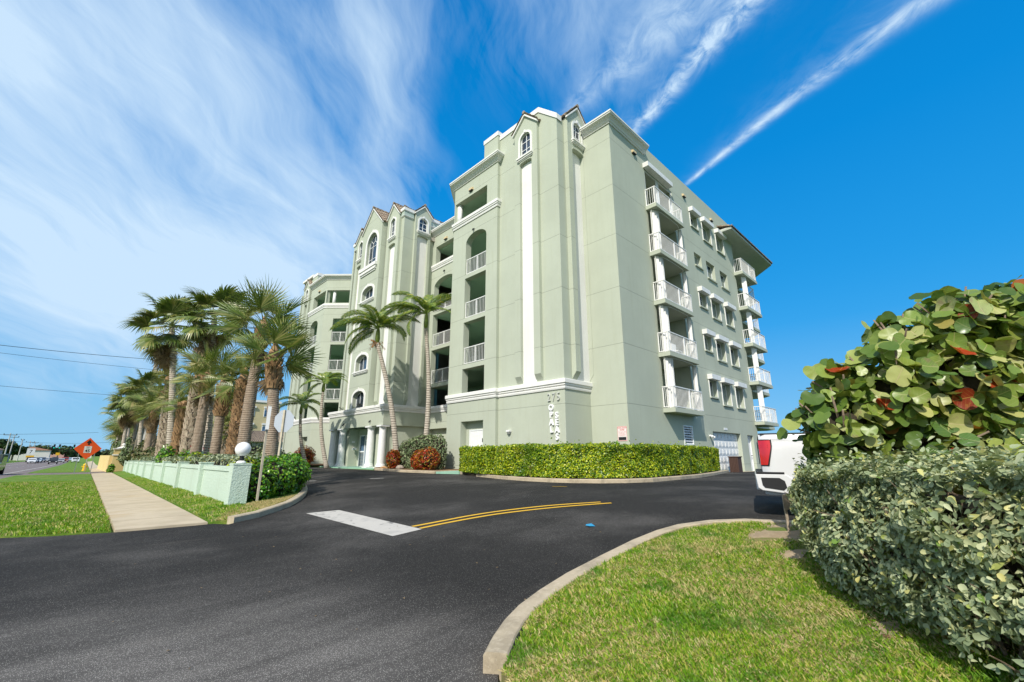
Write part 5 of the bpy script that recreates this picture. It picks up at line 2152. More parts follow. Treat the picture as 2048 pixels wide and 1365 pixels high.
rr = np.random.default_rng(77)
gb = []
for (x, y, h, rx_) in ((3.78, 14.25, 1.0, .55), (4.35, 14.75, 1.15, .62), (4.95, 15.35, 1.2, .65), (5.25, 16.2, 1.2, .62), (4.5, 15.9, 1.2, .8), (3.95, 15.1, 1.1, .55), (5.45, 17.3, 1.2, .65), (4.9, 17.2, 1.22, .8)):
    z0 = gz(x, y)
    gb.append((x, y, z0 + h * .52, rx_, rx_, h * .56))
shrub('rounded_hedge', 'bushy bright green rounded hedge behind the globe lamp post', 'hedge', gb, 15000, .085, M['gleaf'], (4.6, 15.3, .2), rr, core=.78, zmin=.15)
# silver hedge behind the low wall
sh = thing('silver_hedge', 'long grey green hedge standing behind the low stucco wall', 'hedge', (3.8, 18, 0))
SP = [(3.50, 14.9), (3.54, 20), (3.60, 28), (3.72, 38), (3.85, 50), (3.98, 58)]
szt = lambda s: 1.37 - .0058 * s + .06 * (noise2(s, s * 0, .7, 6) - .5)
P_, N_ = hedge_cloud(SP, .75, szt, 9000, 9000, rr, .1, .12, out_sign=1)
k_ = rr.random(len(P_)) < np.clip(22 / P_[:, 1], .25, 1)
P_, N_ = P_[k_], N_[k_]
T_ = rr.normal(0, 1, N_.shape)
cloud('foliage', P_, leaf_normals(P_, N_, rr, .6, .5), T_, rr.uniform(.06, .11, len(P_)) * np.clip(P_[:, 1] / 20, 1, 2), LEAF, LEAF_F, M['sleaf'], sh, kind='stuff')
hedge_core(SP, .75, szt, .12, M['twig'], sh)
shrub('yellow_green_shrub', 'small yellow green shrub poking over the low wall beside the globe lamp', 'shrub', [(3.72, 14.95, .85, .35, .5, .52), (3.7, 15.9, .9, .35, .5, .5)], 1500, .08,
      M['hleaf'], (3.7, 15.4, 0), rr, core=.7)
shrub('small_shrub', 'tiny green shrub at the foot of the yellow pier', 'shrub', [(2.75, 59.4, .1, .3, .3, .5)], 260, .14, M['gleaf'], (2.75, 59.4, -.2), rr, core=.7)

# foreground silver buttonwood hedge, its largest leaves as separate parts
bw_ = thing('silver_buttonwood_hedge', 'big silver green buttonwood hedge in the right foreground beside the lawn', 'hedge', (5.6, .9, .25))
M['bleaf'] = leaf_mat('buttonwood_leaf', [(0, (.15, .20, .10)), (.3, (.27, .33, .18)), (.6, (.42, .47, .27)), (.85, (.55, .57, .33)), (.95, (.62, .58, .22)), (1, (.13, .26, .03))], .5, .22, .35)
rb = np.random.default_rng(15)


def bw_top(X, Y):
    D = X * math.cos(YAW) + Y * math.sin(YAW)
    return 1.215 + .035 * np.clip(6.4 - D, 0, 4) + .10 * (noise2(X, Y, 2.6, 31) - .5) + .05 * (noise2(X, Y, 8, 32) - .5)


BWP = [(7.36, 1.64), (6.4, 1.50), (5.6, 1.30), (4.88, 1.0), (4.33, .70), (3.92, .36), (3.45, -.2), (3.0, -.9), (2.6, -1.8)]
BWs = cr(BWP, 6)
Lb = poly_len(BWs)[-1]
# front face: leans outwards near the top, ragged foot
n = 44000
s = rb.uniform(0, Lb, n)
f = rb.random(n) ** .85
x, y, t = along(BWs, s)
n2 = np.stack([-t[:, 1], t[:, 0]], 1) * -1.0
n2 = -n2
# outside is towards the lawn (left and up of the path in plan)
lawn = np.array([-.7, .72])
sg = np.sign(n2 @ lawn)
n2 = n2 * sg[:, None]
foot = .05 + .16 * noise2(s, s * 0, 1.6, 12)
bul = -.04 * (1 - f) ** 1.6 + .13 * np.sin(f * math.pi) + .24 * (noise2(s, f * 1.3, 2.2, 14) - .5) + .14 * (noise2(s, f * 1.3, 6.5, 15) - .5)
dep = np.abs(rb.normal(0, .10, n))
X = x + n2[:, 0] * (bul - dep)
Y = y + n2[:, 1] * (bul - dep)
g0 = gzx_v(X, Y)
Z = g0 + .09 + f * (bw_top(X, Y) - g0 - .11)
hole = (f < foot * (.5 + rb.random(n) * .8)) | ((noise2(s, f * 1.1, 5.5, 44) < .24) & (rb.random(n) < .8))
F_P = np.stack([X, Y, Z], 1)[~hole]
F_N = np.stack([n2[:, 0], n2[:, 1], np.zeros(n)], 1)[~hole]
# top and the far end
n = 22000
s = rb.uniform(0, Lb, n)
q = rb.uniform(-.08, 1.35, n)
x, y, t = along(BWs, s)
n2 = np.stack([-t[:, 1], t[:, 0]], 1)
n2 = n2 * np.sign(n2 @ lawn)[:, None]
X, Y = x - n2[:, 0] * q, y - n2[:, 1] * q
Z = bw_top(X, Y) + rb.exponential(.035, n) - .05
T_P = np.stack([X, Y, Z], 1)
T_N = np.tile([0, 0, 1.0], (n, 1))
n = 3500
q = rb.uniform(0, 1.3, n)
e_ = np.array([7.36, 1.64])
dr = np.array([.95, .30]) / 1.0
nn = np.array([.30, -.95])
X = e_[0] + nn[0] * q + dr[0] * (.06 * noise2(q, rb.random(n) * 3, 2, 3) - np.abs(rb.normal(0, .08, n)))
Y = e_[1] + nn[1] * q + dr[1] * (.06 - np.abs(rb.normal(0, .08, n)))
Z = gzx_v(X, Y) + .15 + rb.random(n) * (bw_top(X, Y) - gzx_v(X, Y) - .15)
E_P = np.stack([X, Y, Z], 1)
E_N = np.tile([.95, .3, 0.0], (n, 1))
BP_ = np.concatenate([F_P, T_P, E_P])
BN_ = np.concatenate([F_N, T_N, E_N])
# group into small rosettes: neighbours share a shoot direction
cell = np.floor(BP_ / .09).astype(int)
key = (cell[:, 0] * 73856093 ^ cell[:, 1] * 19349663 ^ cell[:, 2] * 83492791) % 4096
shoot = rb.normal(0, .55, (4096, 3))[key] + BN_ * .9 + [0, 0, .55]
T_ = shoot + rb.normal(0, .75, BP_.shape)
Nn = BN_ * .45 + shoot * .5 + rb.normal(0, .45, BP_.shape)
SZ = rb.uniform(.026, .062, len(BP_)) * np.where(rb.random(len(BP_)) < .12, 1.25, 1)
D_ = BP_[:, 0] * math.cos(YAW) + BP_[:, 1] * math.sin(YAW)
L_ = BP_[:, 0] * math.sin(YAW) - BP_[:, 1] * math.cos(YAW)
vis = (D_ > .6) & (L_ < D_ * 1.35) & (np.abs(L_) < 9)
score = np.where(vis, SZ / np.maximum(D_, .3), 0)
score[len(F_P) + len(T_P):] = 0
order = np.argsort(-score)
big = order[:300]
rest = np.ones(len(BP_), bool)
rest[big] = False
cloud('foliage', BP_[rest], Nn[rest], T_[rest], SZ[rest], SPOON, SPOON_F, M['bleaf'], bw_, kind='stuff')


def leaf_parts(parent, idx, P, N, T, SZ, variants, name='leaf'):
    meshes = []
    for (sh_, fc_, mm) in variants:
        me = bpy.data.meshes.new(name)
        me.from_pydata(sh_, [], fc_)
        me.materials.append(mm)
        me.polygons.foreach_set('use_smooth', [True] * len(me.polygons))
        meshes.append(me)
    inv = Matrix.Translation(-Vector(parent['_base']))
    for j, i in enumerate(idx):
        nv = Vector(N[i]).normalized()
        tv = Vector(T[i])
        tv = (tv - nv * tv.dot(nv)).normalized()
        bv = nv.cross(tv)
        s_ = float(SZ[i])
        Mx = Matrix(((tv.x * s_, bv.x * s_, nv.x * s_, P[i][0]), (tv.y * s_, bv.y * s_, nv.y * s_, P[i][1]), (tv.z * s_, bv.z * s_, nv.z * s_, P[i][2]), (0, 0, 0, 1)))
        o = bpy.data.objects.new(name, meshes[j % len(meshes)])
        C.objects.link(o)
        o.parent = parent
        o.matrix_parent_inverse = inv
        o.matrix_basis = Mx


def one_leaf(name, c, vein, rough=.5, tr=.25, blotch=None, scale=6):
    """leaf with a pale midrib and blotches, in its own coordinates"""
    m = bpy.data.materials.new(name)
    m.use_nodes = True
    t = NT(m.node_tree)
    b = t.n['Principled BSDF']
    tc = t.new('ShaderNodeTexCoord')
    oi = t.new('ShaderNodeObjectInfo')
    sp = t.new('ShaderNodeSeparateXYZ')
    t.l.new(tc.outputs['Object'], sp.inputs[0])
    x, y, z = sp.outputs
    ay = t.m('ABSOLUTE', y)
    mid = t.ramp(ay, .024, .010)
    sv = t.m('ABSOLUTE', t.m('SUBTRACT', t.m('FRACT', t.m('MULTIPLY', t.m('SUBTRACT', x, t.m('MULTIPLY', ay, .6)), 6.0)), .5))
    vn = t.m('MAXIMUM', mid, t.m('MULTIPLY', t.ramp(sv, .05, .0), .7))
    c1 = t.mix(oi.outputs['Random'], c, tuple(q * .62 for q in c))
    r2 = t.m('FRACT', t.m('MULTIPLY', oi.outputs['Random'], 7.31))
    c1 = t.mix(t.m('MULTIPLY', r2, .35), c1, (c[0] * 1.9, c[1] * 1.25, c[2] * .8))
    if blotch:
        pos = t.new('ShaderNodeNewGeometry').outputs['Position']
        n = t.noise(pos, scale * 2, 5, .65)
        c1 = t.mix(t.m('MULTIPLY', t.ramp(n, .54, .68), .75), c1, blotch)
    c1 = t.mix(t.m('MULTIPLY', vn, .8), c1, vein)
    t.l.new(c1, b.inputs['Base Color'])
    b.inputs['Roughness'].default_value = rough
    tr_ = t.new('ShaderNodeBsdfTranslucent')
    t.l.new(t.mix(1.0, c1, (1, 1, .5), 'MULTIPLY'), tr_.inputs[0])
    mx = t.new('ShaderNodeMixShader')
    mx.inputs[0].default_value = tr
    t.l.new(b.outputs[0], mx.inputs[1])
    t.l.new(tr_.outputs[0], mx.inputs[2])
    t.l.new(mx.outputs[0], t.n['Material Output'].inputs[0])
    return m


bm1 = one_leaf('buttonwood_leaf_large', (.44, .49, .29), (.58, .60, .36), .5, .2)
bm2 = one_leaf('buttonwood_leaf_dark', (.30, .36, .20), (.46, .50, .30), .55, .2)  # darker leaf tone, dealt out in turn with the others
bm3 = one_leaf('buttonwood_leaf_young', (.60, .61, .30), (.68, .68, .40), .5, .25)
leaf_parts(bw_, big, BP_, Nn, T_, SZ * 1.08, [(SPOON, SPOON_F, bm1), (SPOON, SPOON_F, bm2), (SPOON, SPOON_F, bm1), (SPOON, SPOON_F, bm3)])
# branches inside
b = MB()
rg = random.Random(9)
for k in range(60):
    s0 = rg.uniform(0, Lb)
    xx, yy, tt = along(BWs, np.array([s0]))
    nn_ = np.array([-tt[0, 1], tt[0, 0]])
    nn_ = nn_ * np.sign(nn_ @ lawn)
    q0 = rg.uniform(.35, .8)
    px_, py_ = xx[0] - nn_[0] * q0, yy[0] - nn_[1] * q0
    g_ = gz(px_, py_)
    for j in range(6):
        a = rg.uniform(0, 6.28)
        ex, ey = px_ + math.cos(a) * rg.uniform(.2, .55), py_ + math.sin(a) * rg.uniform(.2, .55)
        m_ = Vector(((px_ * 2 + ex) / 3 + rg.uniform(-.06, .06), (py_ * 2 + ey) / 3 + rg.uniform(-.06, .06), g_ + rg.uniform(.3, .5)))
        e = Vector((ex, ey, g_ + rg.uniform(.45, 1.0)))
        b.tube([(px_, py_, g_), m_, e], [.013, .009, .004], 5)
for k in range(420):
    i = rg.randrange(len(F_P))
    p0 = Vector(F_P[i])
    n_ = Vector(F_N[i])
    inn = p0 - n_ * rg.uniform(.10, .3) - Vector((0, 0, rg.uniform(.05, .22)))
    e = p0 + n_ * rg.uniform(-.04, .05) + Vector((rg.uniform(-.05, .05), rg.uniform(-.05, .05), rg.uniform(0, .08)))
    b.tube([inn, inn.lerp(e, .5) + Vector((rg.uniform(-.03, .03), rg.uniform(-.03, .03), .02)), e], [.006, .0045, .003], 4)
obj('branches_core', b, M['bark'], bw_, kind='stuff')
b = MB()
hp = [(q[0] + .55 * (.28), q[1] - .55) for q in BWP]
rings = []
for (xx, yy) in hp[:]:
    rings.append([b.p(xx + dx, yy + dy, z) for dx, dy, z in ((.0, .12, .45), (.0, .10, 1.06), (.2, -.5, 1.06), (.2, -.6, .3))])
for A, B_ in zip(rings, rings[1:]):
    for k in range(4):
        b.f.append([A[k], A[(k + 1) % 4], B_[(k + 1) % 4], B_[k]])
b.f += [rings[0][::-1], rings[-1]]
obj('dark_core', b, M['twig'], bw_, kind='stuff')  # dark filler volume added behind the leaves to close the gaps

# sea grape: big round leaves
sg_ = thing('sea_grape', 'large sea grape bush with big round leathery leaves behind the silver hedge', 'shrub', (7.2, -.6, .35))
rs = np.random.default_rng(29)
FH = np.array([math.cos(YAW), math.sin(YAW)])
RT = np.array([math.sin(YAW), -math.cos(YAW)])


def DL(D, L):
    return D * FH[0] + L * RT[0], D * FH[1] + L * RT[1]


# crown mounds given by distance away, across, height and radii
mounds = [(5.7, 3.95, 1.75, .55, .5, .45), (5.8, 4.15, 2.25, .4, .36, .34), (5.5, 4.6, 2.2, .6, .55, .6), (5.5, 4.75, 2.85, .34, .32, .34), (5.5, 5.2, 2.3, .7, .6, .7),
          (5.4, 5.45, 3.05, .45, .42, .42), (5.6, 6.0, 2.4, .8, .7, .8), (5.4, 6.2, 3.15, .5, .45, .4), (5.7, 4.6, 1.45, .6, .9, .5), (5.6, 5.6, 1.5, .7, .9, .6), (5.4, 6.8, 2.3, .8, .8, .95), (5.4, 6.7, 3.2, .4, .4, .4), (5.7, 6.7, 1.4, .8, .8, .6)]
blobs = []
for (D, L, z, ra, rb_, rc) in mounds:
    k = .885
    D, L, z, ra, rb_, rc = D * k, L * k + .27, 1.4 + (z - 1.4) * k, ra * k, rb_ * k, rc * k
    X, Y = DL(D, L)
    blobs.append((X, Y, z, ra, rb_, rc))
P1, N1 = blob_cloud(blobs, 3000, rs, .16)
P2, N2 = blob_cloud([(q[0], q[1], q[2], q[3] * .68, q[4] * .68, q[5] * .68) for q in blobs], 900, rs)
GP, GN = np.concatenate([P1, P2]), np.concatenate([N1, N2])
k_ = GP[:, 2] > .75
GP, GN = GP[k_], GN[k_]
GT = rs.normal(0, 1, GP.shape) + [0, 0, .2]
GNn = GN * .55 + rs.normal(0, .55, GP.shape) + np.array([-.35, -.2, .45])
GS = rs.uniform(.115, .215, len(GP))
def disc(n, rad, lift_, fold, wob):
    """kidney shaped disc: notch at the stalk, folded along the midrib"""
    v = []
    for i in range(n):
        a = math.pi + 2 * math.pi * i / n
        r = .5 * (1 + wob * math.sin(3 * a + rad) * .5)
        notch = .16 * math.exp(-((i if i < n / 2 else n - i) / 1.1) ** 2)
        x = math.cos(a) * r + notch
        y = math.sin(a) * r * 1.08
        v.append((x, y, fold * abs(y) + lift_ * (x * x + y * y) + .03 * math.sin(5 * a + rad)))
    v.append((0.02, 0, 0))
    return v


ROUND = disc(18, 0.3, -.18, .10, .05)
WAVY = disc(18, 1.7, .25, .02, .14)
CUP = disc(18, 2.9, .55, .12, .08)
ROUND_F = [(18, i, (i + 1) % 18) for i in range(18)]
D_ = GP[:, :2] @ FH
L_ = GP[:, :2] @ RT
score = GS / D_ * (L_ / D_ < 1.22) * np.where(D_ < 5.9, 1, .3) * np.clip(-(GN[:, :2] @ FH) + .6, .05, 1.6)
order = np.argsort(-score)
sel = order[:300]
rest = np.ones(len(GP), bool)
rest[sel] = False
M['sgleaf'] = leaf_mat('sea_grape_leaf', [(0, (.06, .12, .018)), (.35, (.15, .24, .035)), (.7, (.28, .37, .075)), (.9, (.38, .42, .12)), (.985, (.32, .30, .08)), (1, (.45, .12, .03))], .38, .3, .5)
_f = cloud('foliage', GP[rest], GNn[rest], GT[rest], GS[rest], WAVY, ROUND_F, M['sgleaf'], sg_, kind='stuff')
_f.data.polygons.foreach_set('use_smooth', [True] * len(_f.data.polygons))
g1 = one_leaf('sea_grape_leaf_green', (.20, .30, .05), (.42, .40, .16), .36, .25, (.20, .16, .07), 4)
g2 = one_leaf('sea_grape_leaf_pale', (.38, .45, .17), (.55, .46, .24), .42, .25, (.33, .25, .13), 5)
g3 = one_leaf('sea_grape_leaf_dark', (.10, .20, .045), (.28, .32, .12), .3, .25, (.08, .10, .04), 5)
g4 = one_leaf('sea_grape_leaf_red', (.34, .045, .012), (.55, .32, .08), .45, .35, (.42, .20, .03), 6)
GNv = GNn
leaf_parts(sg_, sel, GP, GNv, GT, GS * 1.06, [(ROUND, ROUND_F, g1), (WAVY, ROUND_F, g2), (CUP, ROUND_F, g1), (WAVY, ROUND_F, g3), (CUP, ROUND_F, g2), (WAVY, ROUND_F, g1), (ROUND, ROUND_F, g1), (CUP, ROUND_F, g3),
                                            (WAVY, ROUND_F, g1), (ROUND, ROUND_F, g2), (WAVY, ROUND_F, g1), (CUP, ROUND_F, g1), (WAVY, ROUND_F, g3), (ROUND, ROUND_F, g1), (CUP, ROUND_F, g2), (WAVY, ROUND_F, g1), (CUP, ROUND_F, g2), (ROUND, ROUND_F, g3), (WAVY, ROUND_F, g1), (ROUND, ROUND_F, g2), (WAVY, ROUND_F, g1), (CUP, ROUND_F, g1), (CUP, ROUND_F, g4)])
b = MB()
rg = random.Random(4)
roots = [DL(5.05, 4.0), DL(5.1, 4.7), DL(5.1, 5.5)]
for q in blobs:
    for j in range(12):
        r0 = min(roots, key=lambda a: (a[0] - q[0]) ** 2 + (a[1] - q[1]) ** 2)
        d = Vector((rg.gauss(0, 1), rg.gauss(0, 1), rg.uniform(0, 1.6))).normalized()
        e = Vector((q[0] + d.x * q[3] * 1.12, q[1] + d.y * q[4] * 1.12, q[2] + d.z * q[5] * 1.15))
        p0 = Vector((r0[0], r0[1], gz(*r0)))
        c_ = Vector((q[0], q[1], q[2] - q[5] * .5))
        b.tube([p0, p0.lerp(c_, .55) + Vector((rg.uniform(-.1, .1), rg.uniform(-.1, .1), .1)), c_, e], [.034, .026, .017, .009], 6)
obj('branches_core', b, M['bark'], sg_, smooth=True, kind='stuff')
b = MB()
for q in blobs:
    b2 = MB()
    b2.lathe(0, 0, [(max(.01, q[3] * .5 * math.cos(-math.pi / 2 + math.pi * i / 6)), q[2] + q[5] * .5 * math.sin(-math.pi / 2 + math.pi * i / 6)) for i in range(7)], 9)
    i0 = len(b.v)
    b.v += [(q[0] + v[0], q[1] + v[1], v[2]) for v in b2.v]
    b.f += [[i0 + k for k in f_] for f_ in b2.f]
obj('dark_core', b, M['twig'], sg_, kind='stuff')  # added dark blobs that fill the inside of the crown mounds

# planting at the building front
M['sbush'] = leaf_mat('green_grey_leaf', [(0, (.07, .11, .045)), (.5, (.16, .22, .10)), (.85, (.28, .33, .17)), (1, (.38, .40, .22))], .5, .2, .3)
M['croton'] = leaf_mat('croton_leaf', [(0, (.30, .02, .012)), (.3, (.48, .05, .012)), (.5, (.50, .17, .02)), (.68, (.55, .33, .03)), (.8, (.09, .13, .02)), (1, (.14, .012, .012))], .3, .3, .5)
bl = [(14.3, 21.3, 1.45, .62, .8, 1.05), (14.3, 22.6, 1.45, .62, .8, 1.05), (14.35, 23.7, 1.35, .6, .7, 1.0), (14.3, 20.6, 1.5, .55, .5, 1.05), (14.35, 24.3, 1.25, .5, .5, .85), (14.3, 22, 2.05, .55, 1.5, .5)]
shrub('grey_green_bush', 'tall clipped grey green bush against the wall between the portico and the door', 'shrub', bl, 9000, .10, M['sbush'], (14.3, 22.2, .5), rr, core=.84, zmin=.6)
LONG = [(-.5, 0, 0), (-.1, .12, .03), (.3, .10, .0), (.5, 0, -.1), (.3, -.10, .0), (-.1, -.12, .03)]
crots = [(13.55, 20.4, .62, .75, 1.2, 'red and yellow croton bush in the bed nearest the white door'), (13.5, 24.0, .42, .62, 1.1, 'deep red croton bush at the foot of the tall leaning palm'),
         (13.6, 21.3, .5, .6, 1.05, 'orange and dark red croton bush in front of the grey green bush'), (14.0, 33.9 + 5.6, .7, .8, 1.3, 'red croton bush beside the leftmost portico column'),
         (13.2, 37.5, .8, .8, 1.5, 'tall orange red croton bush left of the portico columns')]
for (x, y, rx_, rz, h, lb) in crots:
    z0 = gz(x, y) + .1
    shrub('croton', lb, 'shrub', [(x, y, z0 + h * .5, rx_, rx_, h * .52), (x + .1, y + .3, z0 + h * .45, rx_ * .8, rx_ * .8, h * .45)], 1300, .19, M['croton'], (x, y, z0), rr, shape=LONG, faces=LEAF_F, core=.6, jit=.7, group='crotons in the front bed', zmin=z0)
b = MB()
b.lathe(13.35, 22.9, [(.02, .6), (.2, .62), (.24, .72), (.15, .84), (.02, .87)], 9)
tag(obj('rock', b, mat('pale_rock', (.52, .42, .33), .8, .3, 6, .8, 14)), 'pale rounded rock lying between the red crotons', 'rock')
b = MB()
b.tube([(13.4, 25.2, .66), (13.35, 24.7, .72), (13.3, 24.2, .66)], [.05, .07, .03], 6)
tag(obj('palm_husk', b, mat('husk', (.50, .28, .12), .8)), 'fallen orange brown palm husk on the mulch left of the rock', 'palm husk')
rsv = np.random.default_rng(61)
n = 1500
shrub('weeds', 'two small weeds growing above the clipped hedge at the building corner', 'plant', [(17.2, 11.0, 1.75, .08, .08, .28)], 60, .12, M['gleaf'], (17.2, 11.0, 1.5), rsv)
# ------------------------------------------------------------------ palms
def mesh_of(name, b, m, smooth=False):
    me = bpy.data.meshes.new(name)
    me.from_pydata(b.v, [], b.f)
    me.materials.append(m)
    if smooth:
        me.polygons.foreach_set('use_smooth', [True] * len(me.polygons))
    return me


def fan_leaf(rg, pl, R, nseg, spread, lift, droop, wd, m, fuse=0.0, kink=0.0):
    b = MB()
    pts = [(pl * t, 0, .06 * pl * math.sin(t * 3.0) - .05 * pl * t * t) for t in (0, .35, .7, 1)]
    b.tube(pts, [.022, .016, .012, .008], 4, cap=False)
    hx, hz_ = pl, pts[-1][2]
    for i in range(nseg):
        th = -spread + 2 * spread * (i + .5) / nseg + rg.uniform(-.03, .03)
        L = R * (.62 + .38 * math.cos(th * .62)) * rg.uniform(.92, 1.05)
        ox = hx + .22 * R * max(0, math.cos(th)) * .6       # rays leave a short midrib
        oz = hz_ - .03 * R * max(0, math.cos(th))
        ca, sa = math.cos(th), math.sin(th)
        prev = None
        dr = droop * rg.uniform(.7, 1.4)
        for t, w_ in ((0, .35 + fuse), (.42, 1.0 + fuse * .5), (.74, .62), (1.0, .06)):
            px_ = ox + ca * L * t
            py_ = sa * L * t
            pz_ = oz + lift * abs(sa) * L * t - dr * L * max(0, t - kink) ** 2.2
            hw = wd * w_ * .5
            q0 = b.p(px_ + sa * hw, py_ - ca * hw, pz_ + .012 * w_)
            q1 = b.p(px_ - sa * hw, py_ + ca * hw, pz_ - .012 * w_)
            if prev:
                b.f.append([prev[0], prev[1], q1, q0])
            prev = (q0, q1)
    return mesh_of('frond', b, m)


def feather_leaf(rg, L, nl, ll, arch, hang, m, wd=.035):
    """pinnate frond that leaves along +x, rises and bends over"""
    b = MB()
    pts = []
    x = z = 0.0
    ang = .25
    n = 12
    for i in range(n + 1):
        pts.append(Vector((x, 0, z)))
        x += L / n * math.cos(ang)
        z += L / n * math.sin(ang)
        ang -= arch / n * (1 + .6 * i / n)
    b.tube(pts, [.030 - .026 * i / n for i in range(n + 1)], 5, cap=False)
    for i in range(nl):
        t = .10 + .9 * (i + .5) / nl
        f = t * n
        k = min(int(f), n - 1)
        c_ = pts[k].lerp(pts[k + 1], f - k)
        d = (pts[k + 1] - pts[k]).normalized()
        for sg in (-1, 1):
            l_ = ll * (math.sin(math.pi * min(1, .18 + t * .86)) ** .6) * rg.uniform(.85, 1.1)
            out = Vector((.55 * d.x, sg * 1.0, .45 * d.z + .15)).normalized()
            tip = (out + Vector((.35 * d.x, 0, -hang * rg.uniform(.8, 1.3)))).normalized()
            m_ = c_ + out * l_ * .5
            e = m_ + tip * l_ * .55
            w_ = Vector((d.x, 0, d.z)) * wd * .5
            q = [b.p(*(c_ - w_ * .6)), b.p(*(c_ + w_ * .6)), b.p(*(m_ + w_)), b.p(*(m_ - w_)), b.p(*e)]
            b.f += [[q[0], q[1], q[2], q[3]], [q[3], q[2], q[4]]]
    return mesh_of('frond', b, m)


M['fan'] = leaf_mat('palm_fan', [(0, (.08, .13, .025)), (.4, (.15, .215, .045)), (.7, (.26, .31, .08)), (.88, (.42, .40, .16)), (1, (.09, .15, .03))], .38, .28, .55)
M['fan_pale'] = leaf_mat('palm_fan_pale', [(0, (.17, .21, .06)), (.5, (.30, .34, .11)), (.8, (.42, .40, .17)), (1, (.52, .44, .22))], .4, .3, .5)
M['fan_dead'] = leaf_mat('palm_fan_dead', [(0, (.25, .17, .10)), (.5, (.38, .28, .17)), (1, (.16, .11, .07))], .8, .2, .1)
M['feather'] = leaf_mat('palm_feather', [(0, (.06, .13, .02)), (.4, (.13, .23, .03)), (.75, (.27, .36, .05)), (.92, (.50, .47, .09)), (1, (.08, .16, .025))], .33, .3, .6)
rg = random.Random(12)
FAN = [fan_leaf(rg, rg.uniform(.5, .8), 1.0, 30, 2.1, .28, rg.uniform(.04, .16), .041, M['fan']) for _ in range(4)]
FANP = [fan_leaf(rg, rg.uniform(.5, .7), .95, 28, 1.9, .3, rg.uniform(.2, .4), .042, M['fan_pale']) for _ in range(3)]
WASH = [fan_leaf(rg, rg.uniform(.7, .9), .85, 34, 1.75, .15, rg.uniform(.8, 1.2), .085, M['fan'], .5, .45) for _ in range(3)]
WASHP = [fan_leaf(rg, rg.uniform(.7, .9), .8, 30, 1.7, .15, rg.uniform(1.0, 1.5), .08, M['fan_pale'], .5, .4) for _ in range(2)]
DEAD = [fan_leaf(rg, rg.uniform(.6, .9), .75, 22, 1.3, .2, rg.uniform(.3, .8), .06, M['fan_dead'], .3) for _ in range(2)]
FEA = [feather_leaf(rg, 2.3, 58, .60, rg.uniform(1.1, 1.7), 1.0, M['feather'], .042) for _ in range(4)]


def trunk_mat(name, c1, c2, ring, dark=(.05, .04, .03)):
    m = bpy.data.materials.new(name)
    m.use_nodes = True
    t = NT(m.node_tree)
    b = t.n['Principled BSDF']
    b.inputs['Roughness'].default_value = .9
    g = t.new('ShaderNodeNewGeometry')
    sp = t.new('ShaderNodeSeparateXYZ')
    t.l.new(g.outputs['Position'], sp.inputs[0])
    x, y, z = sp.outputs
    n = t.noise(t.vec(t.m('MULTIPLY', x, 3), t.m('MULTIPLY', y, 3), t.m('MULTIPLY', z, 1.5)), 2.5, 6, .65)
    zz = t.m('ADD', z, t.m('MULTIPLY', t.noise(g.outputs['Position'], 2.2, 3, .5), .09))
    fr = t.m('ABSOLUTE', t.m('SUBTRACT', t.m('FRACT', t.m('MULTIPLY', zz, ring)), .5))
    rr_ = t.ramp(fr, .30, .48)
    c = t.mix(t.ramp(n, .35, .68), c1, c2)
    c = t.mix(t.m('MULTIPLY', rr_, .75), c, dark)
    t.l.new(c, b.inputs['Base Color'])
    bp = t.new('ShaderNodeBump')
    bp.inputs['Strength'].default_value = .9
    bp.inputs['Distance'].default_value = .04
    t.l.new(t.m('SUBTRACT', n, rr_), bp.inputs['Height'])
    t.l.new(bp.outputs[0], b.inputs['Normal'])
    return m


M['tr_sabal'] = trunk_mat('sabal_trunk', (.29, .215, .155), (.38, .30, .225), 14, (.13, .085, .05))
M['tr_grey'] = trunk_mat('grey_palm_trunk', (.42, .36, .29), (.52, .46, .38), 7, (.16, .12, .09))
M['boot_br'] = mat('brown_boots', (.40, .24, .12), .85, 0, 7, .8, 30, col2=(.22, .135, .07))
M['boot_gr'] = mat('grey_boots', (.50, .41, .31), .85, 0, 5, .7, 26, col2=(.30, .23, .165))
M['crownshaft'] = mat('green_crownshaft', (.20, .27, .04), .4, .4, 4)


def place(me, parent, P, az, el, roll=0.0, sc=1.0):
    X = Vector((math.cos(el) * math.cos(az), math.cos(el) * math.sin(az), math.sin(el)))
    Y = Vector((-math.sin(az), math.cos(az), 0))
    Z = X.cross(Y)
    if roll:
        Y, Z = Y * math.cos(roll) + Z * math.sin(roll), Z * math.cos(roll) - Y * math.sin(roll)
    o = bpy.data.objects.new('frond', me)
    C.objects.link(o)
    o.parent = parent
    o.matrix_parent_inverse = Matrix.Translation(-Vector(parent['_base']))
    o.matrix_basis = Matrix(((X.x * sc, Y.x * sc, Z.x * sc, P[0]), (X.y * sc, Y.y * sc, Z.y * sc, P[1]), (X.z * sc, Y.z * sc, Z.z * sc, P[2]), (0, 0, 0, 1)))
    return o


def trunk_path(base, top, bend, n=14):
    B0, T0 = Vector(base), Vector(top)
    side_ = Vector((bend[0], bend[1], 0))
    return [B0.lerp(T0, t) + side_ * math.sin(math.pi * t) for t in [i / n for i in range(n + 1)]]


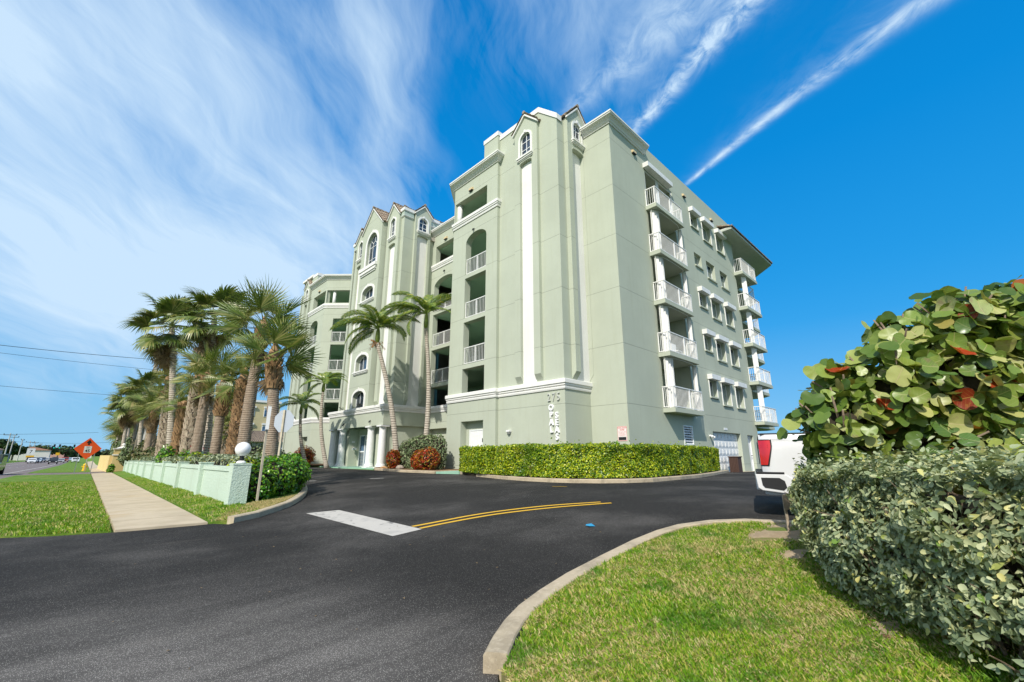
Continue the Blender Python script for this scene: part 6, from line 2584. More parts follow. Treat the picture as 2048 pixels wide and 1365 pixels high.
def boots(path, z0, z1, r, m, parent, rg, size=.24, per=9):
    """old leaf bases: stubby wedges set in a spiral round the trunk"""
    b = MB()
    zs = [p.z for p in path]
    k = 0
    z = z0
    while z < z1:
        t = np.interp(z, zs, range(len(path)))
        i = min(int(t), len(path) - 2)
        c_ = path[i].lerp(path[i + 1], t - i)
        for j in range(per):
            a = 2 * math.pi * (j + .5 * (k % 2)) / per + rg.uniform(-.12, .12)
            rd = Vector((math.cos(a), math.sin(a), 0))
            tg = Vector((-math.sin(a), math.cos(a), 0))
            L = size * rg.uniform(.7, 1.35)
            s_ = rg.uniform(-.5, .5)
            p0 = c_ + rd * r * .88
            p1 = c_ + rd * (r + .05 + .06 * rg.random()) + Vector((0, 0, L)) + tg * s_ * L * .6
            w0, w1 = size * .42, size * .20
            q = [b.p(*(p0 - tg * w0)), b.p(*(p0 + tg * w0)), b.p(*(p0 + tg * w0 * .7 + rd * .05)), b.p(*(p0 - tg * w0 * .7 + rd * .05)),
                 b.p(*(p1 - tg * w1)), b.p(*(p1 + tg * w1)), b.p(*(p1 + tg * w1 + rd * .03)), b.p(*(p1 - tg * w1 + rd * .03))]
            b.f += [[q[0], q[1], q[5], q[4]], [q[3], q[7], q[6], q[2]], [q[0], q[4], q[7], q[3]], [q[1], q[2], q[6], q[5]], [q[4], q[5], q[6], q[7]]]
        z += size * .52
        k += 1
    return obj('leaf_bases', b, m, parent, kind='stuff')


def palm(name, label, base, top, r, sc, n, kind, bz=None, bm_=None, bend=(0, 0), group=None, seed=0, dead=3, tz=None):
    rg = random.Random(seed + 100)
    g0 = gz(base[0], base[1])
    base = (base[0], base[1], g0)
    p = thing(name, label, 'palm tree', base, group)
    path = trunk_path((base[0], base[1], g0 - .1), top, bend)
    n_ = len(path) - 1
    b = MB()
    fine = []
    rad = []
    N = 46
    for i in range(N + 1):
        t = i / N * n_
        k = min(int(t), n_ - 1)
        fine.append(path[k].lerp(path[k + 1], t - k))
        u = i / N
        rad.append(r * (1.18 - .33 * u + .25 * max(0, .08 - u) / .08) * (1 + .035 * math.sin(i * 2.3) + rg.uniform(-.02, .02)))
    b.tube(fine, rad, 14)
    obj('trunk', b, M['tr_sabal'] if kind in ('sabal', 'pale') else M['tr_grey'], p, smooth=True)
    if bz:
        boots(path, bz[0], bz[1], r * 1.05, M[bm_], p, rg, size=.20 if r < .24 else .27)
    T = Vector(top)
    if kind in ('sabal', 'pale'):
        b = MB()
        b.lathe(T.x, T.y, [(r * .9, T.z - .35), (r * 1.15, T.z - .1), (r * .8, T.z + .2), (.05, T.z + .5)], 10)
        obj('crown_heart', b, M['boot_br'], p)
        for i in range(n):
            u = (i + .5) / n
            el = math.radians(82 - 108 * u ** .85) + rg.uniform(-.15, .15)
            az = i * 2.39996 + rg.uniform(-.25, .25)
            me = rg.choice(FAN if (kind == 'sabal' and u < .8) else FAN + FANP)
            place(me, p, T + Vector((0, 0, .22 - .35 * u)), az, el, rg.uniform(-.9, .9), sc * rg.uniform(.88, 1.08))
        for i in range(dead):
            place(rg.choice(DEAD), p, T + Vector((0, 0, -.25)), rg.uniform(0, 6.28), math.radians(rg.uniform(-80, -60)), 0, sc * .8)
    else:
        for i in range(n):
            u = (i + .5) / n
            el = math.radians(72 - 118 * u) + rg.uniform(-.12, .12)
            az = i * 2.39996 + rg.uniform(-.25, .25)
            me = rg.choice(WASH if u < .55 else WASH + WASHP)
            place(me, p, T + Vector((0, 0, .25 - .4 * u)), az, el, rg.uniform(-.5, .5), sc * rg.uniform(.9, 1.08))
        for i in range(dead):
            u = (i + .5) / dead
            place(rg.choice(DEAD), p, T + Vector((0, 0, -.2 - 1.1 * u)), i * 2.4, math.radians(-66 - 20 * rg.random()), rg.uniform(-.4, .4), sc * .85)
    return p


palm('sabal_palm', 'thick sabal palm with a brown boot collar, rightmost of the row behind the low wall', (5.00, 17.17), (4.64, 17.50, 4.95), 0.200, 1.00, 20, 'sabal', (3.75, 4.80), 'boot_br', (.05, 0), seed=1)
palm('sabal_palm', 'tall leaning sabal palm directly behind the globe lamp', (4.69, 19.80), (4.71, 19.80, 6.55), 0.210, 1.15, 21, 'sabal', (5.70, 6.40), 'boot_br', (-.06, .06), seed=2)
palm('sabal_palm', 'sabal palm with rough brown boots half hidden behind the leaning palm', (4.95, 22.51), (4.91, 22.56, 4.79), 0.210, 0.79, 13, 'sabal', (1.19, 4.58), 'boot_br', seed=3)
palm('sabal_palm', 'short sabal palm with a brown boot collar, in front of the parked white van', (4.48, 23.75), (4.40, 23.82, 4.56), 0.198, 0.83, 16, 'pale', (3.14, 4.45), 'boot_br', (.03, 0), seed=4)
palm('sabal_palm', 'sabal palm with dark ringed trunk and broad pale crown left of the van windscreen', (4.36, 27.54), (4.31, 27.59, 5.42), 0.232, 1.18, 19, 'pale', (4.40, 5.36), 'boot_br', (.03, 0), seed=5)
palm('sabal_palm', 'sabal palm with criss-cross grey boots from foot to crown', (4.39, 30.00), (4.34, 30.07, 5.72), 0.290, 0.95, 15, 'pale', (0.20, 5.60), 'boot_gr', seed=6)
palm('sabal_palm', 'small sabal palm with orange brown shaggy trunk right of the thin grey trunk', (4.44, 34.14), (4.39, 34.24, 4.46), 0.244, 0.84, 15, 'sabal', (0.30, 4.40), 'boot_br', seed=7)
palm('sabal_palm', 'stout sabal palm with a thick mantle of grey boots left of the thin grey trunk', (4.45, 39.16), (4.29, 39.42, 5.04), 0.409, 0.97, 15, 'pale', (0.20, 4.91), 'boot_gr', seed=8)
palm('fan_palm', 'tallest thin fan palm with pale grey trunk, left of the other tall one', (4.49, 36.21), (3.27, 37.40, 10.02), 0.186, 1.48, 28, 'wash', None, None, (.12, -.1), seed=9, dead=16)
palm('fan_palm', 'tall fan palm with brown skirt rising just left of the leaning sabal crown', (5.50, 30.78), (4.75, 31.62, 9.60), 0.170, 1.32, 28, 'wash', None, None, (.08, 0), seed=10, dead=18)
palm('sabal_palm', 'slender little sabal palm with a round brown boot knob beside the utility pole', (4.44, 49.10), (4.26, 49.37, 5.02), 0.200, 1.02, 22, 'sabal', (3.25, 4.81), 'boot_br', seed=11)
palm('sabal_palm', 'sabal palm in the back row between the utility pole and the thin grey trunk', (4.49, 41.70), (4.10, 42.09, 6.99), 0.211, 0.95, 19, 'pale', seed=12)
palm('sabal_palm', 'low sabal palm with pale crown right of the utility pole foot', (4.55, 50.05), (4.42, 50.18, 5.56), 0.273, 1.31, 23, 'pale', (0.30, 5.30), 'boot_gr', seed=22)
palm('sabal_palm', 'small sabal palm standing behind the row in front of the beige block', (6.90, 33.00), (6.90, 33.00, 2.90), 0.200, 0.90, 22, 'pale', (0.50, 2.80), 'boot_gr', seed=23)
palm('sabal_palm', 'sabal palm with open crown between the shaggy trunks and the stop sign', (7.60, 38.00), (7.60, 38.00, 4.90), 0.180, 1.00, 22, 'pale', seed=24)
palm('fan_palm', 'distant fan palm leaning right beside the utility pole', (4.40, 54.24), (3.70, 54.92, 7.30), 0.160, 1.35, 22, 'wash', seed=13, dead=12, group=None)
palm('fan_palm', 'distant shaggy fan palm, highest crown left of the utility pole', (4.40, 61.40), (3.90, 61.90, 7.50), 0.160, 1.40, 22, 'wash', seed=14, dead=12)
palm('fan_palm', 'distant shaggy fan palm with brown crown over the scrub, second from the left', (3.43, 60.76), (3.20, 60.98, 6.90), 0.160, 1.40, 22, 'wash', seed=15, dead=14)
palm('fan_palm', 'leftmost distant fan palm above the orange road sign', (3.65, 80.00), (3.85, 79.85, 6.90), 0.180, 1.60, 20, 'wash', seed=16, dead=12)
palm('sabal_palm', 'distant green sabal palm above the scrub right of the orange road sign', (4.40, 74.00), (4.30, 74.00, 5.30), 0.200, 1.70, 24, 'sabal', seed=17)
palm('sabal_palm', 'low distant sabal palm at the left edge of the scrub', (5.30, 92.00), (5.30, 92.00, 4.60), 0.250, 2.00, 22, 'pale', seed=18)
for k, (x, y) in enumerate(((4.3, 66), (4.0, 70), (4.8, 86))):
    b = MB()
    z0 = gz(x, y)
    b.tube([(x + .5, y - 1, z0), (x + .2, y - .5, z0 + 2.5), (x, y, z0 + 5.2)], [.15, .13, .11], 8)
    tag(obj('bare_palm', b, M['tr_grey']), ['bare grey palm trunk leaning behind the yellow pier', 'thin bare palm trunk right of the leftmost fan palm', 'bare distant palm trunk behind the orange road sign'][k], 'palm tree')


def feather_palm(label, base, top, r, sc, dirs, seed, bend=(0, 0), fruit=False, shaft=1.0):
    rg = random.Random(seed)
    g0 = gz(base[0], base[1])
    p = thing('feather_palm', label, 'palm tree', (base[0], base[1], g0), 'feather palms at the building front')
    path = trunk_path((base[0], base[1], g0), (top[0], top[1], top[2] - shaft), bend, 16)
    b = MB()
    n_ = len(path)
    b.tube(path, [r * (1.25 - .5 * i / n_) + (.05 if i == 0 else 0) for i in range(n_)], 12)
    obj('trunk', b, M['tr_grey'], p, smooth=True)
    T = Vector(top)
    q = path[-1]
    b = MB()
    b.tube([q, q.lerp(T, .3), q.lerp(T, .75), T + Vector((0, 0, .1))], [r * .78, r * 1.05, r * .8, r * .35], 12)
    obj('crownshaft', b, M['crownshaft'], p, smooth=True)
    for i, (az, el, s_) in enumerate(dirs):
        # az in degrees measured from the wall line as seen from the drive: 0 = to the right, 90 = away, 180 = left
        a = math.radians(az) + YAW - math.pi / 2
        place(rg.choice(FEA), p, T, a, math.radians(el), rg.uniform(-.25, .25), sc * s_)
    if fruit:
        b = MB()
        b2 = MB()
        for k in range(26):
            a = rg.uniform(0, 6.28)
            L = rg.uniform(.35, .62)
            e = q + Vector((math.cos(a) * L, math.sin(a) * L, rg.uniform(-.45, .12)))
            b.tube([q + Vector((0, 0, -.05)), q.lerp(e, .6) + Vector((0, 0, .08)), e], [.016, .01, .005], 4)
            for j in range(5):
                c_ = q.lerp(e, rg.uniform(.3, 1)) + Vector((rg.uniform(-.04, .04), rg.uniform(-.04, .04), rg.uniform(-.05, .04)))
                b2.lathe(c_.x, c_.y, [(.004, c_.z - .03), (.028, c_.z), (.004, c_.z + .03)], 5)
        obj('flower_stalks', b, M['boot_gr'], p)
        obj('fruit', b2, mat('orange_fruit', (.55, .20, .03), .6), p, kind='stuff')
    return p


feather_palm('tall feather palm leaning left with orange fruit cluster, nearest the portico corner', (13.9, 24.13), (12.61, 25.39, 9.35), .15, 1.22,
             [(80, 75, .8), (20, 62, 1.05), (175, 48, 1.15), (190, 15, 1.2), (200, -8, 1.1), (5, 30, 1.1), (-10, 5, .9), (100, 50, 1), (260, 40, 1), (230, 15, 1), (140, 66, .8), (310, 20, .9), (60, 20, 1), (175, -25, 1.0)], 3, (.18, -.18), True)
feather_palm('tall feather palm with green crown shaft curving in front of the recessed balconies', (14.85, 22.9), (14.75, 23.17, 10.3), .14, 1.22,
             [(90, 80, .8), (40, 70, 1.0), (0, 45, 1.05), (-20, 12, .8), (170, 52, 1.2), (185, 22, 1.2), (200, -5, 1.15), (150, 30, 1), (250, 35, 1), (290, 15, .9), (100, 55, .9), (215, -25, .9)], 8, (.22, -.15), False)
feather_palm('medium feather palm rising from the red crotons left of the portico', (12.6, 31.3), (12.0, 31.9, 6.5), .12, .86,
             [(170, 35, 1), (190, 5, 1), (20, 50, 1), (0, 20, 1), (90, 75, .8), (140, 65, .8), (45, 40, .9), (300, 20, .9), (240, 20, .9), (175, -20, .9), (80, 30, .9)], 14, (-.2, .15), False, .7)
feather_palm('shortest feather palm, farthest left against the green wall', (12.3, 34.2), (11.6, 34.75, 5.1), .12, .95,
             [(175, 30, 1), (195, 0, 1), (20, 55, 1), (0, 15, 1), (90, 75, .9), (150, 60, .9), (45, 30, .9), (300, 15, .9), (240, 10, .9), (10, -20, .9), (80, 30, .9)], 19, (-.15, .1), False, .7)

# scrub mass and shrubs beyond the row
rq = np.random.default_rng(8)
M['scrub'] = leaf_mat('scrub_leaf', [(0, (.035, .06, .02)), (.4, (.10, .13, .05)), (.7, (.20, .20, .10)), (.9, (.30, .24, .14)), (1, (.05, .08, .02))], .7, .25, .2)
shrub('scrub_thicket', 'dense brownish green scrub thicket behind the yellow wall', 'bush', [(5.2, 62, 1.6, 1.7, 3, 2.0), (5.0, 68, 1.6, 1.6, 3, 2.4), (5.2, 75, 1.8, 1.8, 4, 3.0), (5.4, 84, 1.6, 2, 5, 3.0), (5.0, 58, 1.0, 1.3, 2.4, 1.5)], 9000, .34, M['scrub'], (5.2, 70, -.3), rq, core=.8)
shrub('grey_shrub', 'grey green leafy shrub spilling over the yellow wall piers', 'bush', [(3.9, 64, 1.9, 1.3, 2.5, 1.3), (4.1, 60, 1.4, 1.0, 1.5, 1.0)], 2500, .26, M['sbush'], (3.9, 64, -.3), rq, core=.8)
shrub('scrub_thicket', 'olive green scrub under the palms left of the utility pole', 'bush', [(4.6, 47, 1.0, .9, 2, 1.1), (4.9, 52, 1.3, 1.2, 2.5, 1.6), (4.3, 42, .9, .6, 2, .9)], 3500, .24, M['scrub'], (4.6, 47, 0), rq, core=.8)
shrub('yellow_flower_shrub', 'low yellow flowering shrub behind the silver hedge', 'shrub', [(3.9, 24.5, 1.25, .35, 1.2, .3), (3.9, 21.6, 1.2, .3, .7, .3)], 900, .09, M['hleaf'], (3.9, 24, 0), rq, core=.7)
shrub('dark_shrub', 'dark green shrub between the palm trunks near the utility pole', 'shrub', [(3.9, 33.5, 1.1, .5, .9, .9), (4.2, 29, 1.0, .5, .8, .7)], 1300, .13, M['gleaf'], (3.9, 33, 0), rq, core=.75)
shrub('grey_bush', 'grey bushes beside the stop sign post behind the rounded hedge', 'shrub', [(6.1, 21.5, 1.0, .8, 1.2, .7), (6.3, 25, 1.2, .8, 1.5, .8)], 2200, .12, M['sbush'], (6.1, 22, .2), rq, core=.8)

# far trees along the road
M['pine'] = leaf_mat('far_tree_leaf', [(0, (.02, .045, .015)), (.6, (.05, .09, .03)), (1, (.10, .12, .05))], .8, .2, .1)
FT = [(-30, 250, 12, 7, 'tall dark tree at the left edge of the picture beyond the highway'), (-28, 285, 9, 6, 'dark bushy tree right of the first roadside pole'), (-24, 300, 10, 5, 'dark tree with flat crown behind the third roadside pole'),
      (-22, 330, 8, 7, 'low rounded tree behind the white roadside sign'), (-17, 420, 9, 9, 'far round tree at the left of the hanging signals'), (-9, 460, 8, 8, 'far round tree behind the hanging signals'), (-36, 230, 8, 6, 'low dark tree half cut by the left edge')]
for i, (x, y, h, r0, lb) in enumerate(FT):
    z0 = -1.0
    bl = [(x + random.uniform(-.5, .5) * r0, y, z0 + h * (.55 + .2 * random.random()), r0 * .6, r0 * .6, h * .26) for _ in range(5)]
    t_ = shrub('far_tree', lb, 'tree', bl, 700, 1.3, M['pine'], (x, y, z0), rq, core=.7)
    b = MB()
    b.tube([(x, y, z0), (x, y, z0 + h * .6)], .4, 6)
    obj('trunk', b, M['bark'], t_)
t_ = shrub('distant_trees', 'low dark band of distant trees along the horizon beyond the highway', 'trees',
           [(-90 + i * 14, 520 + (i % 3) * 25, 2.0, 9, 9, 4.5 + (i % 4)) for i in range(12)], 5200, 2.2, M['pine'], (-40, 520, -1), rq, core=.85)
t_['kind'] = 'stuff'

# ------------------------------------------------------------------ poles, wires, road furniture
M['wood'] = mat('weathered_pole', (.30, .27, .22), .9, .35, 1.5, .5, 20)
M['cpole'] = mat('concrete_pole', (.50, .49, .46), .8, .15, 2)
up = thing('utility_pole', 'tall weathered utility pole standing left of the palm row', 'utility pole', (4.32, 58.5, gz(4.3, 58.5)))
b = MB()
b.tube([(4.32, 58.5, -.4), (4.45, 58.4, 11.3)], [.30, .17], 12)
obj('pole', b, M['wood'], up, smooth=True)
b = MB()
b.tube([(4.0, 58.2, 11.0), (4.9, 58.7, 11.0)], .05, 6)
b.tube([(4.3, 58.0, 9.6), (4.2, 57.2, 9.7)], .04, 6)
obj('crossarm', b, M['wood'], up)
b = MB()
for q in ((4.0, 58.2, 11.1), (4.85, 58.7, 11.1), (4.2, 57.2, 9.8), (4.0, 57.6, 9.2)):
    b.lathe(q[0], q[1], [(.06, q[2] - .1), (.10, q[2]), (.06, q[2] + .12)], 8)
obj('insulator', b, M['dark'], up)
b = MB()
b.tube([(3.95, 57.9, -.2), (4.05, 57.9, 9.2)], .035, 6)
obj('conduit', b, M['dark'], up)
b = MB()
b.tube([(4.9, 60.3, -.3), (4.95, 60.2, 7.4)], [.20, .16], 10)
tag(obj('concrete_pole', b, M['cpole'], smooth=True), 'pale concrete pole just right of the wooden utility pole', 'pole')


def wire(a, c, sag, r, label, n=24):
    a, c = Vector(a), Vector(c)
    b = MB()
    b.tube([a.lerp(c, i / n) - Vector((0, 0, sag * 4 * (i / n) * (1 - i / n))) for i in range(n + 1)], r, 4)
    tag(obj('power_line', b, M['black']), label, 'power line')


wire((4.0, 58.2, 11.1), (-34, 50, 11.3), .9, .022, 'upper power line running left from the utility pole')
wire((4.2, 57.2, 9.9), (-34, 49, 11.0), .7, .014, 'thin second wire just below the upper power line')
wire((6, 95, 10.8), (-42, 86, 12.6), .8, .022, 'middle power line crossing the pale sky at the left')
wire((4, 190, 8.3), (-42, 186, 6.5), .5, .035, 'low distant power line above the hanging signals')
# roadside poles, copies of one
pl = thing('roadside_pole', 'nearest roadside pole with a straight crossarm, at the far left', 'utility pole', (0, 0, 0), 'poles along the far side of the highway')
b = MB()
b.tube([(0, 0, -.3), (0, 0, 10.4)], [.22, .14], 8)
obj('pole', b, M['cpole'], pl)
b = MB()
b.box(-1.7, 1.7, -.08, .08, 9.6, 9.8)
obj('crossarm', b, M['cpole'], pl)
b = MB()
for x in (-1.6, 0, 1.6):
    b.lathe(x, 0, [(.1, 9.8), (.14, 10.0), (.08, 10.25)], 6)
obj('insulator', b, M['dark'], pl)
b = MB()
b.lathe(.5, 0, [(.25, 7.2), (.28, 7.5), (.28, 8.1), (.1, 8.3)], 8)
obj('transformer', b, M['metal'], pl)
pos = [(-18.2, 243), (-18.9, 269), (-19.5, 320), (-19.4, 370), (-18.6, 394), (-18, 443), (-15.5, 480), (-14.4, 515), (-12.1, 563), (-9, 600)]
lbs = ['roadside pole just right of the nearest one', 'third roadside pole from the left', 'fourth roadside pole, above the white sign', 'fifth roadside pole, close behind the white sign', 'sixth roadside pole in the row',
       'seventh roadside pole in the row', 'eighth roadside pole in the row', 'ninth roadside pole, near the signals', 'last small roadside pole left of the signals']
for k, (x, y) in enumerate(pos):
    if k == 0:
        pl.location = (x, y, -1.2)
        pl.rotation_euler = (0, 0, .3)
        pl['_base'] = [0, 0, 0]
    else:
        dup(pl, (x, y, -1.3), .3 + .5 * (k % 3), 1 + .004 * k, lbs[k - 1])
for ch in pl.children:
    ch.matrix_parent_inverse = Matrix()
# orange work sign
M['orange'] = mat('fluorescent_orange', (.85, .10, .015), .5)
M['sgw'] = mat('sign_sheet_white', (.72, .72, .70), .5)
wk = thing('work_sign', 'large orange diamond road work sign showing speed limit 45 ahead', 'sign', (.75, 57.6, gz(.75, 57.6)))
sx = lambda u, d, z: (.75 + u * .98, 57.6 - d + u * .15, z)
b = MB(sx)
b.prism([(-.98, 2.0), (0, 1.02), (.98, 2.0), (0, 2.98)], 0, .02)
obj('panel', b, M['orange'], wk)
b = MB(sx)
b.prism([(-.26, 1.62), (.26, 1.62), (.26, 2.22), (-.26, 2.22)], .0205, .03)
obj('inset', b, M['sgw'], wk)
b = MB(sx)
b.prism([(-.2, 2.5), (.2, 2.5), (0, 2.82)], .0205, .028)
b.box(-.07, .07, .0205, .0275, 2.33, 2.499)
obj('arrow', b, M['black'], wk)
text(wk, 'lettering', 'SPEED', lambda u, d, z: sx(u, d + .03, z), 0, 2.11, .10, .001, M['black'])
text(wk, 'lettering', 'LIMIT', lambda u, d, z: sx(u, d + .03, z), 0, 2.01, .10, .001, M['black'])
text(wk, 'lettering', '45', lambda u, d, z: sx(u, d + .03, z), 0, 1.68, .36, .001, M['black'], .01)
for u in (-.55, .55):
    b = MB(sx)
    b.box(u - .03, u + .03, -.07, -.001, -.5, 2.35)
    obj('post', b, M['metal'], wk)


def small_sign(name, label, x, y, z0, w_, h_, zc, m, txt=None, lines=None, post=M['metal']):
    t = thing(name, label, 'sign', (x, y, z0))
    b = MB()
    b.tube([(x, y + .05, z0), (x, y + .05, zc + h_ / 2)], .04 * max(1, w_ * .8), 6)
    obj('post', b, post, t)
    b = MB()
    b.box(x - w_ / 2, x + w_ / 2, y - .02, y, zc - h_ / 2, zc + h_ / 2)
    obj('panel', b, m, t)
    xf_ = lambda u, d, z: (x + u, y - .021 - d, z)
    for (s_, zz, sz) in (lines or []):
        text(t, 'lettering', s_, xf_, 0, zz, sz, .002, M['black'], .0)
    return t


small_sign('speed_sign', 'white 45 speed limit sign standing behind the orange diamond', 1.05, 70, -.5, .62, .75, 1.45, M['sgw'], lines=[('SPEED', 1.66, .15), ('LIMIT', 1.53, .15), ('45', 1.15, .4)])
small_sign('merge_sign', 'white square road sign with black symbol left of the highway', -13.2, 268, -1.2, 2.3, 2.5, 2.9, M['sgw'], lines=[('7', 2.1, 2.0)])
small_sign('yellow_sign', 'yellow warning plate under the white square sign beyond the highway', -13.0, 266, -1.2, 2.3, .8, .9, mat('sign_yellow', (.75, .42, .02), .5))
small_sign('yellow_sign', 'small yellow warning sign in the middle of the far highway', -8.0, 400, -1.2, 1.8, 1.6, 2.2, bpy.data.materials['sign_yellow'])
# hydrant
hy = thing('fire_hydrant', 'yellow fire hydrant on the verge right of the orange sign', 'hydrant', (1.05, 74, -.4))
b = MB()
b.lathe(1.05, 74, [(.2, -.42), (.2, -.3), (.15, -.28), (.15, .22), (.19, .24), (.19, .28), (.14, .36), (.05, .44), (.05, .5), (.01, .5)], 12)
obj('body', b, mat('hydrant_yellow', (.75, .48, .02), .45), hy)
for dx in (-1, 1):
    b = MB()
    b.tube([(1.05 + dx * .13, 74, .08), (1.05 + dx * .28, 74, .08)], .07, 8)
    obj('nozzle', b, bpy.data.materials['hydrant_yellow'], hy)
# hanging signals
for k, (x, y, lb) in enumerate(((-7.7, 300, 'leftmost hanging traffic signal over the highway'), (-5.9, 300, 'second hanging traffic signal, close beside the leftmost'), (-1.0, 300, 'third hanging traffic signal over the highway'), (3.0, 300, 'fourth hanging traffic signal, with green light, nearest the palms'))):
    t = thing('traffic_signal', lb, 'traffic light', (x, y, 5.4), 'signals on the span wire')
    b = MB()
    b.box(x - .35, x + .35, y, y + .3, 4.4, 6.4)
    obj('housing', b, M['black'], t)
    b = MB()
    b.lathe(x, y - .02, [(.2, 4.6), (.22, 4.8), (.2, 5.0)], 8)
    obj('lens', b, mat('signal_green', (.02, .5, .35), .4, emit=(.0, .35, .22)) if k == 0 else bpy.data.materials['signal_green'], t)
wire((-30, 300, 8.2), (22, 300, 8.8), 1.6, .05, 'span wire that carries the hanging signals')

# --- post with its sign seen edge on, stop sign from behind, stake sign
M['post'] = mat('pale_post', (.55, .48, .36), .7, .2, 6)
ps = thing('sign_post', 'thin pale post with a sign seen edge on, in front of the rounded hedge', 'sign', (3.66, 13.46, .15))
b = MB()
b.box(3.635, 3.685, 13.435, 13.485, .1, 2.75)
obj('post', b, M['post'], ps)
d_ = Vector((3.66, 13.46, 0)).normalized()
sd2 = Vector((-d_.y, d_.x, 0))
b = MB(lambda u, d, z: (3.66 + d_.x * u + sd2.x * d, 13.46 + d_.y * u + sd2.y * d, z))
b.box(-.16, .16, .036, .044, 2.05, 2.72)
b.box(-.16, -.10, -.045, .0355, 2.08, 2.70)
obj('panel', b, M['sgw'], ps)
st = thing('stop_sign', 'grey back of an octagonal stop sign on a pale post beside the palms', 'sign', (5.15, 16.6, .3))
dv = Vector((5.05, 16.7, 0)).normalized()
tv = Vector((-dv.y, dv.x, 0))
an = math.radians(38)
uu = tv * math.cos(an) + dv * math.sin(an)
nn = dv * math.cos(an) - tv * math.sin(an)
sxf = lambda u, d, z: (5.05 - uu.x * (u - .0) - nn.x * d, 16.72 - uu.y * u - nn.y * d, z)
b = MB(sxf)
b.prism([(.38 * math.cos(math.radians(22.5 + 45 * i)) / math.cos(math.radians(22.5)), 2.56 + .38 * math.sin(math.radians(22.5 + 45 * i)) / math.cos(math.radians(22.5))) for i in range(8)], -.012, -.008)
obj('panel', b, mat('sign_aluminium', (.40, .44, .50), .5), st)
b = MB(sxf)
b.prism([(.36 * math.cos(math.radians(22.5 + 45 * i)) / math.cos(math.radians(22.5)), 2.56 + .36 * math.sin(math.radians(22.5 + 45 * i)) / math.cos(math.radians(22.5))) for i in range(8)], -.016, -.0125)
obj('face', b, M['red'], st)
b = MB(sxf)
b.box(-.035, .035, .0, .05, .2, 2.95)
obj('post', b, M['post'], st)
wsn = thing('stake_sign', 'small weathered wooden stake sign half hidden by the silver hedge', 'sign', (7.05, 1.95, .35))
xf_ = lambda u, d, z: (6.98 + u * .62 - d * .75, 1.92 - u * .75 - d * .6, z)
b = MB(xf_)
b.prism([(-.02, .68), (.26, .76), (.26, .95), (-.02, .88)], 0, .02)
obj('board', b, mat('old_wood', (.42, .34, .25), .9, .4, 9, .6, 40), wsn)
for u in (0.01, .22):
    b = MB(xf_)
    b.box(u - .015, u + .015, -.025, -.001, .36, .86)
    obj('stake', b, bpy.data.materials['old_wood'], wsn)
# planter crate by the garage, flower pot
cr_ = thing('slatted_bin', 'dark brown slatted bin between the clipped hedge and the garage door', 'bin', (28.9, 10.25, .4))
b = MB()
b.box(28.62, 29.2, 10.02, 10.55, .36, 1.28)
obj('body', b, mat('dark_brown', (.075, .04, .03), .7), cr_)
for k in range(6):
    b = MB()
    b.box(28.585, 28.618, 10.03 + .085 * k, 10.09 + .085 * k, .40, 1.25)
    obj('slat', b, bpy.data.materials['dark_brown'], cr_)
b = MB()
b.box(28.58, 29.24, 9.98, 10.58, 1.281, 1.34)
obj('lid', b, bpy.data.materials['dark_brown'], cr_)
fp = thing('flower_pot', 'pale teal flower pot with red blooms among the palm trunks', 'flower pot', (4.6, 29, 0))
b = MB()
b.lathe(4.6, 29, [(.2, 1.1), (.33, 1.25), (.36, 1.5), (.33, 1.62)], 14)
obj('pot', b, mat('teal_glaze', (.25, .50, .42), .3), fp)
b = MB()
b.lathe(4.6, 29, [(.3, .05), (.22, .5), (.22, 1.098)], 12)
obj('pedestal', b, M['concrete'], fp)
Pn = rq.normal(0, 1, (160, 3)) * [.14, .14, .10] + [4.6, 29, 1.75]
cloud('blooms', Pn, rq.normal(0, 1, (160, 3)), rq.normal(0, 1, (160, 3)), rq.uniform(.05, .1, 160), LEAF, LEAF_F, mat('red_bloom', (.6, .03, .02), .5), fp, kind='stuff')


# ------------------------------------------------------------------ vehicles
def bevel(o, w_, n=2):
    m_ = o.modifiers.new('bevel', 'BEVEL')
    m_.width = w_
    m_.segments = n
    m_.limit_method = 'ANGLE'
    m_.angle_limit = math.radians(30)
    for p_ in o.data.polygons:
        p_.use_smooth = True
    try:
        m_.harden_normals = True
    except Exception:
        pass
    return o


def wheel(parent, x, y, r, w_, inv=False):
    b = MB(lambda a, c, z: (x + a, y + z * (-1 if inv else 1), r + c))
    b.lathe(0, 0, [(r * .62, -.01), (r * .94, -.02), (r, .03), (r, w_ - .03), (r * .94, w_), (r * .6, w_)], 28)
    t_ = obj('tyre', b, M['tyre'], parent, smooth=True)
    b = MB(lambda a, c, z: (x + a, y + z * (-1 if inv else 1), r + c))
    b.lathe(0, 0, [(.05, -.035), (.12, -.03), (r * .5, .03), (r * .62, -.012), (r * .615, .06)], 20)
    obj('rim', b, M['rim'], t_, smooth=True)
    return t_


M['tyre'] = mat('tyre_rubber', (.018, .018, .018), .8)
M['rim'] = mat('alloy_rim', (.35, .35, .36), .35, metal=.8)
M['wpaint'] = mat('white_car_paint', (.66, .66, .66), .28, spec=.5, coat=.7)
M['redlens'] = mat('red_lens', (.55, .008, .012), .12, spec=.7, coat=.6)
M['chrome'] = mat('chrome_trim', (.6, .6, .62), .15, metal=1.0)
M['carglass'] = mat('car_glass', (.02, .03, .035), .05, spec=.9)

tk = thing('pickup_truck', 'white pickup truck parked behind the sea grape, tail with red light showing', 'pickup truck', (0, 0, 0))


def arch_pts(xc, r, z0, n=14):
    return [(xc + r * math.cos(math.pi * i / n), z0 + max(0, r * math.sin(math.pi * i / n))) for i in range(n + 1)]


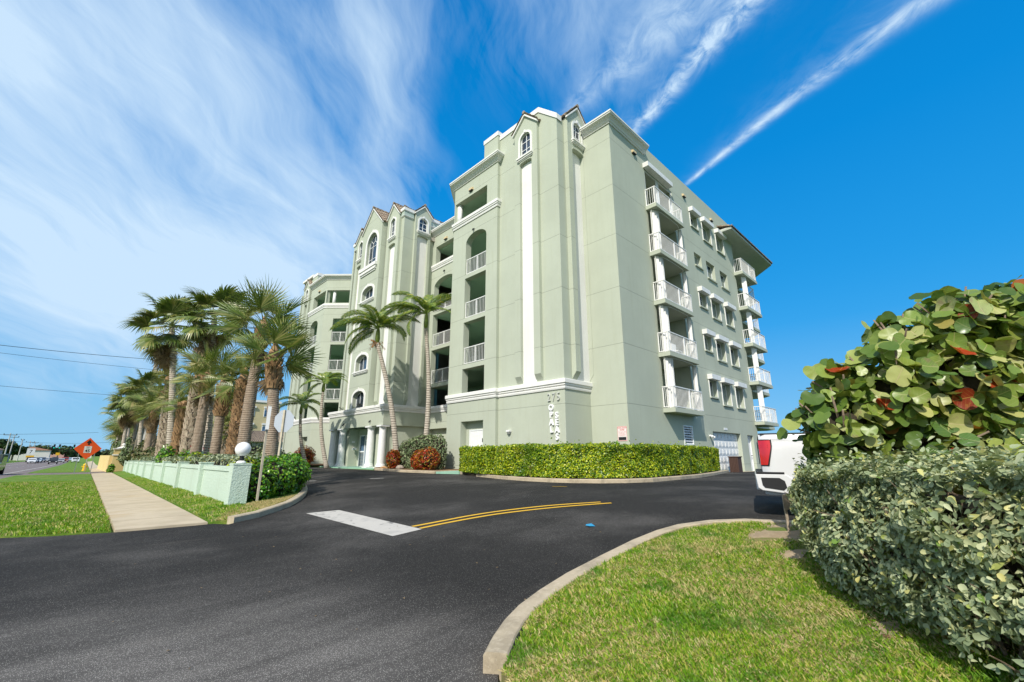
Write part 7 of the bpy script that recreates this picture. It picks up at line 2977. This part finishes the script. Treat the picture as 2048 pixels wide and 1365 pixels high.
# lofted bed side: bulge changes with height; outline has the wheel opening
def side_panel(name, xs0, xs1, z0, z1, xc, r, zc, y0, sgn, bul, top_in=.03):
    """panel between x and z, opening of radius r round (xc, zc); depth follows a gentle bulge"""
    out = [(xs0, z0)]
    lo = xc - r
    hi = xc + r
    out += [(lo, z0)] + [(q[0], q[1]) for q in reversed(arch_pts(xc, r, zc, 18)) if q[1] > z0] + [(hi, z0)]
    out += [(xs1, z0), (xs1, z1)]
    out += [(xs0 + .0, z1)]
    b = MB()
    bm = bmesh.new()
    tris = tessellate_polygon([[Vector((q[0], q[1], 0)) for q in out]])
    vs = [bm.verts.new((q[0], 0, q[1])) for q in out]
    for t in tris:
        try:
            bm.faces.new([vs[k] for k in t])
        except ValueError:
            pass
    nz = 14
    for i in range(1, nz):
        z = z0 + (z1 - z0) * i / nz
        bmesh.ops.bisect_plane(bm, geom=bm.verts[:] + bm.edges[:] + bm.faces[:], plane_co=(0, 0, z), plane_no=(0, 0, 1))
    x = xs0 + .06
    while x < xs1:
        bmesh.ops.bisect_plane(bm, geom=bm.verts[:] + bm.edges[:] + bm.faces[:], plane_co=(x, 0, 0), plane_no=(1, 0, 0))
        x += .07
    for v in bm.verts:
        v.co.y = y0 + sgn * bul(v.co.x, v.co.z)
    bmesh.ops.recalc_face_normals(bm, faces=bm.faces[:])
    me = bpy.data.meshes.new(name)
    bm.to_mesh(me)
    bm.free()
    return obj(name, me, M['wpaint'], tk, smooth=True)


def bulge(x, z):
    # y grows inwards: 0 at the widest line
    d = .05 * max(0, (z - 1.02) / .32) ** 2.2 + .045 * max(0, (.62 - z) / .25) ** 1.5
    d += .085 * max(0, (.16 - x) / .16) ** 2.2                     # rounds to the tailgate
    # raised flare round the wheel
    rr_ = math.hypot(x - 1.32, (z - .44) * 1.0)
    d -= .045 * math.exp(-((rr_ - .56) / .055) ** 2) * (1 if z > .35 else 0)
    d -= .018 * math.exp(-((z - 1.27) / .02) ** 2)                   # crease under the rail
    return d


for yy, sg_n in ((0.0, 1), (2.03, -1)):
    side_panel('bed_side', 0, 2.02, .38, 1.335, 1.32, .52, .44, yy, sg_n, bulge)
b = MB()
b.box(.03, 2.02, .06, .14, 1.33, 1.36)
b.box(.03, 2.02, 1.89, 1.97, 1.33, 1.36)
b.box(.01, .09, .13, 1.9, 1.33, 1.36)
bevel(obj('bed_rail', b, M['black'], tk), .01)
b = MB()
b.box(.02, .075, .12, 1.91, .60, 1.325)
bevel(obj('tailgate', b, M['wpaint'], tk), .02)
b = MB()
b.box(-.005, .018, .85, 1.17, 1.12, 1.19)
obj('tailgate_handle', b, M['black'], tk)
b = MB()
b.box(.05, 2.0, .13, 1.9, .58, .62)
b.box(1.97, 2.02, .13, 1.9, .62, 1.3)
obj('bed_floor', b, M['black'], tk)
# tail lamps wrap the corner
for y0, sgn in ((0, 1), (2.03, -1)):
    for (nm, mt, dx, dz, dy) in (('lamp_bezel', M['black'], .022, .016, .0), ('tail_lamp', M['redlens'], 0, 0, -.012)):
        b = MB()
        rows = []
        for i in range(9):
            t = i / 8
            z = (.845 - dz) + (.395 + 2 * dz) * t
            w_ = .085 + .075 * min(1, t * 1.4) + dx
            row = []
            for j in range(7):
                x = -.012 + (w_ + .012) * j / 6
                row.append(b.p(x, y0 + sgn * (bulge(max(x, 0), z) - .008 + dy * .8), z))
            rows.append(row)
        for A, B_ in zip(rows, rows[1:]):
            for j in range(6):
                b.f.append([A[j], A[j + 1], B_[j + 1], B_[j]])
        la = obj(nm, b, mt, tk, smooth=True)
    for z in (1.12, 1.155):
        b = MB()
        q = [(x, y0 + sgn * (bulge(x, z) - .0185), zz) for x in (.02, .12) for zz in (z, z + .012)]
        b.face(q[0], q[2], q[3], q[1])
        obj('lamp_bar', b, mat('dark_red', (.2, .01, .015), .3) if 'dkred' not in M else M['dkred'], tk)
        M.setdefault('dkred', bpy.data.materials.get('dark_red'))
# rear bumper: white wrap with a dark step recess
b = MB()
b.prism([(-.10, .70), (.32, .70), (.40, .66), (.46, .52), (.44, .42), (.36, .40), (-.02, .45), (-.08, .50)], -.02, 0)
bp_ = [(-.12, .70), (.32, .70), (.41, .64), (.46, .50), (.44, .41), (.36, .395), (-.04, .44), (-.10, .48)]
b = MB(lambda u, d, z: (u, d, z))
b.prism(bp_, -.015, .10)
b.box(-.12, .0, .101, 1.929, .44, .70)
b.prism(bp_, 1.93, 2.045)
bevel(obj('rear_bumper', b, M['wpaint'], tk), .018)
b = MB()
b.prism([(-.04, .645), (.22, .645), (.29, .60), (.31, .50), (.26, .455), (.0, .49), (-.03, .53)], -.024, -.016)
obj('step_recess', b, M['black'], tk)
b = MB()
b.box(-.10, .30, -.012, .12, .701, .735)
b.box(-.10, .04, .121, 1.91, .701, .735)
obj('bumper_step', b, M['black'], tk)
# cab and bonnet
b = MB()
prof = [(2.05, .42), (5.75, .42), (5.86, .6), (5.86, 1.0), (5.72, 1.12), (4.55, 1.24), (3.75, 1.86), (3.5, 1.90), (2.35, 1.90), (2.1, 1.78), (2.05, 1.3)]
hole = []
b.prism(prof, .03, 2.0)
bevel(obj('cab', b, M['wpaint'], tk), .06, 3)
b = MB()
b.prism([(2.25, 1.30), (3.05, 1.28), (3.05, 1.80), (2.4, 1.80)], .015, .028)
b.prism([(3.15, 1.28), (4.3, 1.26), (3.68, 1.80), (3.15, 1.80)], .015, .028)
b.prism([(2.25, 1.30), (3.05, 1.28), (3.05, 1.80), (2.4, 1.80)], 2.003, 2.015)
b.prism([(3.15, 1.28), (4.3, 1.26), (3.68, 1.80), (3.15, 1.80)], 2.003, 2.015)
obj('side_window', b, M['carglass'], tk)
b = MB()
b.face((4.53, .15, 1.262), (4.53, 1.88, 1.262), (3.78, 1.80, 1.862), (3.78, .23, 1.862))
b.face((2.03, .2, 1.35), (2.03, 1.83, 1.35), (2.10, 1.75, 1.76), (2.10, .28, 1.76))
obj('windscreen', b, M['carglass'], tk)
for (x, yb) in ((1.32, .04), (4.95, .02)):
    wheel(tk, x, yb + .02, .42, .27)
    wheel(tk, x, 2.0 - yb, .42, .27, True)
b = MB()
b.box(.5, 5.5, .35, 1.68, .38, .56)
b.lathe(1.32, 0, [(.01, 0), (.01, 0)], 3)
obj('chassis', b, M['black'], tk)
b = MB()
for yy in (.10, 1.93):
    q = arch_pts(1.32, .515, .44, 16)
    for (p0, p1) in zip(q, q[1:]):
        y1 = yy + (.35 if yy < 1 else -.35)
        b.face((p0[0], yy, p0[1]), (p1[0], yy, p1[1]), (p1[0], y1, p1[1]), (p0[0], y1, p0[1]))
obj('wheel_well', b, M['black'], tk)
tkx, tky = DL(7.5, 4.14)
tk.location = (tkx, tky, .40)
tk.rotation_euler = (0, 0, YAW - math.pi / 2 - math.radians(28))


def car(name, label, cat, loc, rz, paint, L=4.5, W=1.8, H=1.5, suv=False, group=None, glassm=None):
    t = thing(name, label, cat, (0, 0, 0), group)
    b = MB(lambda u, d, z: (d - W / 2, u, z))
    if suv == 'van':
        pr = [(-L / 2, .35), (L / 2, .35), (L / 2, H * .96), (L / 2 - .1, H), (-L / 2 + .55, H), (-L / 2 + .05, H * .5), (-L / 2, H * .45)]
        gp = [(-L / 2 + .58, H - .12), (-L / 2 + .10, H * .52)]
    elif suv:
        pr = [(-L / 2, .4), (L / 2, .4), (L / 2, H * .6), (L / 2 - .15, H), (-L / 2 + 1.55, H), (-L / 2 + 1.2, H * .62), (-L / 2 + .1, H * .58), (-L / 2, H * .5)]
        gp = [(-L / 2 + 1.55, H - .07), (-L / 2 + 1.22, H * .65)]
    else:
        pr = [(-L / 2, .3), (L / 2, .3), (L / 2, H * .6), (L / 2 - .5, H * .66), (L / 2 - 1.1, H), (-L / 2 + 1.9, H), (-L / 2 + 1.15, H * .64), (-L / 2 + .1, H * .55), (-L / 2, H * .45)]
        gp = [(-L / 2 + 1.88, H - .06), (-L / 2 + 1.2, H * .67)]
    b.prism(pr, 0, W)
    bevel(obj('body', b, paint, t), .08, 2)
    b = MB()
    (y1, z1), (y0, z0) = gp
    b.face((-W / 2 + .12, y0 - .03, z0), (W / 2 - .12, y0 - .03, z0), (W / 2 - .2, y1 - .03, z1), (-W / 2 + .2, y1 - .03, z1))
    obj('windscreen', b, glassm or M['carglass'], t)
    b = MB()
    for sx_ in (-1, 1):
        b.box(sx_ * (W / 2 + .004) - .004, sx_ * (W / 2 + .004) + .004, y1 + .1, L / 2 - (.9 if not suv else .35), H * .66, H - .12)
    obj('side_window', b, M['carglass'], t)
    for sx_ in (-1, 1):
        b = MB()
        b.box(sx_ * (W / 2 - .28) - .17, sx_ * (W / 2 - .28) + .17, -L / 2 - .02, -L / 2 + .02, H * .34, H * .44)
        obj('headlight', b, M['sgw'], t)
    b = MB()
    b.box(-W / 2 + .5, W / 2 - .5, -L / 2 - .025, -L / 2 + .01, H * .3, H * .42)
    obj('grille', b, M['black'], t)
    for sx_ in (-1, 1):
        for yy in (-L / 2 + .85, L / 2 - .85):
            b = MB(lambda a, c, z: (sx_ * (W / 2 - .1) + z, yy + a, .34 + c))
            b.lathe(0, 0, [(.1, -.11), (.34, -.11), (.34, .13), (.1, .13)], 14)
            obj('wheel', b, M['tyre'], t)
    t.location = loc
    t.rotation_euler = (0, 0, rz)
    return t


car('off_road_truck', 'dark green off road truck coming along the highway, cut by the left edge', 'truck', (-6.0, 68, gz(-6, 68) - .12), -.02, mat('dark_green_paint', (.035, .045, .022), .35, coat=.5), 4.8, 1.95, 2.0, True)
car('white_van', 'white van with a wide blue windscreen parked behind the palms', 'van', (7.8, 45, gz(7.8, 45)), .12, M['wpaint'], 5.4, 2.1, 2.6, 'van', glassm=M['glass_b'])
P_cols = [((.7, .7, .7), 'white'), ((.06, .09, .16), 'dark blue'), ((.35, .42, .5), 'light blue'), ((.02, .02, .025), 'black'), ((.35, .03, .02), 'red'), ((.3, .3, .31), 'silver')]
base_cars = []
FC = [(-9.3, 205, 0, 'white car at the head of the distant queue, below the white sign', 0), (-9.2, 216, 1, 'dark blue car directly behind the distant white car', 1), (-8.9, 226, 2, 'light blue car in the middle of the distant queue', 0),
      (-8.4, 236, 1, 'dark blue far car right of the light blue one', 1), (-7.9, 247, 5, 'silver car near the end of the distant queue', 0), (-11.5, 240, 3, 'black far car on the outer lane of the highway', 1), (-4.2, 185, 3, 'black car on the near lane left of the sign posts', 1),
      (-3.2, 215, 5, 'silver car just behind the black car on the near lane', 0), (-2.4, 232, 4, 'dark red car between the sign posts on the highway', 1), (0.4, 205, 0, 'white car seen between the posts of the orange sign', 1), (-7.0, 262, 0, 'small white far car under the signals', 0),
      (-6.0, 275, 3, 'small black far car under the signals', 1), (-1.6, 270, 2, 'small light blue far car near the signals', 0), (-9.6, 285, 5, 'last silver far car of the queue', 0)]
cache = {}
for (x, y, c_, lb, sv) in FC:
    k = (c_, sv)
    z = gz(x, y) - .12
    if k in cache:
        dup(cache[k], (x, y, z), None, None, lb)
    else:
        cache[k] = car('far_car', lb, 'car', (x, y, z), 0, mat('car_paint_%d_%d' % k, P_cols[c_][0], .35, coat=.5), 4.5, 1.85, 1.75 if sv else 1.5, bool(sv), group='cars queued on the highway')

# ------------------------------------------------------------------ neighbouring buildings
M['beige'] = stucco('beige_stucco', (.56, .48, .28), joints=False)
nb = thing('beige_apartment_block', 'beige apartment block seen between the palm trunks', 'building', (13, 84, 0))
b = MB()
b.box(12.6, 24.5, 84, 100, -.5, 10.2)
obj('wall', b, M['beige'], nb)
b = MB()
b.box(12.5, 24.6, 83.85, 100.1, 10.2, 10.55)
obj('parapet', b, M['white'], nb)
for z in (2.2, 5.0, 7.8):
    for x in (13.5, 16.6, 19.5, 22.0):
        b = MB()
        b.box(x, x + 1.1, 83.93, 83.99, z, z + 1.35)
        w0 = obj('window', b, M['frame'], nb)
        b = MB()
        b.box(x + .08, x + 1.02, 83.90, 83.928, z + .08, z + 1.1)
        obj('pane', b, M['glass_b'], w0)
        b = MB()
        b.box(x - .1, x + 1.2, 83.7, 83.9, z + 1.4, z + 1.7)
        obj('shutter_box', b, M['shutter'], w0)
hs_ = thing('neighbour_house', 'low lavender grey house with a tiled roof left of the green building', 'house', (20, 70, 0))
b = MB()
b.box(16.8, 30, 70, 78, -.3, 3.2)
obj('wall', b, stucco('lavender_stucco', (.42, .40, .46), joints=False), hs_)
tile_slope((16.4, 69.6, 3.2), (30.4, 69.6, 3.2), (18.5, 74, 4.9), (28.5, 74, 4.9), P_=hs_)
tile_slope((16.4, 78, 3.2), (16.4, 69.6, 3.2), (18.5, 74, 4.9), (18.5, 74, 4.9), P_=hs_)
b = MB()
b.box(21, 23, 69.93, 69.99, .5, 2.4)
w0 = obj('window', b, M['frame'], hs_)
b = MB()
b.box(21.1, 22.9, 69.9, 69.928, .6, 2.3)
obj('pane', b, M['glass'], w0)
b = MB()
b.box(9, 16.5, 78, 80, -.3, 2.6)
tag(obj('yellow_outbuilding', b, M['yel']), 'small pale yellow outbuilding glimpsed behind the palm trunks', 'building')
for k, (x, y, w1, h, cc) in enumerate(((-33, 260, 12, 3.6, (.60, .38, .36)), (-24, 350, 14, 4, (.7, .66, .6)), (-16, 480, 10, 4.5, (.6, .35, .28)))):
    t = thing('distant_building', ['low pink building at the far left behind the roadside poles', 'low white building beyond the white roadside sign', 'low red roofed building near the end of the road'][k], 'building', (x, y, -1))
    b = MB()
    b.box(x, x + w1, y, y + 10, -1.2, h)
    obj('wall', b, mat('far_wall_%d' % k, cc, .8), t)
    b = MB()
    b.prism([(x - .5, h), (x + w1 + .5, h), (x + w1 / 2, h + 1.8)], y - .5, y + 10.5)
    b.v = [(q[0], q[1], q[2]) for q in b.v]
    obj('roof', b, mat('far_roof_%d' % k, (.5, .25, .18) if k else (.45, .3, .28), .8), t)
b = MB()
b.box(-27.5, -23, 258, 259, -.8, 1.8)
tag(obj('blue_awning', b, mat('awning_blue', (.08, .35, .55), .6)), 'bright blue awning far beyond the highway between the first poles', 'awning')
